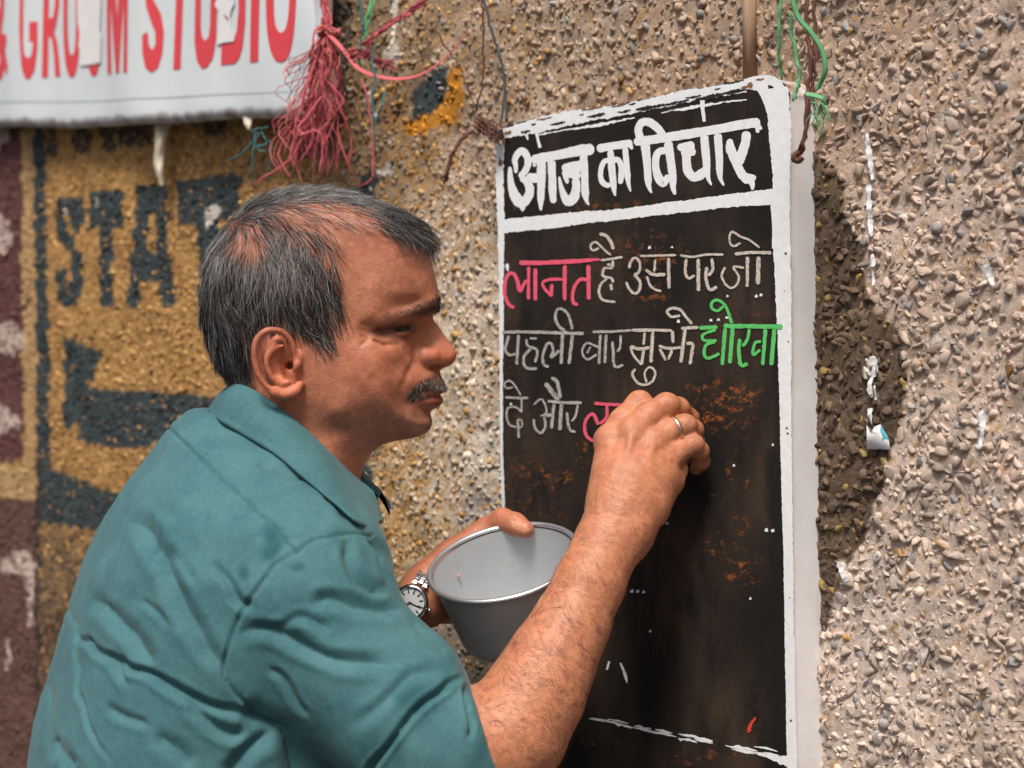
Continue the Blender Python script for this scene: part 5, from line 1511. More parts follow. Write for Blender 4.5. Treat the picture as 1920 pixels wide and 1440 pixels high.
b_ = lambda pts, pad=0.0: (np.min([q[0] - q[1] for q in pts], 0), np.max([q[0] + q[1] for q in pts], 0))
lo_r, hi_r = b_(ARM_R + sum(FING, []) + THUMB_R)
lo_l, hi_l = b_(ARM_L + TH_L + sum(FL, []))
BODY = [(np.array([U0, DH - 0.10, Z0]), np.array([U1, DH + 0.10, Z1]), head_sdf, 0.004), (lo_r, hi_r, hand_r, 0.004), (lo_l, hi_l, hand_l, 0.004),
        (P(300, 1800, 1.38), np.maximum(P(800, 860, 1.88), P(900, 860, 1.3)), core, 0.03)]
import time as _t
_t0 = _t.time()
bV, bQ = surface_nets(lambda p: boxed(BODY, p), (-0.34, 1.36, 0.98), (0.215, 1.88, 1.72), 0.0017, relax=1)
print('BODY', len(bV), len(bQ), _t.time() - _t0)
bN = vert_normals(bV, bQ)
# ================================================================ skin
hz_ = bN @ np.array([0, -1.0, 0])
bp = to_px(bV)
# fine wrinkles on the back of the hand, the wrist and the forearm, pores elsewhere
X, Y = bp[:, 0], bp[:, 1]
wob = vnoise(bV, 60, 5)
def band(c, wdt): return np.exp(-((c) / wdt) ** 2)
armw = ((X > 1060) & (Y > 880) & (Y < 1060) & (bV[:, 1] < 1.6)).astype(float)
ax = (X - 1150) * 0.36 - (Y - 990) * 0.93          # along the forearm, towards the hand
acr = (X - 1150) * 0.93 + (Y - 990) * 0.36
dis = armw * 0.00018 * np.sin(ax / 2.1 + 2.6 * wob + 0.8 * np.sin(acr / 14)) * (0.5 + 0.5 * vnoise(bV, 45, 6))
fing = ((X > 1180) & (Y < 880) & (Y > 700) & (bV[:, 1] < 1.62))
for cx, cy, ddx, ddy in [(1199, 752, .75, -.66), (1252, 757, .85, -.5), (1285, 796, .92, -.35), (1301, 831, .95, -.3)]:
    rr_ = np.hypot(X - cx, Y - cy)
    dis += fing * band(rr_, 13) * 0.0006 * np.sin(((X - cx) * ddx + (Y - cy) * ddy) / 1.25)
dis += 0.00006 * vnoise(bV, 110, 8) + 0.00012 * vnoise(bV, 45, 9)
# forehead and neck lines
head_m = (X < 860) & (Y > 330) & (Y < 1000) & (bV[:, 1] < 1.72)
for y0, sl in ((484, -.05), (510, -.03), (533, 0.0)):
    yy = Y - (y0 + sl * (X - 740) + 3 * np.sin(X / 16))
    dis -= (head_m & (X > 672) & (X < 815)) * 0.00016 * band(yy, 3.0)
for y0 in (846, 868):
    yy = Y - (y0 + 0.35 * (640 - X) * -0.6)
    dis -= (head_m & (X > 560) & (X < 690)) * 0.0003 * band(yy, 3)
bV2 = bV + bN * dis[:, None]
skin = np.tile(np.array([0.460, 0.196, 0.110]), (len(bV), 1))
def tint(mask, col, k=1.0):
    m = np.clip(mask, 0, 1)[:, None] * k
    skin[:] = skin * (1 - m) + skin * np.array(col) * m
def blob(cx, cy, rx, ry): return np.exp(-((X - cx) / rx) ** 2 - ((Y - cy) / ry) ** 2)
hm = head_m.astype(float)
tint(hm * 1.0, (1.0, 0.92, 0.92))
def soft_poly(poly, wdt):
    m = in_poly(X, Y, poly)
    d = seg_dist(X, Y, list(poly) + [poly[0]])
    return np.clip(0.5 + np.where(m, d, -d) / wdt, 0, 1)
beard = hm * soft_poly([(590, 775), (640, 768), (700, 762), (745, 758), (772, 752), (845, 745), (845, 835), (760, 845), (690, 850), (630, 825), (585, 800)], 64)
tint(beard, (0.50, 0.52, 0.58), 0.66)
tint(hm * (blob(755, 640, 40, 16) + blob(730, 618, 50, 14)), (0.62, 0.55, 0.55), 0.75)
tint(hm * (blob(800, 590, 25, 14) + blob(715, 590, 45, 14)), (0.8, 0.76, 0.75), 0.5)
tint(hm * (blob(835, 665, 28, 24)), (1.08, 0.82, 0.78), 0.8)
tint(hm * (blob(715, 680, 60, 40)), (1.06, 0.90, 0.86), 0.6)
tint(hm * soft_poly([(706, 601), (735, 587), (775, 575), (812, 563), (832, 564), (830, 584), (800, 590), (760, 595), (718, 606)], 9) * (0.30 + 0.70 * np.clip((X - 715) / 80, 0, 1)), (0.10, 0.10, 0.12), 0.92)  # brow hair pigment and brow shadow tinted into the skin
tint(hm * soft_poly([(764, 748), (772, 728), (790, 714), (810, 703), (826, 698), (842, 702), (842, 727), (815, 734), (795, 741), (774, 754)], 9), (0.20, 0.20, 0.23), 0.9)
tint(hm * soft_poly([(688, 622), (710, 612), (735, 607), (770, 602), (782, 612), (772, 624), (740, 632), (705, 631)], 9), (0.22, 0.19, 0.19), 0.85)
lipm = np.zeros(len(bV))
lp = [np.array([h[0] for h in L]) for L in (LIP_U, LIP_L)]
mir = bV.copy(); mir[:, 1] = DH - np.abs(DH - bV[:, 1])
hsel = np.nonzero(head_m & (X > 740) & (Y > 710) & (Y < 780))[0]
if len(hsel):
    dl = np.minimum(chain(mir[hsel], LIP_U), chain(mir[hsel], LIP_L))
    lipm[hsel] = np.clip(1 - dl / 0.0012, 0, 1) * (mir[hsel][:, 2] < HP(0, 727, 10)[2])
tint(lipm, (0.72, 0.46, 0.52), 0.8)
earm = hm * soft_poly([(465, 610), (560, 610), (575, 750), (500, 750), (465, 690)], 16)
tint(earm, (1.12, 0.88, 0.84), 0.8)
tint(hm * in_poly(X, Y, [(380, 330), (830, 330), (830, 450), (640, 470), (600, 640), (380, 720)]), (1.0, 0.98, 0.98), 1)
arm = (bV[:, 1] < 1.63) & (X > 900) & (Y > 720)
tint(arm.astype(float), (1.10, 1.05, 1.0))
tint(arm * (blob(1200, 840, 60, 60)), (0.86, 0.80, 0.78), 0.6)
kn = sum(blob(cx, cy, 12, 12) for cx, cy in [(1199, 752), (1252, 757), (1285, 796), (1301, 831)])
tint(arm * kn, (0.82, 0.74, 0.72), 0.8)
lefth = (bV[:, 1] > 1.60) & (X > 760) & (X < 1000) & (Y > 950) & (Y < 1220)
tint(lefth.astype(float), (1.0, 0.88, 0.84))
tint(lefth * in_poly(X, Y, [(955, 974), (985, 982), (995, 992), (985, 1000), (962, 990)]), (1.35, 1.75, 2.0), 0.8)
mot = vnoise(bV, 30, 12)
skin *= (1 + 0.07 * mot + 0.05 * vnoise(bV, 90, 13))[:, None]
skin[:, 1] *= 1 - 0.05 * vnoise(bV, 38, 14)

tint(hm * soft_poly([(380, 330), (520, 350), (560, 470), (632, 520), (634, 580), (602, 650), (560, 625), (495, 605), (470, 660), (472, 722), (440, 735), (400, 715), (360, 600)], 30) * np.clip(1 - 0.95 * np.exp(-((X - 466) / 62) ** 2 - ((Y - 462) / 34) ** 2) - np.exp(-(((X - 594) / 95) ** 2 + ((Y - 405) / 42) ** 2) ** 1.3), 0, 1), (0.30, 0.36, 0.45), 0.85)
person = empty('person')
person.location = (-0.30, 1.60, 0.0)
tag(person, 'man in a teal shirt writing on the blackboard with a pot in his other hand', 'person')
PO = np.array([-0.30, 1.60, 0.0])
me = mesh_np('body', bV2 - PO, bQ)
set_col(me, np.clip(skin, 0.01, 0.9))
t = NT('skin')
c = t.attr().outputs['Color']
pore = t.noise(900, 4, 0.65)
blotch = t.noise(120, 5, 0.6)
c = t.mix(t.ramp(blotch, [(0.35, 0.0), (0.7, 1.0)]), t.mix(1.0, c, (0.82, 0.77, 0.75), 'MULTIPLY'), t.mix(1.0, c, (1.09, 1.08, 1.08), 'MULTIPLY'))
c = t.mix(t.ramp(pore, [(0.56, 0.0), (0.70, 1.0)]), c, t.mix(1.0, c, (0.62, 0.54, 0.52), 'MULTIPLY'))
t.base(c)
t.b.subsurface_method = 'RANDOM_WALK'
t.set(Roughness=0.46)
t.b.inputs['Subsurface Weight'].default_value = 0.06
t.b.inputs['Subsurface Radius'].default_value = (1.0, 0.35, 0.2)
t.b.inputs['Subsurface Scale'].default_value = 0.004
t.b.inputs['Specular IOR Level'].default_value = 0.42
t.l(t.ramp(pore, [(0.3, 0.34), (0.7, 0.55)]), t.b.inputs['Roughness'])
h = t.math('ADD', t.math('MULTIPLY', t.noise(420, 3, 0.6), 0.6), t.math('MULTIPLY', pore, 0.5))
t.bump(h, 0.55, 0.0014)
M_SKIN = t.m
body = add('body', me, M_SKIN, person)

# eyes
def uv_sphere(c, r, axis, nu=32, nv=20):
    ax_ = np.asarray(axis, float); ax_ /= np.linalg.norm(ax_)
    e1 = np.cross(ax_, (0, 0, 1.0)); e1 /= np.linalg.norm(e1); e2 = np.cross(ax_, e1)
    V = [c + r * ax_]; cosv = [1.0]
    for i in range(1, nv):
        th = np.pi * i / nv
        for j in range(nu):
            ph = 2 * np.pi * j / nu
            V.append(c + r * (np.cos(th) * ax_ + np.sin(th) * (np.cos(ph) * e1 + np.sin(ph) * e2))); cosv.append(np.cos(th))
    V.append(c - r * ax_); cosv.append(-1.0)
    Tt = [(0, 1 + j, 1 + (j + 1) % nu) for j in range(nu)]
    Q = []
    for i in range(nv - 2):
        for j in range(nu):
            a = 1 + i * nu; k = (j + 1) % nu
            Q.append((a + j, a + nu + j, a + nu + k, a + k))
    last = len(V) - 1; a = 1 + (nv - 2) * nu
    Tt += [(last, a + (j + 1) % nu, a + j) for j in range(nu)]
    return np.array(V), [np.array(Tt), np.array(Q)], np.array(cosv)
t = NT('eyeball')
f = t.attr().outputs['Fac']
t.base(t.ramp(f, [(0.0, (0.30, 0.23, 0.20)), (0.80, (0.28, 0.21, 0.18)), (0.82, (0.016, 0.009, 0.006)), (0.95, (0.022, 0.012, 0.008)), (0.962, (0.004, 0.004, 0.004))]))
t.set(Roughness=0.08)
M_EYE = t.m
gaze = np.array([0.94, 0.0, -0.06])
for sgn, gy in ((1, -0.78), (-1, 0.78)):
    c_ = EYE_C.copy(); c_[1] = DH + (EYE_C[1] - DH) * sgn
    V, Fs, cv = uv_sphere(c_, EYE_R, gaze + np.array([0, gy, 0]))
    me = mesh_np('eyeball', V - PO, Fs); set_col(me, np.clip(cv, 0, 1)[:, None] * np.ones(3))
    add('eyeball', me, M_EYE, person)
# ================================================================ shirt
FACE = np.array([0.927, 0.375, 0.0]); RIGHT = np.array([0.375, -0.927, 0.0])
LEV = np.array([  # (photo y, photo x of the middle, half-breadth m, half-depth m)
    (772, 452, .040, .046), (800, 446, .062, .060), (828, 444, .088, .070), (865, 440, .120, .080), (910, 440, .153, .097), (960, 443, .184, .112), (1050, 434, .206, .131), (1200, 405, .208, .140), (1350, 370, .207, .145),
    (1500, 348, .207, .146), (1700, 325, .206, .142), (1900, 322, .212, .140)])
_lz = np.array([P(x, y, 1.6)[2] for y, x, a, b in LEV])[::-1]
_lx = np.array([P(x, y, 1.6)[0] for y, x, a, b in LEV])[::-1]
_la = LEV[::-1, 2]; _lb = LEV[::-1, 3]
SLEEVE_R = [(P(540, 1096, 1.485), .070), (P(580, 1136, 1.465), .065), (P(668, 1254, 1.452), .063), (P(762, 1344, 1.443), .065), (P(828, 1402, 1.438), .067)]
CUFF_R = [(P(800, 1395, 1.440), .068), (P(868, 1400, 1.442), .0655), (P(890, 1394, 1.443), .062)]
SLEEVE_L = [(P(560, 1080, 1.76), .072), (P(620, 1200, 1.79), .066), (P(650, 1285, 1.785), .062)]
YOKE = [(P(452, 875, 1.60), .040), (P(515, 980, 1.535), .050), (P(570, 1062, 1.487), .062)]
YOKE_L = [(P(455, 875, 1.62), .040), (P(520, 985, 1.68), .050), (P(560, 1062, 1.74), .062)]
def shirt_sdf(p):
    z = np.clip(p[:, 2], _lz[0], _lz[-1])
    cx = np.interp(z, _lz, _lx); a = np.interp(z, _lz, _la); b = np.interp(z, _lz, _lb)
    qx = p[:, 0] - cx; qy = p[:, 1] - 1.60
    f = qx * FACE[0] + qy * FACE[1]; s = qx * RIGHT[0] + qy * RIGHT[1]
    k = ((np.abs(f) / b) ** 2.3 + (np.abs(s) / a) ** 2.3) ** (1 / 2.3)
    d = (k - 1) * np.minimum(a, b) * 0.92
    d = np.maximum(d, np.maximum(p[:, 2] - _lz[-1], _lz[0] - p[:, 2]))
    d = smin(d, chain(p, YOKE, .02), 0.045)
    d = smin(d, chain(p, YOKE_L, .02), 0.045)
    d = smin(d, chain(p, SLEEVE_L, .02), 0.03)
    sl = chain(p, SLEEVE_R, .02)
    sl = smin(sl, chain(p, CUFF_R, .006), 0.006)
    # the cuff is cut square across the forearm
    c = P(916, 1376, 1.443); nrm = np.array([0.93, 0.02, 0.36]); nrm /= np.linalg.norm(nrm)
    sl = smax(sl, (p - c) @ nrm, 0.010)
    # an opening the forearm passes through
    d = smin(d, sl, 0.022)
    d = smax(d, -chain(p, [(P(500, 690, 1.6), .056), (P(505, 770, 1.6), .056)]), 0.01)
    return d
_t0 = _t.time()
sV, sQ = surface_nets(shirt_sdf, (-0.60, 1.28, 0.90), (0.06, 1.92, 1.50), 0.0042, relax=3)
# two rounds of refinement where the camera looks
def subdivide(V, Q):
    e = np.stack([Q, np.roll(Q, -1, 1)], -1).reshape(-1, 2)
    es = np.sort(e, 1)
    key = es[:, 0].astype(np.int64) * len(V) + es[:, 1]
    uk, inv = np.unique(key, return_inverse=True)
    a, b = uk // len(V), uk % len(V)
    mid = 0.5 * (V[a] + V[b])
    cen = V[Q].mean(1)
    nv = len(V); m = inv.reshape(-1, 4) + nv; c = np.arange(len(Q)) + nv + len(uk)
    out = []
    for k in range(4):
        out.append(np.stack([Q[:, k], m[:, k], c, m[:, (k + 3) % 4]], -1))
    return np.vstack([V, mid, cen]), np.vstack(out)
def smooth(V, Q, n, f=0.5):
    for _ in range(n):
        s = np.zeros_like(V); c = np.zeros(len(V))
        for k in range(4):
            a, b = Q[:, k], Q[:, (k + 1) % 4]
            np.add.at(s, a, V[b]); np.add.at(c, a, 1); np.add.at(s, b, V[a]); np.add.at(c, b, 1)
        V = (1 - f) * V + f * s / np.maximum(c, 1)[:, None]
    return V
sV, sQ = subdivide(sV, sQ)
sV = smooth(sV, sQ, 2)
sN = vert_normals(sV, sQ)
sp_ = to_px(sV); SX, SY = sp_[:, 0], sp_[:, 1]
K = lambda pts: [(x / 1.946, 700 + y / 1.946) for x, y in pts]
FOLDS = [  # (polyline, depth mm, width px, lip mm)
    (K([(385, 1040), (450, 1060), (520, 1090), (650, 1165), (720, 1195), (800, 1230), (930, 1265)]), 9, 9, 2.5),
    (K([(270, 945), (330, 990), (400, 1050), (430, 1090), (468, 1135)]), 6, 8, 2),
    (K([(335, 820), (400, 880), (470, 950), (530, 1020), (560, 1070)]), 6, 16, 2.5),
    (K([(470, 540), (520, 560), (560, 620), (600, 700), (640, 800), (690, 900), (760, 1010), (840, 1100)]), 6.5, 17, 3.5),
    (K([(1082, 655), (1010, 700), (950, 770), (890, 860), (840, 970), (820, 1080), (860, 1180), (950, 1270), (1060, 1340), (1095, 1440)]), 3.2, 5, 1.4),
    (K([(880, 1250), (960, 1280), (1050, 1345), (1085, 1440), (1090, 1500)]), 13, 22, 1),
    (K([(880, 950), (960, 940), (1050, 960), (1130, 1010), (1220, 1045), (1330, 1060), (1420, 1060)]), 6.5, 14, 3),
    (K([(1130, 850), (1200, 830), (1300, 850), (1400, 865), (1470, 850)]), 6, 15, 3),
    (K([(980, 1080), (1030, 1120), (1080, 1200), (1120, 1260)]), 3.5, 9, 1.5),
    (K([(1330, 1500), (1365, 1430), (1420, 1355), (1480, 1285), (1550, 1210), (1620, 1150), (1690, 1105)]), 8.5, 7, 3.5),
    (K([(1695, 1130), (1705, 1200), (1712, 1290), (1700, 1330)]), 6, 6, 2),
    (K([(780, 690), (830, 760), (855, 820), (880, 845), (930, 850)]), 5, 9, 2),
    (K([(1255, 600), (1270, 680), (1300, 745), (1360, 790), (1420, 800)]), 6, 12, 2.5),
    (K([(1345, 590), (1390, 650), (1405, 710), (1440, 790)]), 6, 9, 2.5),
    (K([(235, 820), (265, 900), (280, 960), (278, 1060), (290, 1160), (320, 1260), (350, 1340), (400, 1430)]), 2.6, 5, 1.2),
    (K([(690, 1185), (730, 1240), (790, 1290), (860, 1315), (910, 1310)]), 6, 12, 2),
    (K([(390, 1215), (450, 1250), (540, 1290)]), 3.5, 9, 1.5),
    (K([(830, 1480), (860, 1430), (920, 1370), (1010, 1320)]), 8, 16, 2),
    (K([(195, 1330), (220, 1390), (275, 1450)]), 5, 13, 2),
    (K([(920, 330), (990, 345), (1060, 365), (1140, 415)]), 4.5, 12, 2),
    (K([(950, 250), (1000, 290), (1045, 318)]), 3.5, 6, 1.5),
    (K([(500, 830), (560, 860), (620, 920)]), 2.5, 8, 1),
    (K([(1180, 440), (1230, 480), (1270, 540)]), 3.5, 9, 1.5),
    (K([(1290, 1290), (1400, 1200), (1500, 1110), (1620, 1080)]), 3.5, 12, 2),
    (K([(600, 640), (660, 690), (720, 780)]), 2.0, 12, 1.0),
    (K([(560, 1320), (640, 1380), (700, 1440)]), 4, 16, 1.5),
    (K([(1010, 930), (1100, 900), (1200, 930)]), 2.5, 10, 1.5),
    (K([(1480, 880), (1560, 960), (1640, 1040)]), 2.5, 10, 1.5),
    (K([(150, 1080), (180, 1200), (170, 1320), (150, 1440)]), 2.0, 10, 1.2),
]
vis_ = np.clip((sN @ np.array([0, -1.0, 0.05])) * 2.2 + 0.35, 0, 1) * (sV[:, 1] < 1.64)
sd_ = np.zeros(len(sV))
wx_ = SX + 5 * vnoise(sV, 14, 31); wy_ = SY + 5 * vnoise(sV, 14, 32)
for pl, dep, wd, lip in FOLDS:
    pl = catmull(pl, 6)
    lo_, hi_2 = pl.min(0) - 4 * wd, pl.max(0) + 4 * wd
    m = np.nonzero((SX > lo_[0]) & (SX < hi_2[0]) & (SY > lo_[1]) & (SY < hi_2[1]) & (vis_ > 0))[0]
    if len(m) == 0: continue
    x, y = wx_[m], wy_[m]
    best = np.full(len(m), 1e9); side = np.zeros(len(m)); tpar = np.zeros(len(m))
    nseg = len(pl) - 1
    for i in range(nseg):
        ax_, ay_ = pl[i]; bx_, by_ = pl[i + 1]
        dx, dy = bx_ - ax_, by_ - ay_
        t_ = np.clip(((x - ax_) * dx + (y - ay_) * dy) / (dx * dx + dy * dy + 1e-9), 0, 1)
        ex, ey = x - ax_ - t_ * dx, y - ay_ - t_ * dy
        dd = np.hypot(ex, ey)
        u = dd < best
        best[u] = dd[u]; side[u] = np.sign(dx * ey - dy * ex)[u]; tpar[u] = ((i + t_) / nseg)[u]
    taper = np.clip(np.minimum(tpar, 1 - tpar) * 5 + 0.15, 0, 1)
    q = best / (0.82 * wd)
    # a sharp valley with a soft raised roll above it
    g_ = -dep * np.exp(-(q * np.where(side > 0, 1.25, 0.7)) ** 1.15) + 0.55 * lip * np.exp(-((q - 2.0) / 1.0) ** 2)
    sd_[m] += mm * 1.15 * g_ * taper * vis_[m]
# yoke seam and gathers below it
yk = catmull(K([(610, 195), (690, 270), (760, 340), (900, 465), (1000, 560), (1082, 655)]), 6)
ds_ = seg_dist(SX, SY, yk)
sd_ -= vis_ * mm * 3.0 * np.exp(-(ds_ / 2.8) ** 2)
below = (SX - 319) * 0.65 - (SY - 805) * 0.76 < 0
along = (SX - 319) * 0.76 + (SY - 805) * 0.65
sd_ += vis_ * below * (along > -15) * (along < 330) * mm * 0.8 * np.exp(-ds_ / 26) * np.sin(along / 4.2 + 2.5 * vnoise(sV, 9, 40)) * (ds_ > 3)
# shoulder seam of the sleeve head
sh_ = catmull(K([(1082, 655), (1130, 615), (1200, 597), (1280, 585), (1360, 590)]), 6)
ds2 = seg_dist(SX, SY, sh_)
sd_ -= vis_ * mm * 1.8 * np.exp(-(ds2 / 2.6) ** 2)
sd_ += 0.0002 * vnoise(sV, 22, 41) + 0.0012 * vnoise(sV, 8, 42)
crk = vnoise(np.stack([sV[:, 0] * 1.2 + sV[:, 2] * .7, sV[:, 1], sV[:, 2] * 0.5 - sV[:, 0] * .5], -1), 26, 43)
sd_ += 0.0003 * np.abs(crk)
sV2 = sV + sN * sd_[:, None]
sV2 = smooth(sV2, sQ, 1, 0.15)
# drop what lies inside the neck opening's cap and the hem's underside stays
me = mesh_np('shirt', sV2 - PO, sQ)
wet_shade = np.zeros(len(sV))  # sweat spots, plus painted shade that darkens the lower sleeve and cuff
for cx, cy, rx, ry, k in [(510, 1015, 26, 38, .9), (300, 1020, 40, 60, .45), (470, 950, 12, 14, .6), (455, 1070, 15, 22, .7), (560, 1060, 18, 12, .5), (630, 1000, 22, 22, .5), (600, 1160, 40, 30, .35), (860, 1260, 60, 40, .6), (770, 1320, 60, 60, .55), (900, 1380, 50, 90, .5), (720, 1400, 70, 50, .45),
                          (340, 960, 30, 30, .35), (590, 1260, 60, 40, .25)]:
    wet_shade = np.maximum(wet_shade, k * np.exp(-((wx_ - cx) / rx) ** 2 - ((wy_ - cy) / ry) ** 2))
set_col(me, np.stack([np.clip(wet_shade * (0.8 + 0.5 * vnoise(sV, 30, 50)), 0, 1), ds_ * 0 + np.exp(-(np.minimum(ds_, ds2) / 2.0) ** 2), np.zeros(len(sV))], -1))
t = NT('teal_cotton')
sep = t.n('ShaderNodeSeparateColor'); t.l(t.attr().outputs['Color'], sep.inputs[0])
f1 = t.noise(26, 5, 0.6); f2 = t.noise(260, 4, 0.65)
c = t.mix(t.ramp(f1, [(0.35, 0.0), (0.68, 1.0)]), (0.036, 0.112, 0.130), (0.060, 0.155, 0.170))
c = t.mix(t.ramp(f2, [(0.35, 0.0), (0.75, 0.35)]), c, (0.10, 0.215, 0.228))
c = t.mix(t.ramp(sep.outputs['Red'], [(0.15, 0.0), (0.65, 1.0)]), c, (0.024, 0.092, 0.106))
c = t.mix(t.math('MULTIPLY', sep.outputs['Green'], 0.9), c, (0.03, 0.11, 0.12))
t.base(c)
t.set(Roughness=0.85)
t.b.inputs['Sheen Weight'].default_value = 0.08
t.b.inputs['Sheen Roughness'].default_value = 0.4
t.b.inputs['Specular IOR Level'].default_value = 0.2
wr_ = t.noise(75, 5, 0.6, t.co((1, 1, 0.6)), 0.6)
nb_ = t.bump(t.math('ADD', t.math('ADD', t.math('MULTIPLY', f2, 0.22), t.math('MULTIPLY', t.noise(900, 2, .6, t.co((1, 1, 0.35))), 0.25)), t.math('MULTIPLY', wr_, 0.45)), 0.45, 0.0022)
M_SHIRT = t.m
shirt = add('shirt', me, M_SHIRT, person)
print('SHIRT', len(sV), _t.time() - _t0)

# collar: a stand at the neck with the leaf folded down over it
def arc_pts(near, far):
    return np.vstack([near, far[::-1]])
TOPN = [(424, 727, 1.600), (446, 722, 1.562), (480, 735, 1.537), (530, 768, 1.525), (575, 806, 1.528), (620, 850, 1.535), (665, 893, 1.550), (700, 922, 1.572)]
LOWN = [(390, 768, 1.600), (408, 786, 1.548), (450, 812, 1.512), (515, 852, 1.500), (572, 899, 1.500), (628, 945, 1.508), (680, 985, 1.528), (719, 976, 1.560)]
def leaf(top, low, sgn):
    tp = np.array([P(x, y, 1.6 + (D - 1.6) * sgn) for x, y, D in top]); lw = np.array([P(x, y, 1.6 + (D - 1.6) * sgn) for x, y, D in low])
    if sgn < 0:
        # far half: the same shape turned about the neck, in true place rather than photo place
        tp = np.array([P(x, y, D) for x, y, D in top]); lw = np.array([P(x, y, D) for x, y, D in low])
        tp[:, 1] = 3.2 - tp[:, 1]; lw[:, 1] = 3.2 - lw[:, 1]
    return catmull(tp, 6), catmull(lw, 6)
def hit(x, y, fn, d0=1.36, d1=1.62):
    for k in np.arange(d0, d1, 0.001):
        if fn(P(x, y, k)[None])[0] < 0: return k
    return None
def on_surface(lst, fn, gap):
    out = []
    for i, (x, y, D) in enumerate(lst):
        h_ = hit(x, y, fn)
        out.append((x, y, D if (h_ is None or i == 0) else h_ - gap))
    return out
LOWN = on_surface(LOWN, shirt_sdf, 0.005)
TOPN = on_surface(TOPN, head_sdf, 0.007)
print('COLLAR error check', [round(q[2], 3) for q in LOWN], [round(q[2], 3) for q in TOPN])
parts = []
for sgn in (1, -1):
    tp, lw = leaf(TOPN, LOWN, sgn)
    nn = len(tp); rows = []
    prof = np.linspace(0, 1, 9)
    inner = tp + np.array([0.0, 0.004 * sgn, 0.0])
    for f in prof:
        r_ = tp * (1 - f) + lw * f
        out_ = np.array([0.12, -sgn * 1.0, 0.45]); out_ /= np.linalg.norm(out_)
        r_ = r_ + out_ * (0.0045 * np.sin(np.pi * min(1, f * 1.1)) + 0.002)
        if sgn > 0: r_ = r_ + out_ * (0.0006 * np.sin(np.linspace(0, 9, nn) + f * 4))[:, None]
        rows.append(r_)
    # stand: from the fold back down inside to the neck band
    stand = [tp + np.array([0.004, 0.006 * sgn, -0.004]), tp + np.array([-0.006, 0.008 * sgn, -0.020]), tp + np.array([-0.012, 0.004 * sgn, -0.042])]
    under = [lw + np.array([0, 0.0025 * sgn, -0.002]), (tp * 0.5 + lw * 0.5) + np.array([0, 0.002 * sgn, -0.003])]
    grid = np.array(stand[::-1] + rows + under)
    m_, n_ = grid.shape[:2]
    Q = []
    for i in range(m_ - 1):
        for j in range(n_ - 1):
            q = (i * n_ + j, i * n_ + j + 1, (i + 1) * n_ + j + 1, (i + 1) * n_ + j)
            Q.append(q if sgn > 0 else q[::-1])
    parts.append((grid.reshape(-1, 3), [np.array(Q)]))
V, Fs = join(parts)
V, Q_ = subdivide(V, Fs[0])
me = mesh_np('collar', V - PO, Q_)
M_COLLAR = M_SHIRT.copy()
set_col(me, np.zeros((len(me.vertices), 3)))
add('collar', me, M_SHIRT, shirt)

# trousers and shoes, below the picture
def trousers(p):
    d = chain(p, [(np.array([-0.285, 1.53, 0.93]), .125), (np.array([-0.28, 1.52, 0.52]), .085), (np.array([-0.31, 1.50, 0.10]), .068)], .02)
    d = smin(d, chain(p, [(np.array([-0.345, 1.69, 0.93]), .125), (np.array([-0.33, 1.72, 0.52]), .085), (np.array([-0.37, 1.74, 0.10]), .068)], .02), .03)
    d = np.maximum(d, p[:, 2] - 0.985)
    return np.maximum(d, 0.06 - p[:, 2])
V, Q = surface_nets(trousers, (-0.55, 1.3, 0.0), (0.0, 1.95, 1.06), 0.014, relax=2)
add('trousers', mesh_np('trousers', V - PO, Q), simple_mat('grey_trousers', (0.06, 0.06, 0.065), 0.85), person)
for x, y in ((-0.27, 1.49), (-0.33, 1.75)):
    fn = lambda p: np.maximum(chain(p, [(np.array([x - 0.07, y - 0.02, 0.045]), .045), (np.array([x + 0.05, y + 0.03, 0.045]), .05), (np.array([x + 0.14, y + 0.06, 0.03]), .038)], .02), 0.002 - p[:, 2])
    V, Q = surface_nets(fn, (x - 0.16, y - 0.12, -0.02), (x + 0.24, y + 0.16, 0.12), 0.010, relax=2)
    add('shoe', mesh_np('shoe', V - PO, Q), simple_mat('black_leather', (0.02, 0.018, 0.016), 0.4), person)
# ================================================================ hair
hr = np.random.default_rng(77)
fc_ = bV[bQ].mean(1); fnm = vert_normals(bV, bQ)
fn_ = fnm[bQ].mean(1); fn_ /= np.linalg.norm(fn_, axis=1)[:, None]
fa_ = 0.5 * np.linalg.norm(np.cross(bV[bQ[:, 2]] - bV[bQ[:, 0]], bV[bQ[:, 3]] - bV[bQ[:, 1]]), axis=1)
ish = (fc_[:, 2] > HP(0, 850, 60)[2]) & (fc_[:, 0] < U1) & (fc_[:, 1] < DH + .11) & (fc_[:, 1] > DH - .11)
fm_ = fc_.copy(); fm_[:, 1] = DH - np.abs(DH - fc_[:, 1])
fpx = to_px(fm_)
def sdp(x, y, poly, wdt):
    m = in_poly(x, y, poly); d = seg_dist(x, y, list(poly) + [poly[0]])
    return np.clip(0.5 + np.where(m, d, -d) / wdt, 0, 1)
def roots(dens, n):
    """n random roots with probability ~ dens * area"""
    w = dens * fa_
    idx = hr.choice(len(w), size=n, p=w / w.sum())
    q = bV[bQ[idx]]
    u, v = hr.uniform(size=(2, n))[:, :, None]
    p = (q[:, 0] * (1 - u) + q[:, 1] * u) * (1 - v) + (q[:, 3] * (1 - u) + q[:, 2] * u) * v
    return p, fn_[idx], idx
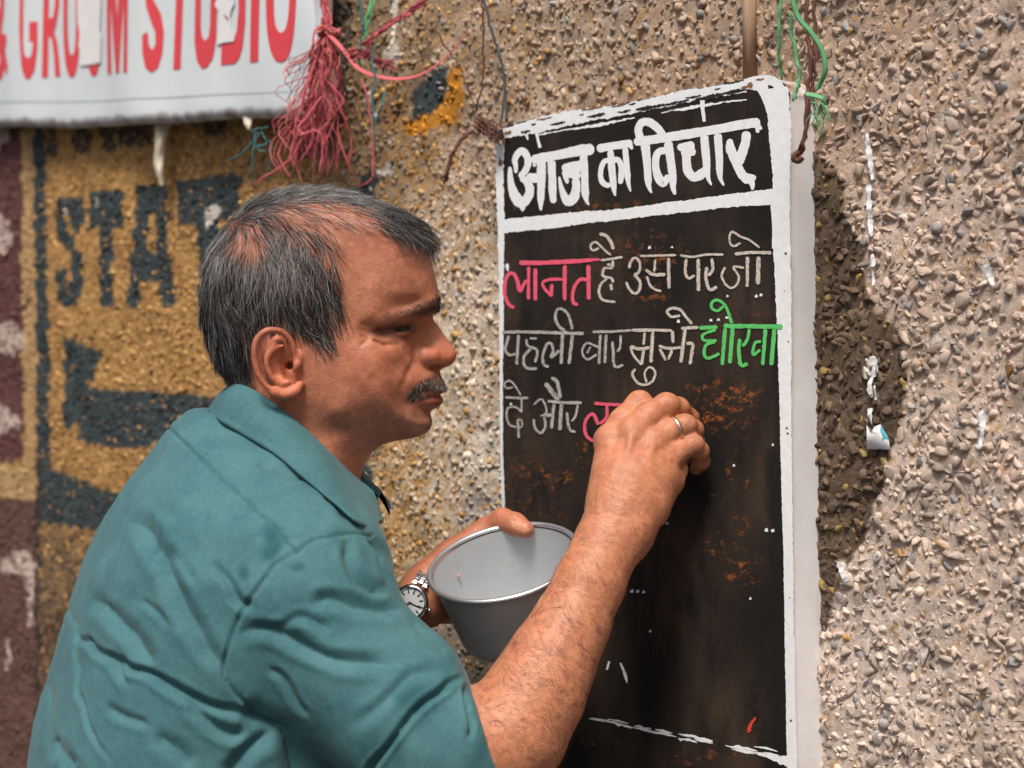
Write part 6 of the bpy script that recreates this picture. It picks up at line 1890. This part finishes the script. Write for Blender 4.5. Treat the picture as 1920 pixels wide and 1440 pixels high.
def hair_obj(name, pts, rad, tip, mat, parent):
    """pts (n,k,3)"""
    n, k, _ = pts.shape
    cu = bpy.data.hair_curves.new(name)
    cu.add_curves([k] * n)
    cu.attributes['position'].data.foreach_set('vector', (pts - PO).astype(np.float32).ravel())
    r = np.broadcast_to(np.asarray(rad, float).reshape(-1, 1), (n, k)) * np.linspace(1, tip, k)[None]
    ra = cu.attributes.get('radius') or cu.attributes.new('radius', 'FLOAT', 'POINT')
    ra.data.foreach_set('value', np.ascontiguousarray(r, np.float32).ravel())
    return add(name, cu, mat, parent)
def hair_mat(name, stops, rough=0.42):
    t = NT(name)
    hi = t.n('ShaderNodeHairInfo')
    t.base(t.ramp(hi.outputs['Random'], stops))
    for n_ in t.t.nodes:
        if n_.type == 'VALTORGB': n_.color_ramp.interpolation = 'LINEAR'
    t.set(Roughness=rough); t.b.inputs['Specular IOR Level'].default_value = 0.35
    return t.m
def grow(p, nrm, direc, length, steps, lift0, lift1, curl=0.15, seed=0, droop=0.0):
    r = np.random.default_rng(seed)
    n = len(p)
    d = direc - (direc * nrm).sum(1)[:, None] * nrm
    d /= np.linalg.norm(d, axis=1)[:, None] + 1e-9
    out = np.zeros((n, steps + 1, 3)); out[:, 0] = p - nrm * 0.0008
    sl = (length / steps)[:, None]
    bend = r.normal(0, curl, (n, 3))
    cur = out[:, 0].copy()
    for i in range(steps):
        f = (i + 0.5) / steps
        v = d + nrm * (lift0 * (1 - f) + lift1 * f)[:, None] + bend * f + np.array([0, 0, -1.0]) * droop * f
        v /= np.linalg.norm(v, axis=1)[:, None]
        cur = cur + v * sl
        out[:, i + 1] = cur
    return out
# keep strands out of the skull: push points back to the scalp surface
def push_out(pts, mind=0.0006):
    n, k, _ = pts.shape
    q = pts.reshape(-1, 3)
    d = head_sdf(q)
    e = 0.0006
    bad = np.nonzero(d < mind)[0]
    if len(bad):
        r = q[bad]
        g = np.stack([head_sdf(r + np.eye(3)[a] * e) - head_sdf(r - np.eye(3)[a] * e) for a in range(3)], -1)
        g /= np.linalg.norm(g, axis=1)[:, None] + 1e-9
        q[bad] = r + g * np.clip(mind - d[bad], 0, 0.012)[:, None]
    return q.reshape(n, k, 3)
# combing: directions in the head's profile, by photo position
COMB = [(400, 470, 0.15, 1), (385, 560, 0.05, 1), (390, 640, 0.12, 1), (430, 700, 0.35, 1), (440, 600, 0.12, 1), (470, 540, 0.12, 1), (480, 640, 0.25, 1), (520, 590, 0.25, 1), (540, 510, 0.10, 1), (590, 520, 0.30, 1), (620, 560, 0.40, 1), (600, 620, 0.5, 1),
        (560, 470, -0.15, 1), (520, 450, -0.2, 1), (460, 470, -0.1, 1), (430, 440, -0.25, 1), (500, 420, .7, .5), (560, 410, 1, .5), (600, 430, .7, .8), (440, 400, .6, -.3), (480, 380, 1, -.2), (520, 372, 1, -0.1), (570, 362, 1, 0.0), (620, 362, 1, .12), (680, 376, 1, .25),
        (740, 396, 1, .4), (780, 420, .8, .7), (800, 440, .5, .9), (640, 400, 1, .3), (700, 410, 1, .35), (740, 425, .9, .6), (650, 440, .7, .6), (640, 480, .4, .9)]
_cb = np.array(COMB, float); _cb[:, 2:] /= np.linalg.norm(_cb[:, 2:], axis=1)[:, None]
def comb(x, y):
    w = 1 / (((x[:, None] - _cb[:, 0]) ** 2 + (y[:, None] - _cb[:, 1]) ** 2 + 120) ** 1.5)
    w /= w.sum(1)[:, None]
    v = w @ _cb[:, 2:]
    return np.stack([v[:, 0], np.zeros(len(x)), -v[:, 1]], -1)
fx, fy = fpx[:, 0], fpx[:, 1]
SCALP = [(380, 330), (600, 330), (760, 370), (806, 430), (806, 452), (770, 446), (735, 434), (700, 428), (660, 420), (640, 432), (630, 470), (628, 520), (634, 560), (640, 580), (625, 600), (612, 640), (602, 652), (585, 640), (566, 628), (545, 612), (520, 606),
         (495, 610), (478, 630), (470, 660), (478, 700), (470, 722), (440, 735), (410, 720), (370, 620)]
dens = sdp(fx, fy, SCALP, 26) * ish
earx = sdp(fx, fy, [(466, 614), (500, 606), (545, 610), (580, 640), (580, 752), (500, 756), (466, 700)], 10)
thin1 = np.exp(-(((fx - 462) / 56) ** 2 + ((fy - 462) / 30) ** 2) ** 1.3)            # the bald patch at the crown
thin2 = np.exp(-(((fx - 594) / 84) ** 2 + ((fy - 405) / 33) ** 2) ** 1.5)            # thinning on the top
thin3 = np.exp(-((fx - 660) / 45) ** 2 - ((fy - 420) / 20) ** 2)
thin4 = np.exp(-((fx - 632) / 26) ** 2 - ((fy - 455) / 45) ** 2)
dens = dens * np.clip(1 - 0.86 * thin1 - 0.97 * thin2 - 0.9 * thin3 - 0.85 * thin4, 0.02, 1) * (1 - earx)
M_HAIR = hair_mat('greying_hair', [(0.0, (0.006, 0.0055, 0.0055)), (0.68, (0.013, 0.012, 0.012)), (0.84, (0.045, 0.043, 0.043)), (0.94, (0.16, 0.156, 0.155)), (1.0, (0.40, 0.39, 0.38))])
NH = 21000
p, nrm, ix = roots(dens, NH)
rx, ry = fx[ix], fy[ix]
dr = comb(rx, ry)
clump = np.stack([vnoise(p, 55, 61), vnoise(p, 55, 62), vnoise(p, 55, 63)], -1)
clump2 = np.stack([vnoise(p, 24, 64), vnoise(p, 24, 65), vnoise(p, 24, 66)], -1)
dr = dr + 0.34 * clump + 0.34 * clump2 + hr.normal(0, 0.08, (NH, 3))
side = np.clip((ry - 420) / 120, 0, 1)
front = np.exp(-((rx - 770) / 55) ** 2 - ((ry - 420) / 45) ** 2)
top_ = np.clip((430 - ry) / 40, 0, 1)
length = (0.015 + 0.012 * side + 0.004 * top_ + 0.012 * front) * hr.uniform(0.65, 1.15, NH)
nape = np.clip((ry - 640) / 60, 0, 1)
length *= 1 - 0.45 * nape
length *= np.where((rx > 560) & (ry > 560), 0.75, 1)
l0 = 0.20 + 0.12 * top_ + 0.45 * front + 0.05 * side
l1 = -0.10 + 0.05 * top_ + 0.0 * front
pts = grow(p, nrm, dr, length, 5, l0, l1, 0.16, 3, 0.15)
pts = push_out(pts, 0.0008)
hair_obj('hair', pts, hr.uniform(0.00010, 0.00018, NH), 0.5, M_HAIR, person)
NG = 5200
gd = dens * (0.15 + np.exp(-((fx - 500) / 75) ** 2 - ((fy - 485) / 60) ** 2) + 0.9 * np.exp(-((fx - 760) / 50) ** 2 - ((fy - 410) / 30) ** 2) + 0.8 * np.clip((400 - fy) / 30, 0, 1))  # grey streaks; extra ones on the upper side hair imitate its sheen
p, nrm, ix = roots(gd, NG)
dr = comb(fx[ix], fy[ix]) + 0.26 * np.stack([vnoise(p, 55, 61), vnoise(p, 55, 62), vnoise(p, 55, 63)], -1) + 0.30 * np.stack([vnoise(p, 24, 64), vnoise(p, 24, 65), vnoise(p, 24, 66)], -1) + hr.normal(0, 0.16, (NG, 3))
gp = push_out(grow(p, nrm, dr, hr.uniform(0.014, 0.030, NG), 6, np.full(NG, .30), np.full(NG, -.06), 0.22, 33, 0.15), 0.001)
hair_obj('grey_hair', gp, hr.uniform(0.00008, 0.00014, NG), 0.4, hair_mat('silver_hair', [(0.0, (0.09, 0.088, 0.09)), (0.5, (0.22, 0.215, 0.215)), (1.0, (0.50, 0.49, 0.48))]), person)
# loose greyer wisps over the thin places and the tuft over the brow
wd_ = (0.6 * thin1 + 0.9 * thin2 + 0.35 * thin4 + 0.7 * thin3) * sdp(fx, fy, SCALP, 14) * ish + 1e-9 * ish
NW = 620
p, nrm, ix = roots(wd_, NW)
dr = comb(fx[ix], fy[ix]) + hr.normal(0, 0.22, (NW, 3))
pts = push_out(grow(p, nrm, dr, hr.uniform(0.015, 0.034, NW), 7, np.full(NW, .22), np.full(NW, -.05), 0.2, 5, 0.12), 0.0008)
tuft = np.exp(-((fx - 775) / 42) ** 2 - ((fy - 424) / 26) ** 2) * ish
NT_ = 1500
p2, nrm2, ix2 = roots(tuft + 1e-12, NT_)
dr2 = np.tile(np.array([0.95, 0.0, 0.10]), (NT_, 1)) + hr.normal(0, 0.28, (NT_, 3))
p2t = push_out(grow(p2, nrm2, dr2, hr.uniform(0.010, 0.021, NT_), 7, np.full(NT_, .55), np.full(NT_, .0), 0.3, 6, 0.85), 0.001)
M_WISP = hair_mat('grey_wisps', [(0.0, (0.012, 0.011, 0.011)), (0.45, (0.05, 0.045, 0.042)), (0.7, (0.30, 0.28, 0.26)), (1.0, (0.62, 0.60, 0.56))])
hair_obj('hair_wisps', pts, hr.uniform(0.00008, 0.00014, NW), 0.4, M_WISP, person)
hair_obj('fringe', p2t, hr.uniform(0.00009, 0.00016, NT_), 0.4, M_HAIR, person)
# eyebrows, lashes, moustache, stubble
M_BROW = hair_mat('brow_hair', [(0.0, (0.006, 0.005, 0.005)), (0.85, (0.014, 0.011, 0.010)), (1.0, (0.12, 0.11, 0.10))])
bd = sdp(fx, fy, [(708, 600), (735, 585), (775, 573), (812, 562), (828, 566), (826, 580), (800, 587), (760, 592), (718, 604)], 7) * ish * (0.3 + np.clip((fx - 715) / 90, 0, 1))
for sg, nm in ((1, 'eyebrow'), (-1, 'eyebrow')):
    dd = bd * ((fc_[:, 1] - DH) * sg < 0)
    p, nrm, ix = roots(dd, 900)
    back = np.array([-0.55, 0, 0.25]) + np.clip((fx[ix] - 790) / 40, 0, 1)[:, None] * np.array([0.75, 0, .45])
    pts = grow(p, nrm, back + hr.normal(0, .18, (900, 3)), hr.uniform(0.0035, 0.0070, 900), 4, np.full(900, .30), np.full(900, .0), .15, 8)
    hair_obj(nm, pts, hr.uniform(0.00011, 0.00018, 900), 0.4, M_BROW, person)
for sg in (1, -1):
    lash = catmull(np.array([h[0] for h in LID_U]), 12)
    n_ = 150
    t_ = hr.uniform(0.1, 0.95, n_) * (len(lash) - 1)
    p = np.stack([np.interp(t_, np.arange(len(lash)), lash[:, a]) for a in range(3)], -1) + np.array([0.0012, -0.001, -0.0022])
    nrm = np.tile(np.array([0.6, -0.75, -0.25]), (n_, 1)); nrm /= np.linalg.norm(nrm[0])
    pts = grow(p, nrm, np.tile(np.array([0.35, -0.3, -0.45]), (n_, 1)), hr.uniform(0.004, 0.0065, n_), 4, np.full(n_, .9), np.full(n_, .9), .1, 9)
    if sg < 0: pts[..., 1] = 2 * DH - pts[..., 1]
    hair_obj('eyelashes', pts, 0.00013, 0.4, M_BROW, person)
md = sdp(fx, fy, [(764, 748), (772, 728), (790, 714), (810, 703), (826, 698), (838, 702), (838, 724), (815, 732), (795, 739), (774, 754)], 7) * ish
M_STACHE = hair_mat('grey_moustache', [(0.0, (0.008, 0.007, 0.006)), (0.55, (0.020, 0.016, 0.014)), (0.74, (0.14, 0.125, 0.11)), (1.0, (0.42, 0.39, 0.35))])
NM = 2300
p, nrm, ix = roots(md, NM)
dr = np.tile(np.array([-0.45, 0, -0.8]), (NM, 1)) + np.clip((fx[ix] - 805) / 30, 0, 1)[:, None] * np.array([0.45, 0, 0])
pts = grow(p, nrm, dr + hr.normal(0, .25, (NM, 3)), hr.uniform(0.0042, 0.0066, NM), 4, np.full(NM, .40), np.full(NM, -.12), .15, 10)
hair_obj('moustache', pts, hr.uniform(0.00010, 0.00017, NM), 0.5, M_STACHE, person)
sd2 = sdp(fx, fy, [(600, 700), (640, 712), (690, 728), (740, 738), (765, 745), (800, 765), (812, 780), (812, 800), (775, 826), (720, 836), (690, 850), (640, 832), (600, 800), (580, 760)], 30) * ish
sd2 *= np.clip((fy - 712) / 80, 0, 1) ** 1.3
NS = 8000
p, nrm, ix = roots(sd2, NS)
dr = np.tile(np.array([-0.1, 0, -0.8]), (NS, 1)) + hr.normal(0, .35, (NS, 3))
pts = grow(p, nrm, dr, hr.uniform(0.0008, 0.0022, NS), 2, np.full(NS, .8), np.full(NS, .8), .1, 11)
hair_obj('stubble', pts, hr.uniform(0.00006, 0.00011, NS), 0.6, hair_mat('stubble_hair', [(0.0, (0.010, 0.008, 0.007)), (0.55, (0.04, 0.034, 0.03)), (0.72, (0.40, 0.37, 0.33)), (1.0, (0.62, 0.58, 0.53))]), person)
# forearm hair
apx = to_px(fc_)
adn = ((fc_[:, 1] < 1.58) & (apx[:, 0] > 890) & (apx[:, 1] > 860)).astype(float)
alg = (apx[:, 0] - 1150) * 0.36 - (apx[:, 1] - 990) * 0.93
adn *= np.clip((120 - alg) / 90, 0, 1) * (0.35 + 0.65 * np.clip((-20 - alg) / 120, 0, 1)) * np.clip((fn_ @ np.array([0.2, -0.95, 0.2])) + 0.75, 0, 1)
NA = 3800
p, nrm, ix = roots(adn, NA)
dr = np.tile(np.array([0.55, -0.1, -0.35]), (NA, 1)) + hr.normal(0, .18, (NA, 3)) + 0.6 * np.stack([vnoise(p, 22, 71), 0 * p[:, 0], vnoise(p, 22, 72)], -1)
pts = grow(p, nrm, dr, hr.uniform(0.006, 0.014, NA), 5, np.full(NA, .35), np.full(NA, .02), .25, 12, .1)
hair_obj('arm_hair', pts, hr.uniform(0.00005, 0.00009, NA), 0.4, hair_mat('dark_arm_hair', [(0, (0.02, 0.012, 0.009)), (1, (0.06, 0.035, 0.025))]), person)
print('HAIR done')
# ================================================================ the aluminium pot
def lathe(prof, axis, org, n=72):
    """prof (r, h) pairs"""
    axis = np.asarray(axis, float); axis /= np.linalg.norm(axis)
    e1 = np.cross(axis, (0, 1.0, 0)); e1 /= np.linalg.norm(e1); e2 = np.cross(axis, e1)
    a = np.linspace(0, 2 * np.pi, n, endpoint=False)
    V = np.vstack([org + h * axis + r * (np.cos(a)[:, None] * e1 + np.sin(a)[:, None] * e2) for r, h in prof])
    Q = []
    for i in range(len(prof) - 1):
        for j in range(n):
            k = (j + 1) % n
            Q.append((i * n + j, i * n + k, (i + 1) * n + k, (i + 1) * n + j))
    return V, np.array(Q)
PAX = np.array([-0.205, -0.372, 0.905]); PAX /= np.linalg.norm(PAX)
RIMC = P(944, 1051, 1.585)
pot = empty('aluminium_pot', Matrix.Translation(Vector(RIMC)))
tag(pot, 'dull grey aluminium pot held against the board in the left hand', 'pot')
R_, Hp = 0.0712, 0.080
prof = [(0.0005, -Hp), (0.045, -Hp), (0.0515, -Hp + .001), (0.0545, -Hp + .004), (0.0562, -Hp + .010)] + [(0.0562 + (R_ - 0.0587) * (k / 10) ** 0.95, -Hp + .010 + (Hp - .0135) * k / 10) for k in range(1, 11)]
V, Q = lathe(prof, PAX, np.zeros(3))
V2, Q2 = lathe([(r - 0.0012, h + (0.0012 if r < 0.05 else 0)) for r, h in prof][::-1], PAX, np.zeros(3))
V, Fs = join([(V, Q), (V2, Q2)])
t = NT('worn_aluminium')
n1 = t.noise(18, 5, .6); n2 = t.noise(300, 4, .7); n3 = t.noise(60, 6, .7, t.co((1, 1, 6)))
c = t.mix(n1, (0.44, 0.46, 0.475), (0.58, 0.60, 0.615))
c = t.mix(t.ramp(t.noise(24, 7, .75), [(0.56, 0.0), (0.66, 0.55)]), c, (0.62, 0.61, 0.60))
c = t.mix(t.ramp(t.noise(70, 6, .8), [(0.64, 0.0), (0.70, 0.7)]), c, (0.20, 0.20, 0.21))
c = t.mix(t.ramp(n2, [(0.62, 0.0), (0.72, 0.6)]), c, (0.22, 0.22, 0.23))
t.base(c); t.set(Metallic=0.45)
t.l(t.ramp(n3, [(0.3, 0.45), (0.7, 0.62)]), t.b.inputs['Roughness'])
t.bump(t.math('ADD', n2, t.math('MULTIPLY', n1, 2.0)), 0.14, 0.0012)
M_ALU = t.m
add('pot_wall', mesh_np('pot_wall', V, Fs), M_ALU, pot)
ca = np.linspace(0, 2 * np.pi, 14)
V, Q = lathe([(R_ - 0.0005 + 0.0027 * math.cos(x), -0.001 + 0.0023 * math.sin(x)) for x in ca], PAX, np.zeros(3), 96)
t = NT('rim_aluminium'); t.base((0.62, 0.64, 0.66)); t.set(Metallic=0.9, Roughness=0.33); t.bump(t.noise(250, 3), 0.15, 0.0008)
add('rolled_rim', mesh_np('rolled_rim', V, Q), t.m, pot)
# crumbs of chalk inside
def crumb(x, y, D, r, seed, col, label):
    v, if2 = flint(seed, 12); v = v * r
    o = add('chalk_crumb', mesh_np('chalk_crumb', v, if2), simple_mat('crumb_chalk', col, 0.9)); o.location = P(x, y, D)
    tag(o, label, 'chalk crumb')
e1 = np.cross(PAX, (0, 1.0, 0)); e1 /= np.linalg.norm(e1); e2 = np.cross(PAX, e1)
def in_pot(x, y):
    """the inner wall of the pot seen at a photo pixel"""
    d = np.array([(x - 960) / F, 1, -(y - 720) / F]); o0 = np.array([0, 0, CZ])
    for k in np.arange(1.56, 1.70, 0.0005):
        q = o0 + d * k - RIMC; h = q @ PAX
        r = np.linalg.norm(q - h * PAX)
        rw = np.interp(h, [-Hp + .01, 0], [0.0562, R_ - .0025]) - 0.0012
        if h < -0.004 and r > rw - 0.0012 and k > 1.60: return k - 0.001
        if h < -Hp + 0.002: return k - 0.001
    return 1.63
crumb(860, 1080, in_pot(860, 1080), 0.0022, 3, (0.60, 0.22, 0.20), 'pink chalk crumb lying inside the pot')

# ================================================================ wrist watch and ring
WCn = P(786, 1131, 1.640)
wax = np.array([0.90, -0.22, -0.33]); wax /= np.linalg.norm(wax)        # along the forearm
fdir = np.array([-0.36, -0.90, 0.20]); fdir -= (fdir @ wax) * wax; fdir /= np.linalg.norm(fdir)   # where the dial looks
sdir = np.cross(wax, fdir)
if sdir[2] < 0: sdir = -sdir
watch = empty('wrist_watch', Matrix.Translation(Vector(WCn)))
tag(watch, 'steel wrist watch with a white dial on the wrist behind the pot', 'watch')
t = NT('polished_steel'); t.base((0.62, 0.63, 0.65)); t.set(Metallic=1.0, Roughness=0.16)
M_STEEL = t.m
ra_, rb_ = 0.0305, 0.0345
def on_band(a, lift=0.0): # angle from the dial direction towards sdir
    return fdir * (ra_ + lift) * math.cos(a) + sdir * (rb_ + lift) * math.sin(a)
def obox(c, x, y, z, hx, hy, hz, bev=0.25):
    V = []
    for sx in (-1, 1):
        for sy in (-1, 1):
            for sz in (-1, 1):
                V.append(c + x * hx * sx + y * hy * sy + z * hz * sz * (1 if True else 1))
    return np.array(V), [np.array([(0, 1, 3, 2), (4, 6, 7, 5), (0, 4, 5, 1), (2, 3, 7, 6), (0, 2, 6, 4), (1, 5, 7, 3)])]
nl = 34
link_cache = {}
for k in range(nl):
    a = 0.52 + (2 * math.pi - 1.04) * (k + 0.5) / nl
    cpt = on_band(a); rad_ = fdir * math.cos(a) + sdir * math.sin(a); tan_ = -fdir * math.sin(a) + sdir * math.cos(a)
    for j, (off_, wdt) in enumerate(((-0.0052, .0024), (0.0, .0024), (0.0052, .0024))):
        sh = tan_ * (0.0024 if j == 1 else 0)
        bmx = bmesh.new(); bmesh.ops.create_cube(bmx, size=1.0)
        Mx = Matrix([[*(wax * wdt * 2)], [*(tan_ * 0.0043)], [*(rad_ * 0.0024)]]).transposed()
        bmesh.ops.bevel(bmx, geom=bmx.edges[:], offset=0.16, segments=2, affect='EDGES', profile=0.6)
        for v in bmx.verts: v.co = Mx @ v.co + Vector(cpt + sh + wax * off_)
        bmesh.ops.recalc_face_normals(bmx, faces=bmx.faces[:])
        me = bpy.data.meshes.new('bracelet_link'); bmx.to_mesh(me); bmx.free()
        add('bracelet_link', me, M_STEEL, watch)
dc = fdir * (ra_ + 0.0035)
V, Q = lathe([(0.0005, -.004), (0.0155, -.004), (0.0172, -.002), (0.0175, .0005), (0.0160, .0028), (0.0146, .0033), (0.0139, .0026), (0.0137, .0012)], fdir, dc, 48)
case = add('watch_case', mesh_np('watch_case', V, Q), M_STEEL, watch)
V, Q = lathe([(0.0002, .0013), (0.0139, .0013)], fdir, dc, 48)
M_DIAL = simple_mat('watch_dial', (0.46, 0.48, 0.48), 0.4, 0, 0.05)
dial = add('dial', mesh_np('dial', V, Q, False), M_DIAL, watch)
M_BLK = simple_mat('black_marks', (0.03, 0.03, 0.035), 0.4)
for k in range(12):
    a = 2 * math.pi * k / 12
    r_ = sdir * math.cos(a) + wax * math.sin(a); tn = np.cross(fdir, r_)
    V, Fs = obox(dc + fdir * .0016 + r_ * 0.0109, r_, tn, fdir, 0.0019 if k % 3 else 0.0026, 0.0006, 0.0002)
    add('hour_mark', mesh_np('hour_mark', V, Fs, False), M_BLK, dial)
for ang_, ln_, wd2 in ((-1.68 + 3.3, 0.0115, .0005), (-2.3, 0.0080, .0007)):
    r_ = sdir * math.cos(ang_) + wax * math.sin(ang_); tn = np.cross(fdir, r_)
    V, Fs = obox(dc + fdir * .0021 + r_ * ln_ * 0.42, r_, tn, fdir, ln_ * 0.58, wd2, 0.0002)
    add('watch_hand', mesh_np('watch_hand', V, Fs, False), M_BLK, dial)
V, Q = lathe([(0.0003, -.0001), (0.0012, 0), (0.0016, .001), (0.0016, .003), (0.0003, .0032)], wax, dc + wax * 0.0182, 16)
add('crown_knob', mesh_np('crown_knob', V, Q), M_STEEL, watch)
# ring: round the third finger, between its knuckle and middle joint
fa, fb = np.array(FING[2][1][0]), np.array(FING[2][2][0])
rdir = (fb - fa) / np.linalg.norm(fb - fa)
rc = P(1263, 806, 1.5565)
V, Q = lathe([(0.0120 + 0.0011 * math.cos(x), 0.0021 * math.sin(x)) for x in np.linspace(0, 2 * np.pi, 12)], rdir, np.zeros(3), 48)
t = NT('pale_gold'); t.base((0.80, 0.55, 0.46)); t.set(Metallic=1.0, Roughness=0.25)
o = add('finger_ring', mesh_np('finger_ring', V, Q), t.m); o.location = rc
tag(o, 'plain pale gold ring on the ring finger of the writing hand', 'ring')
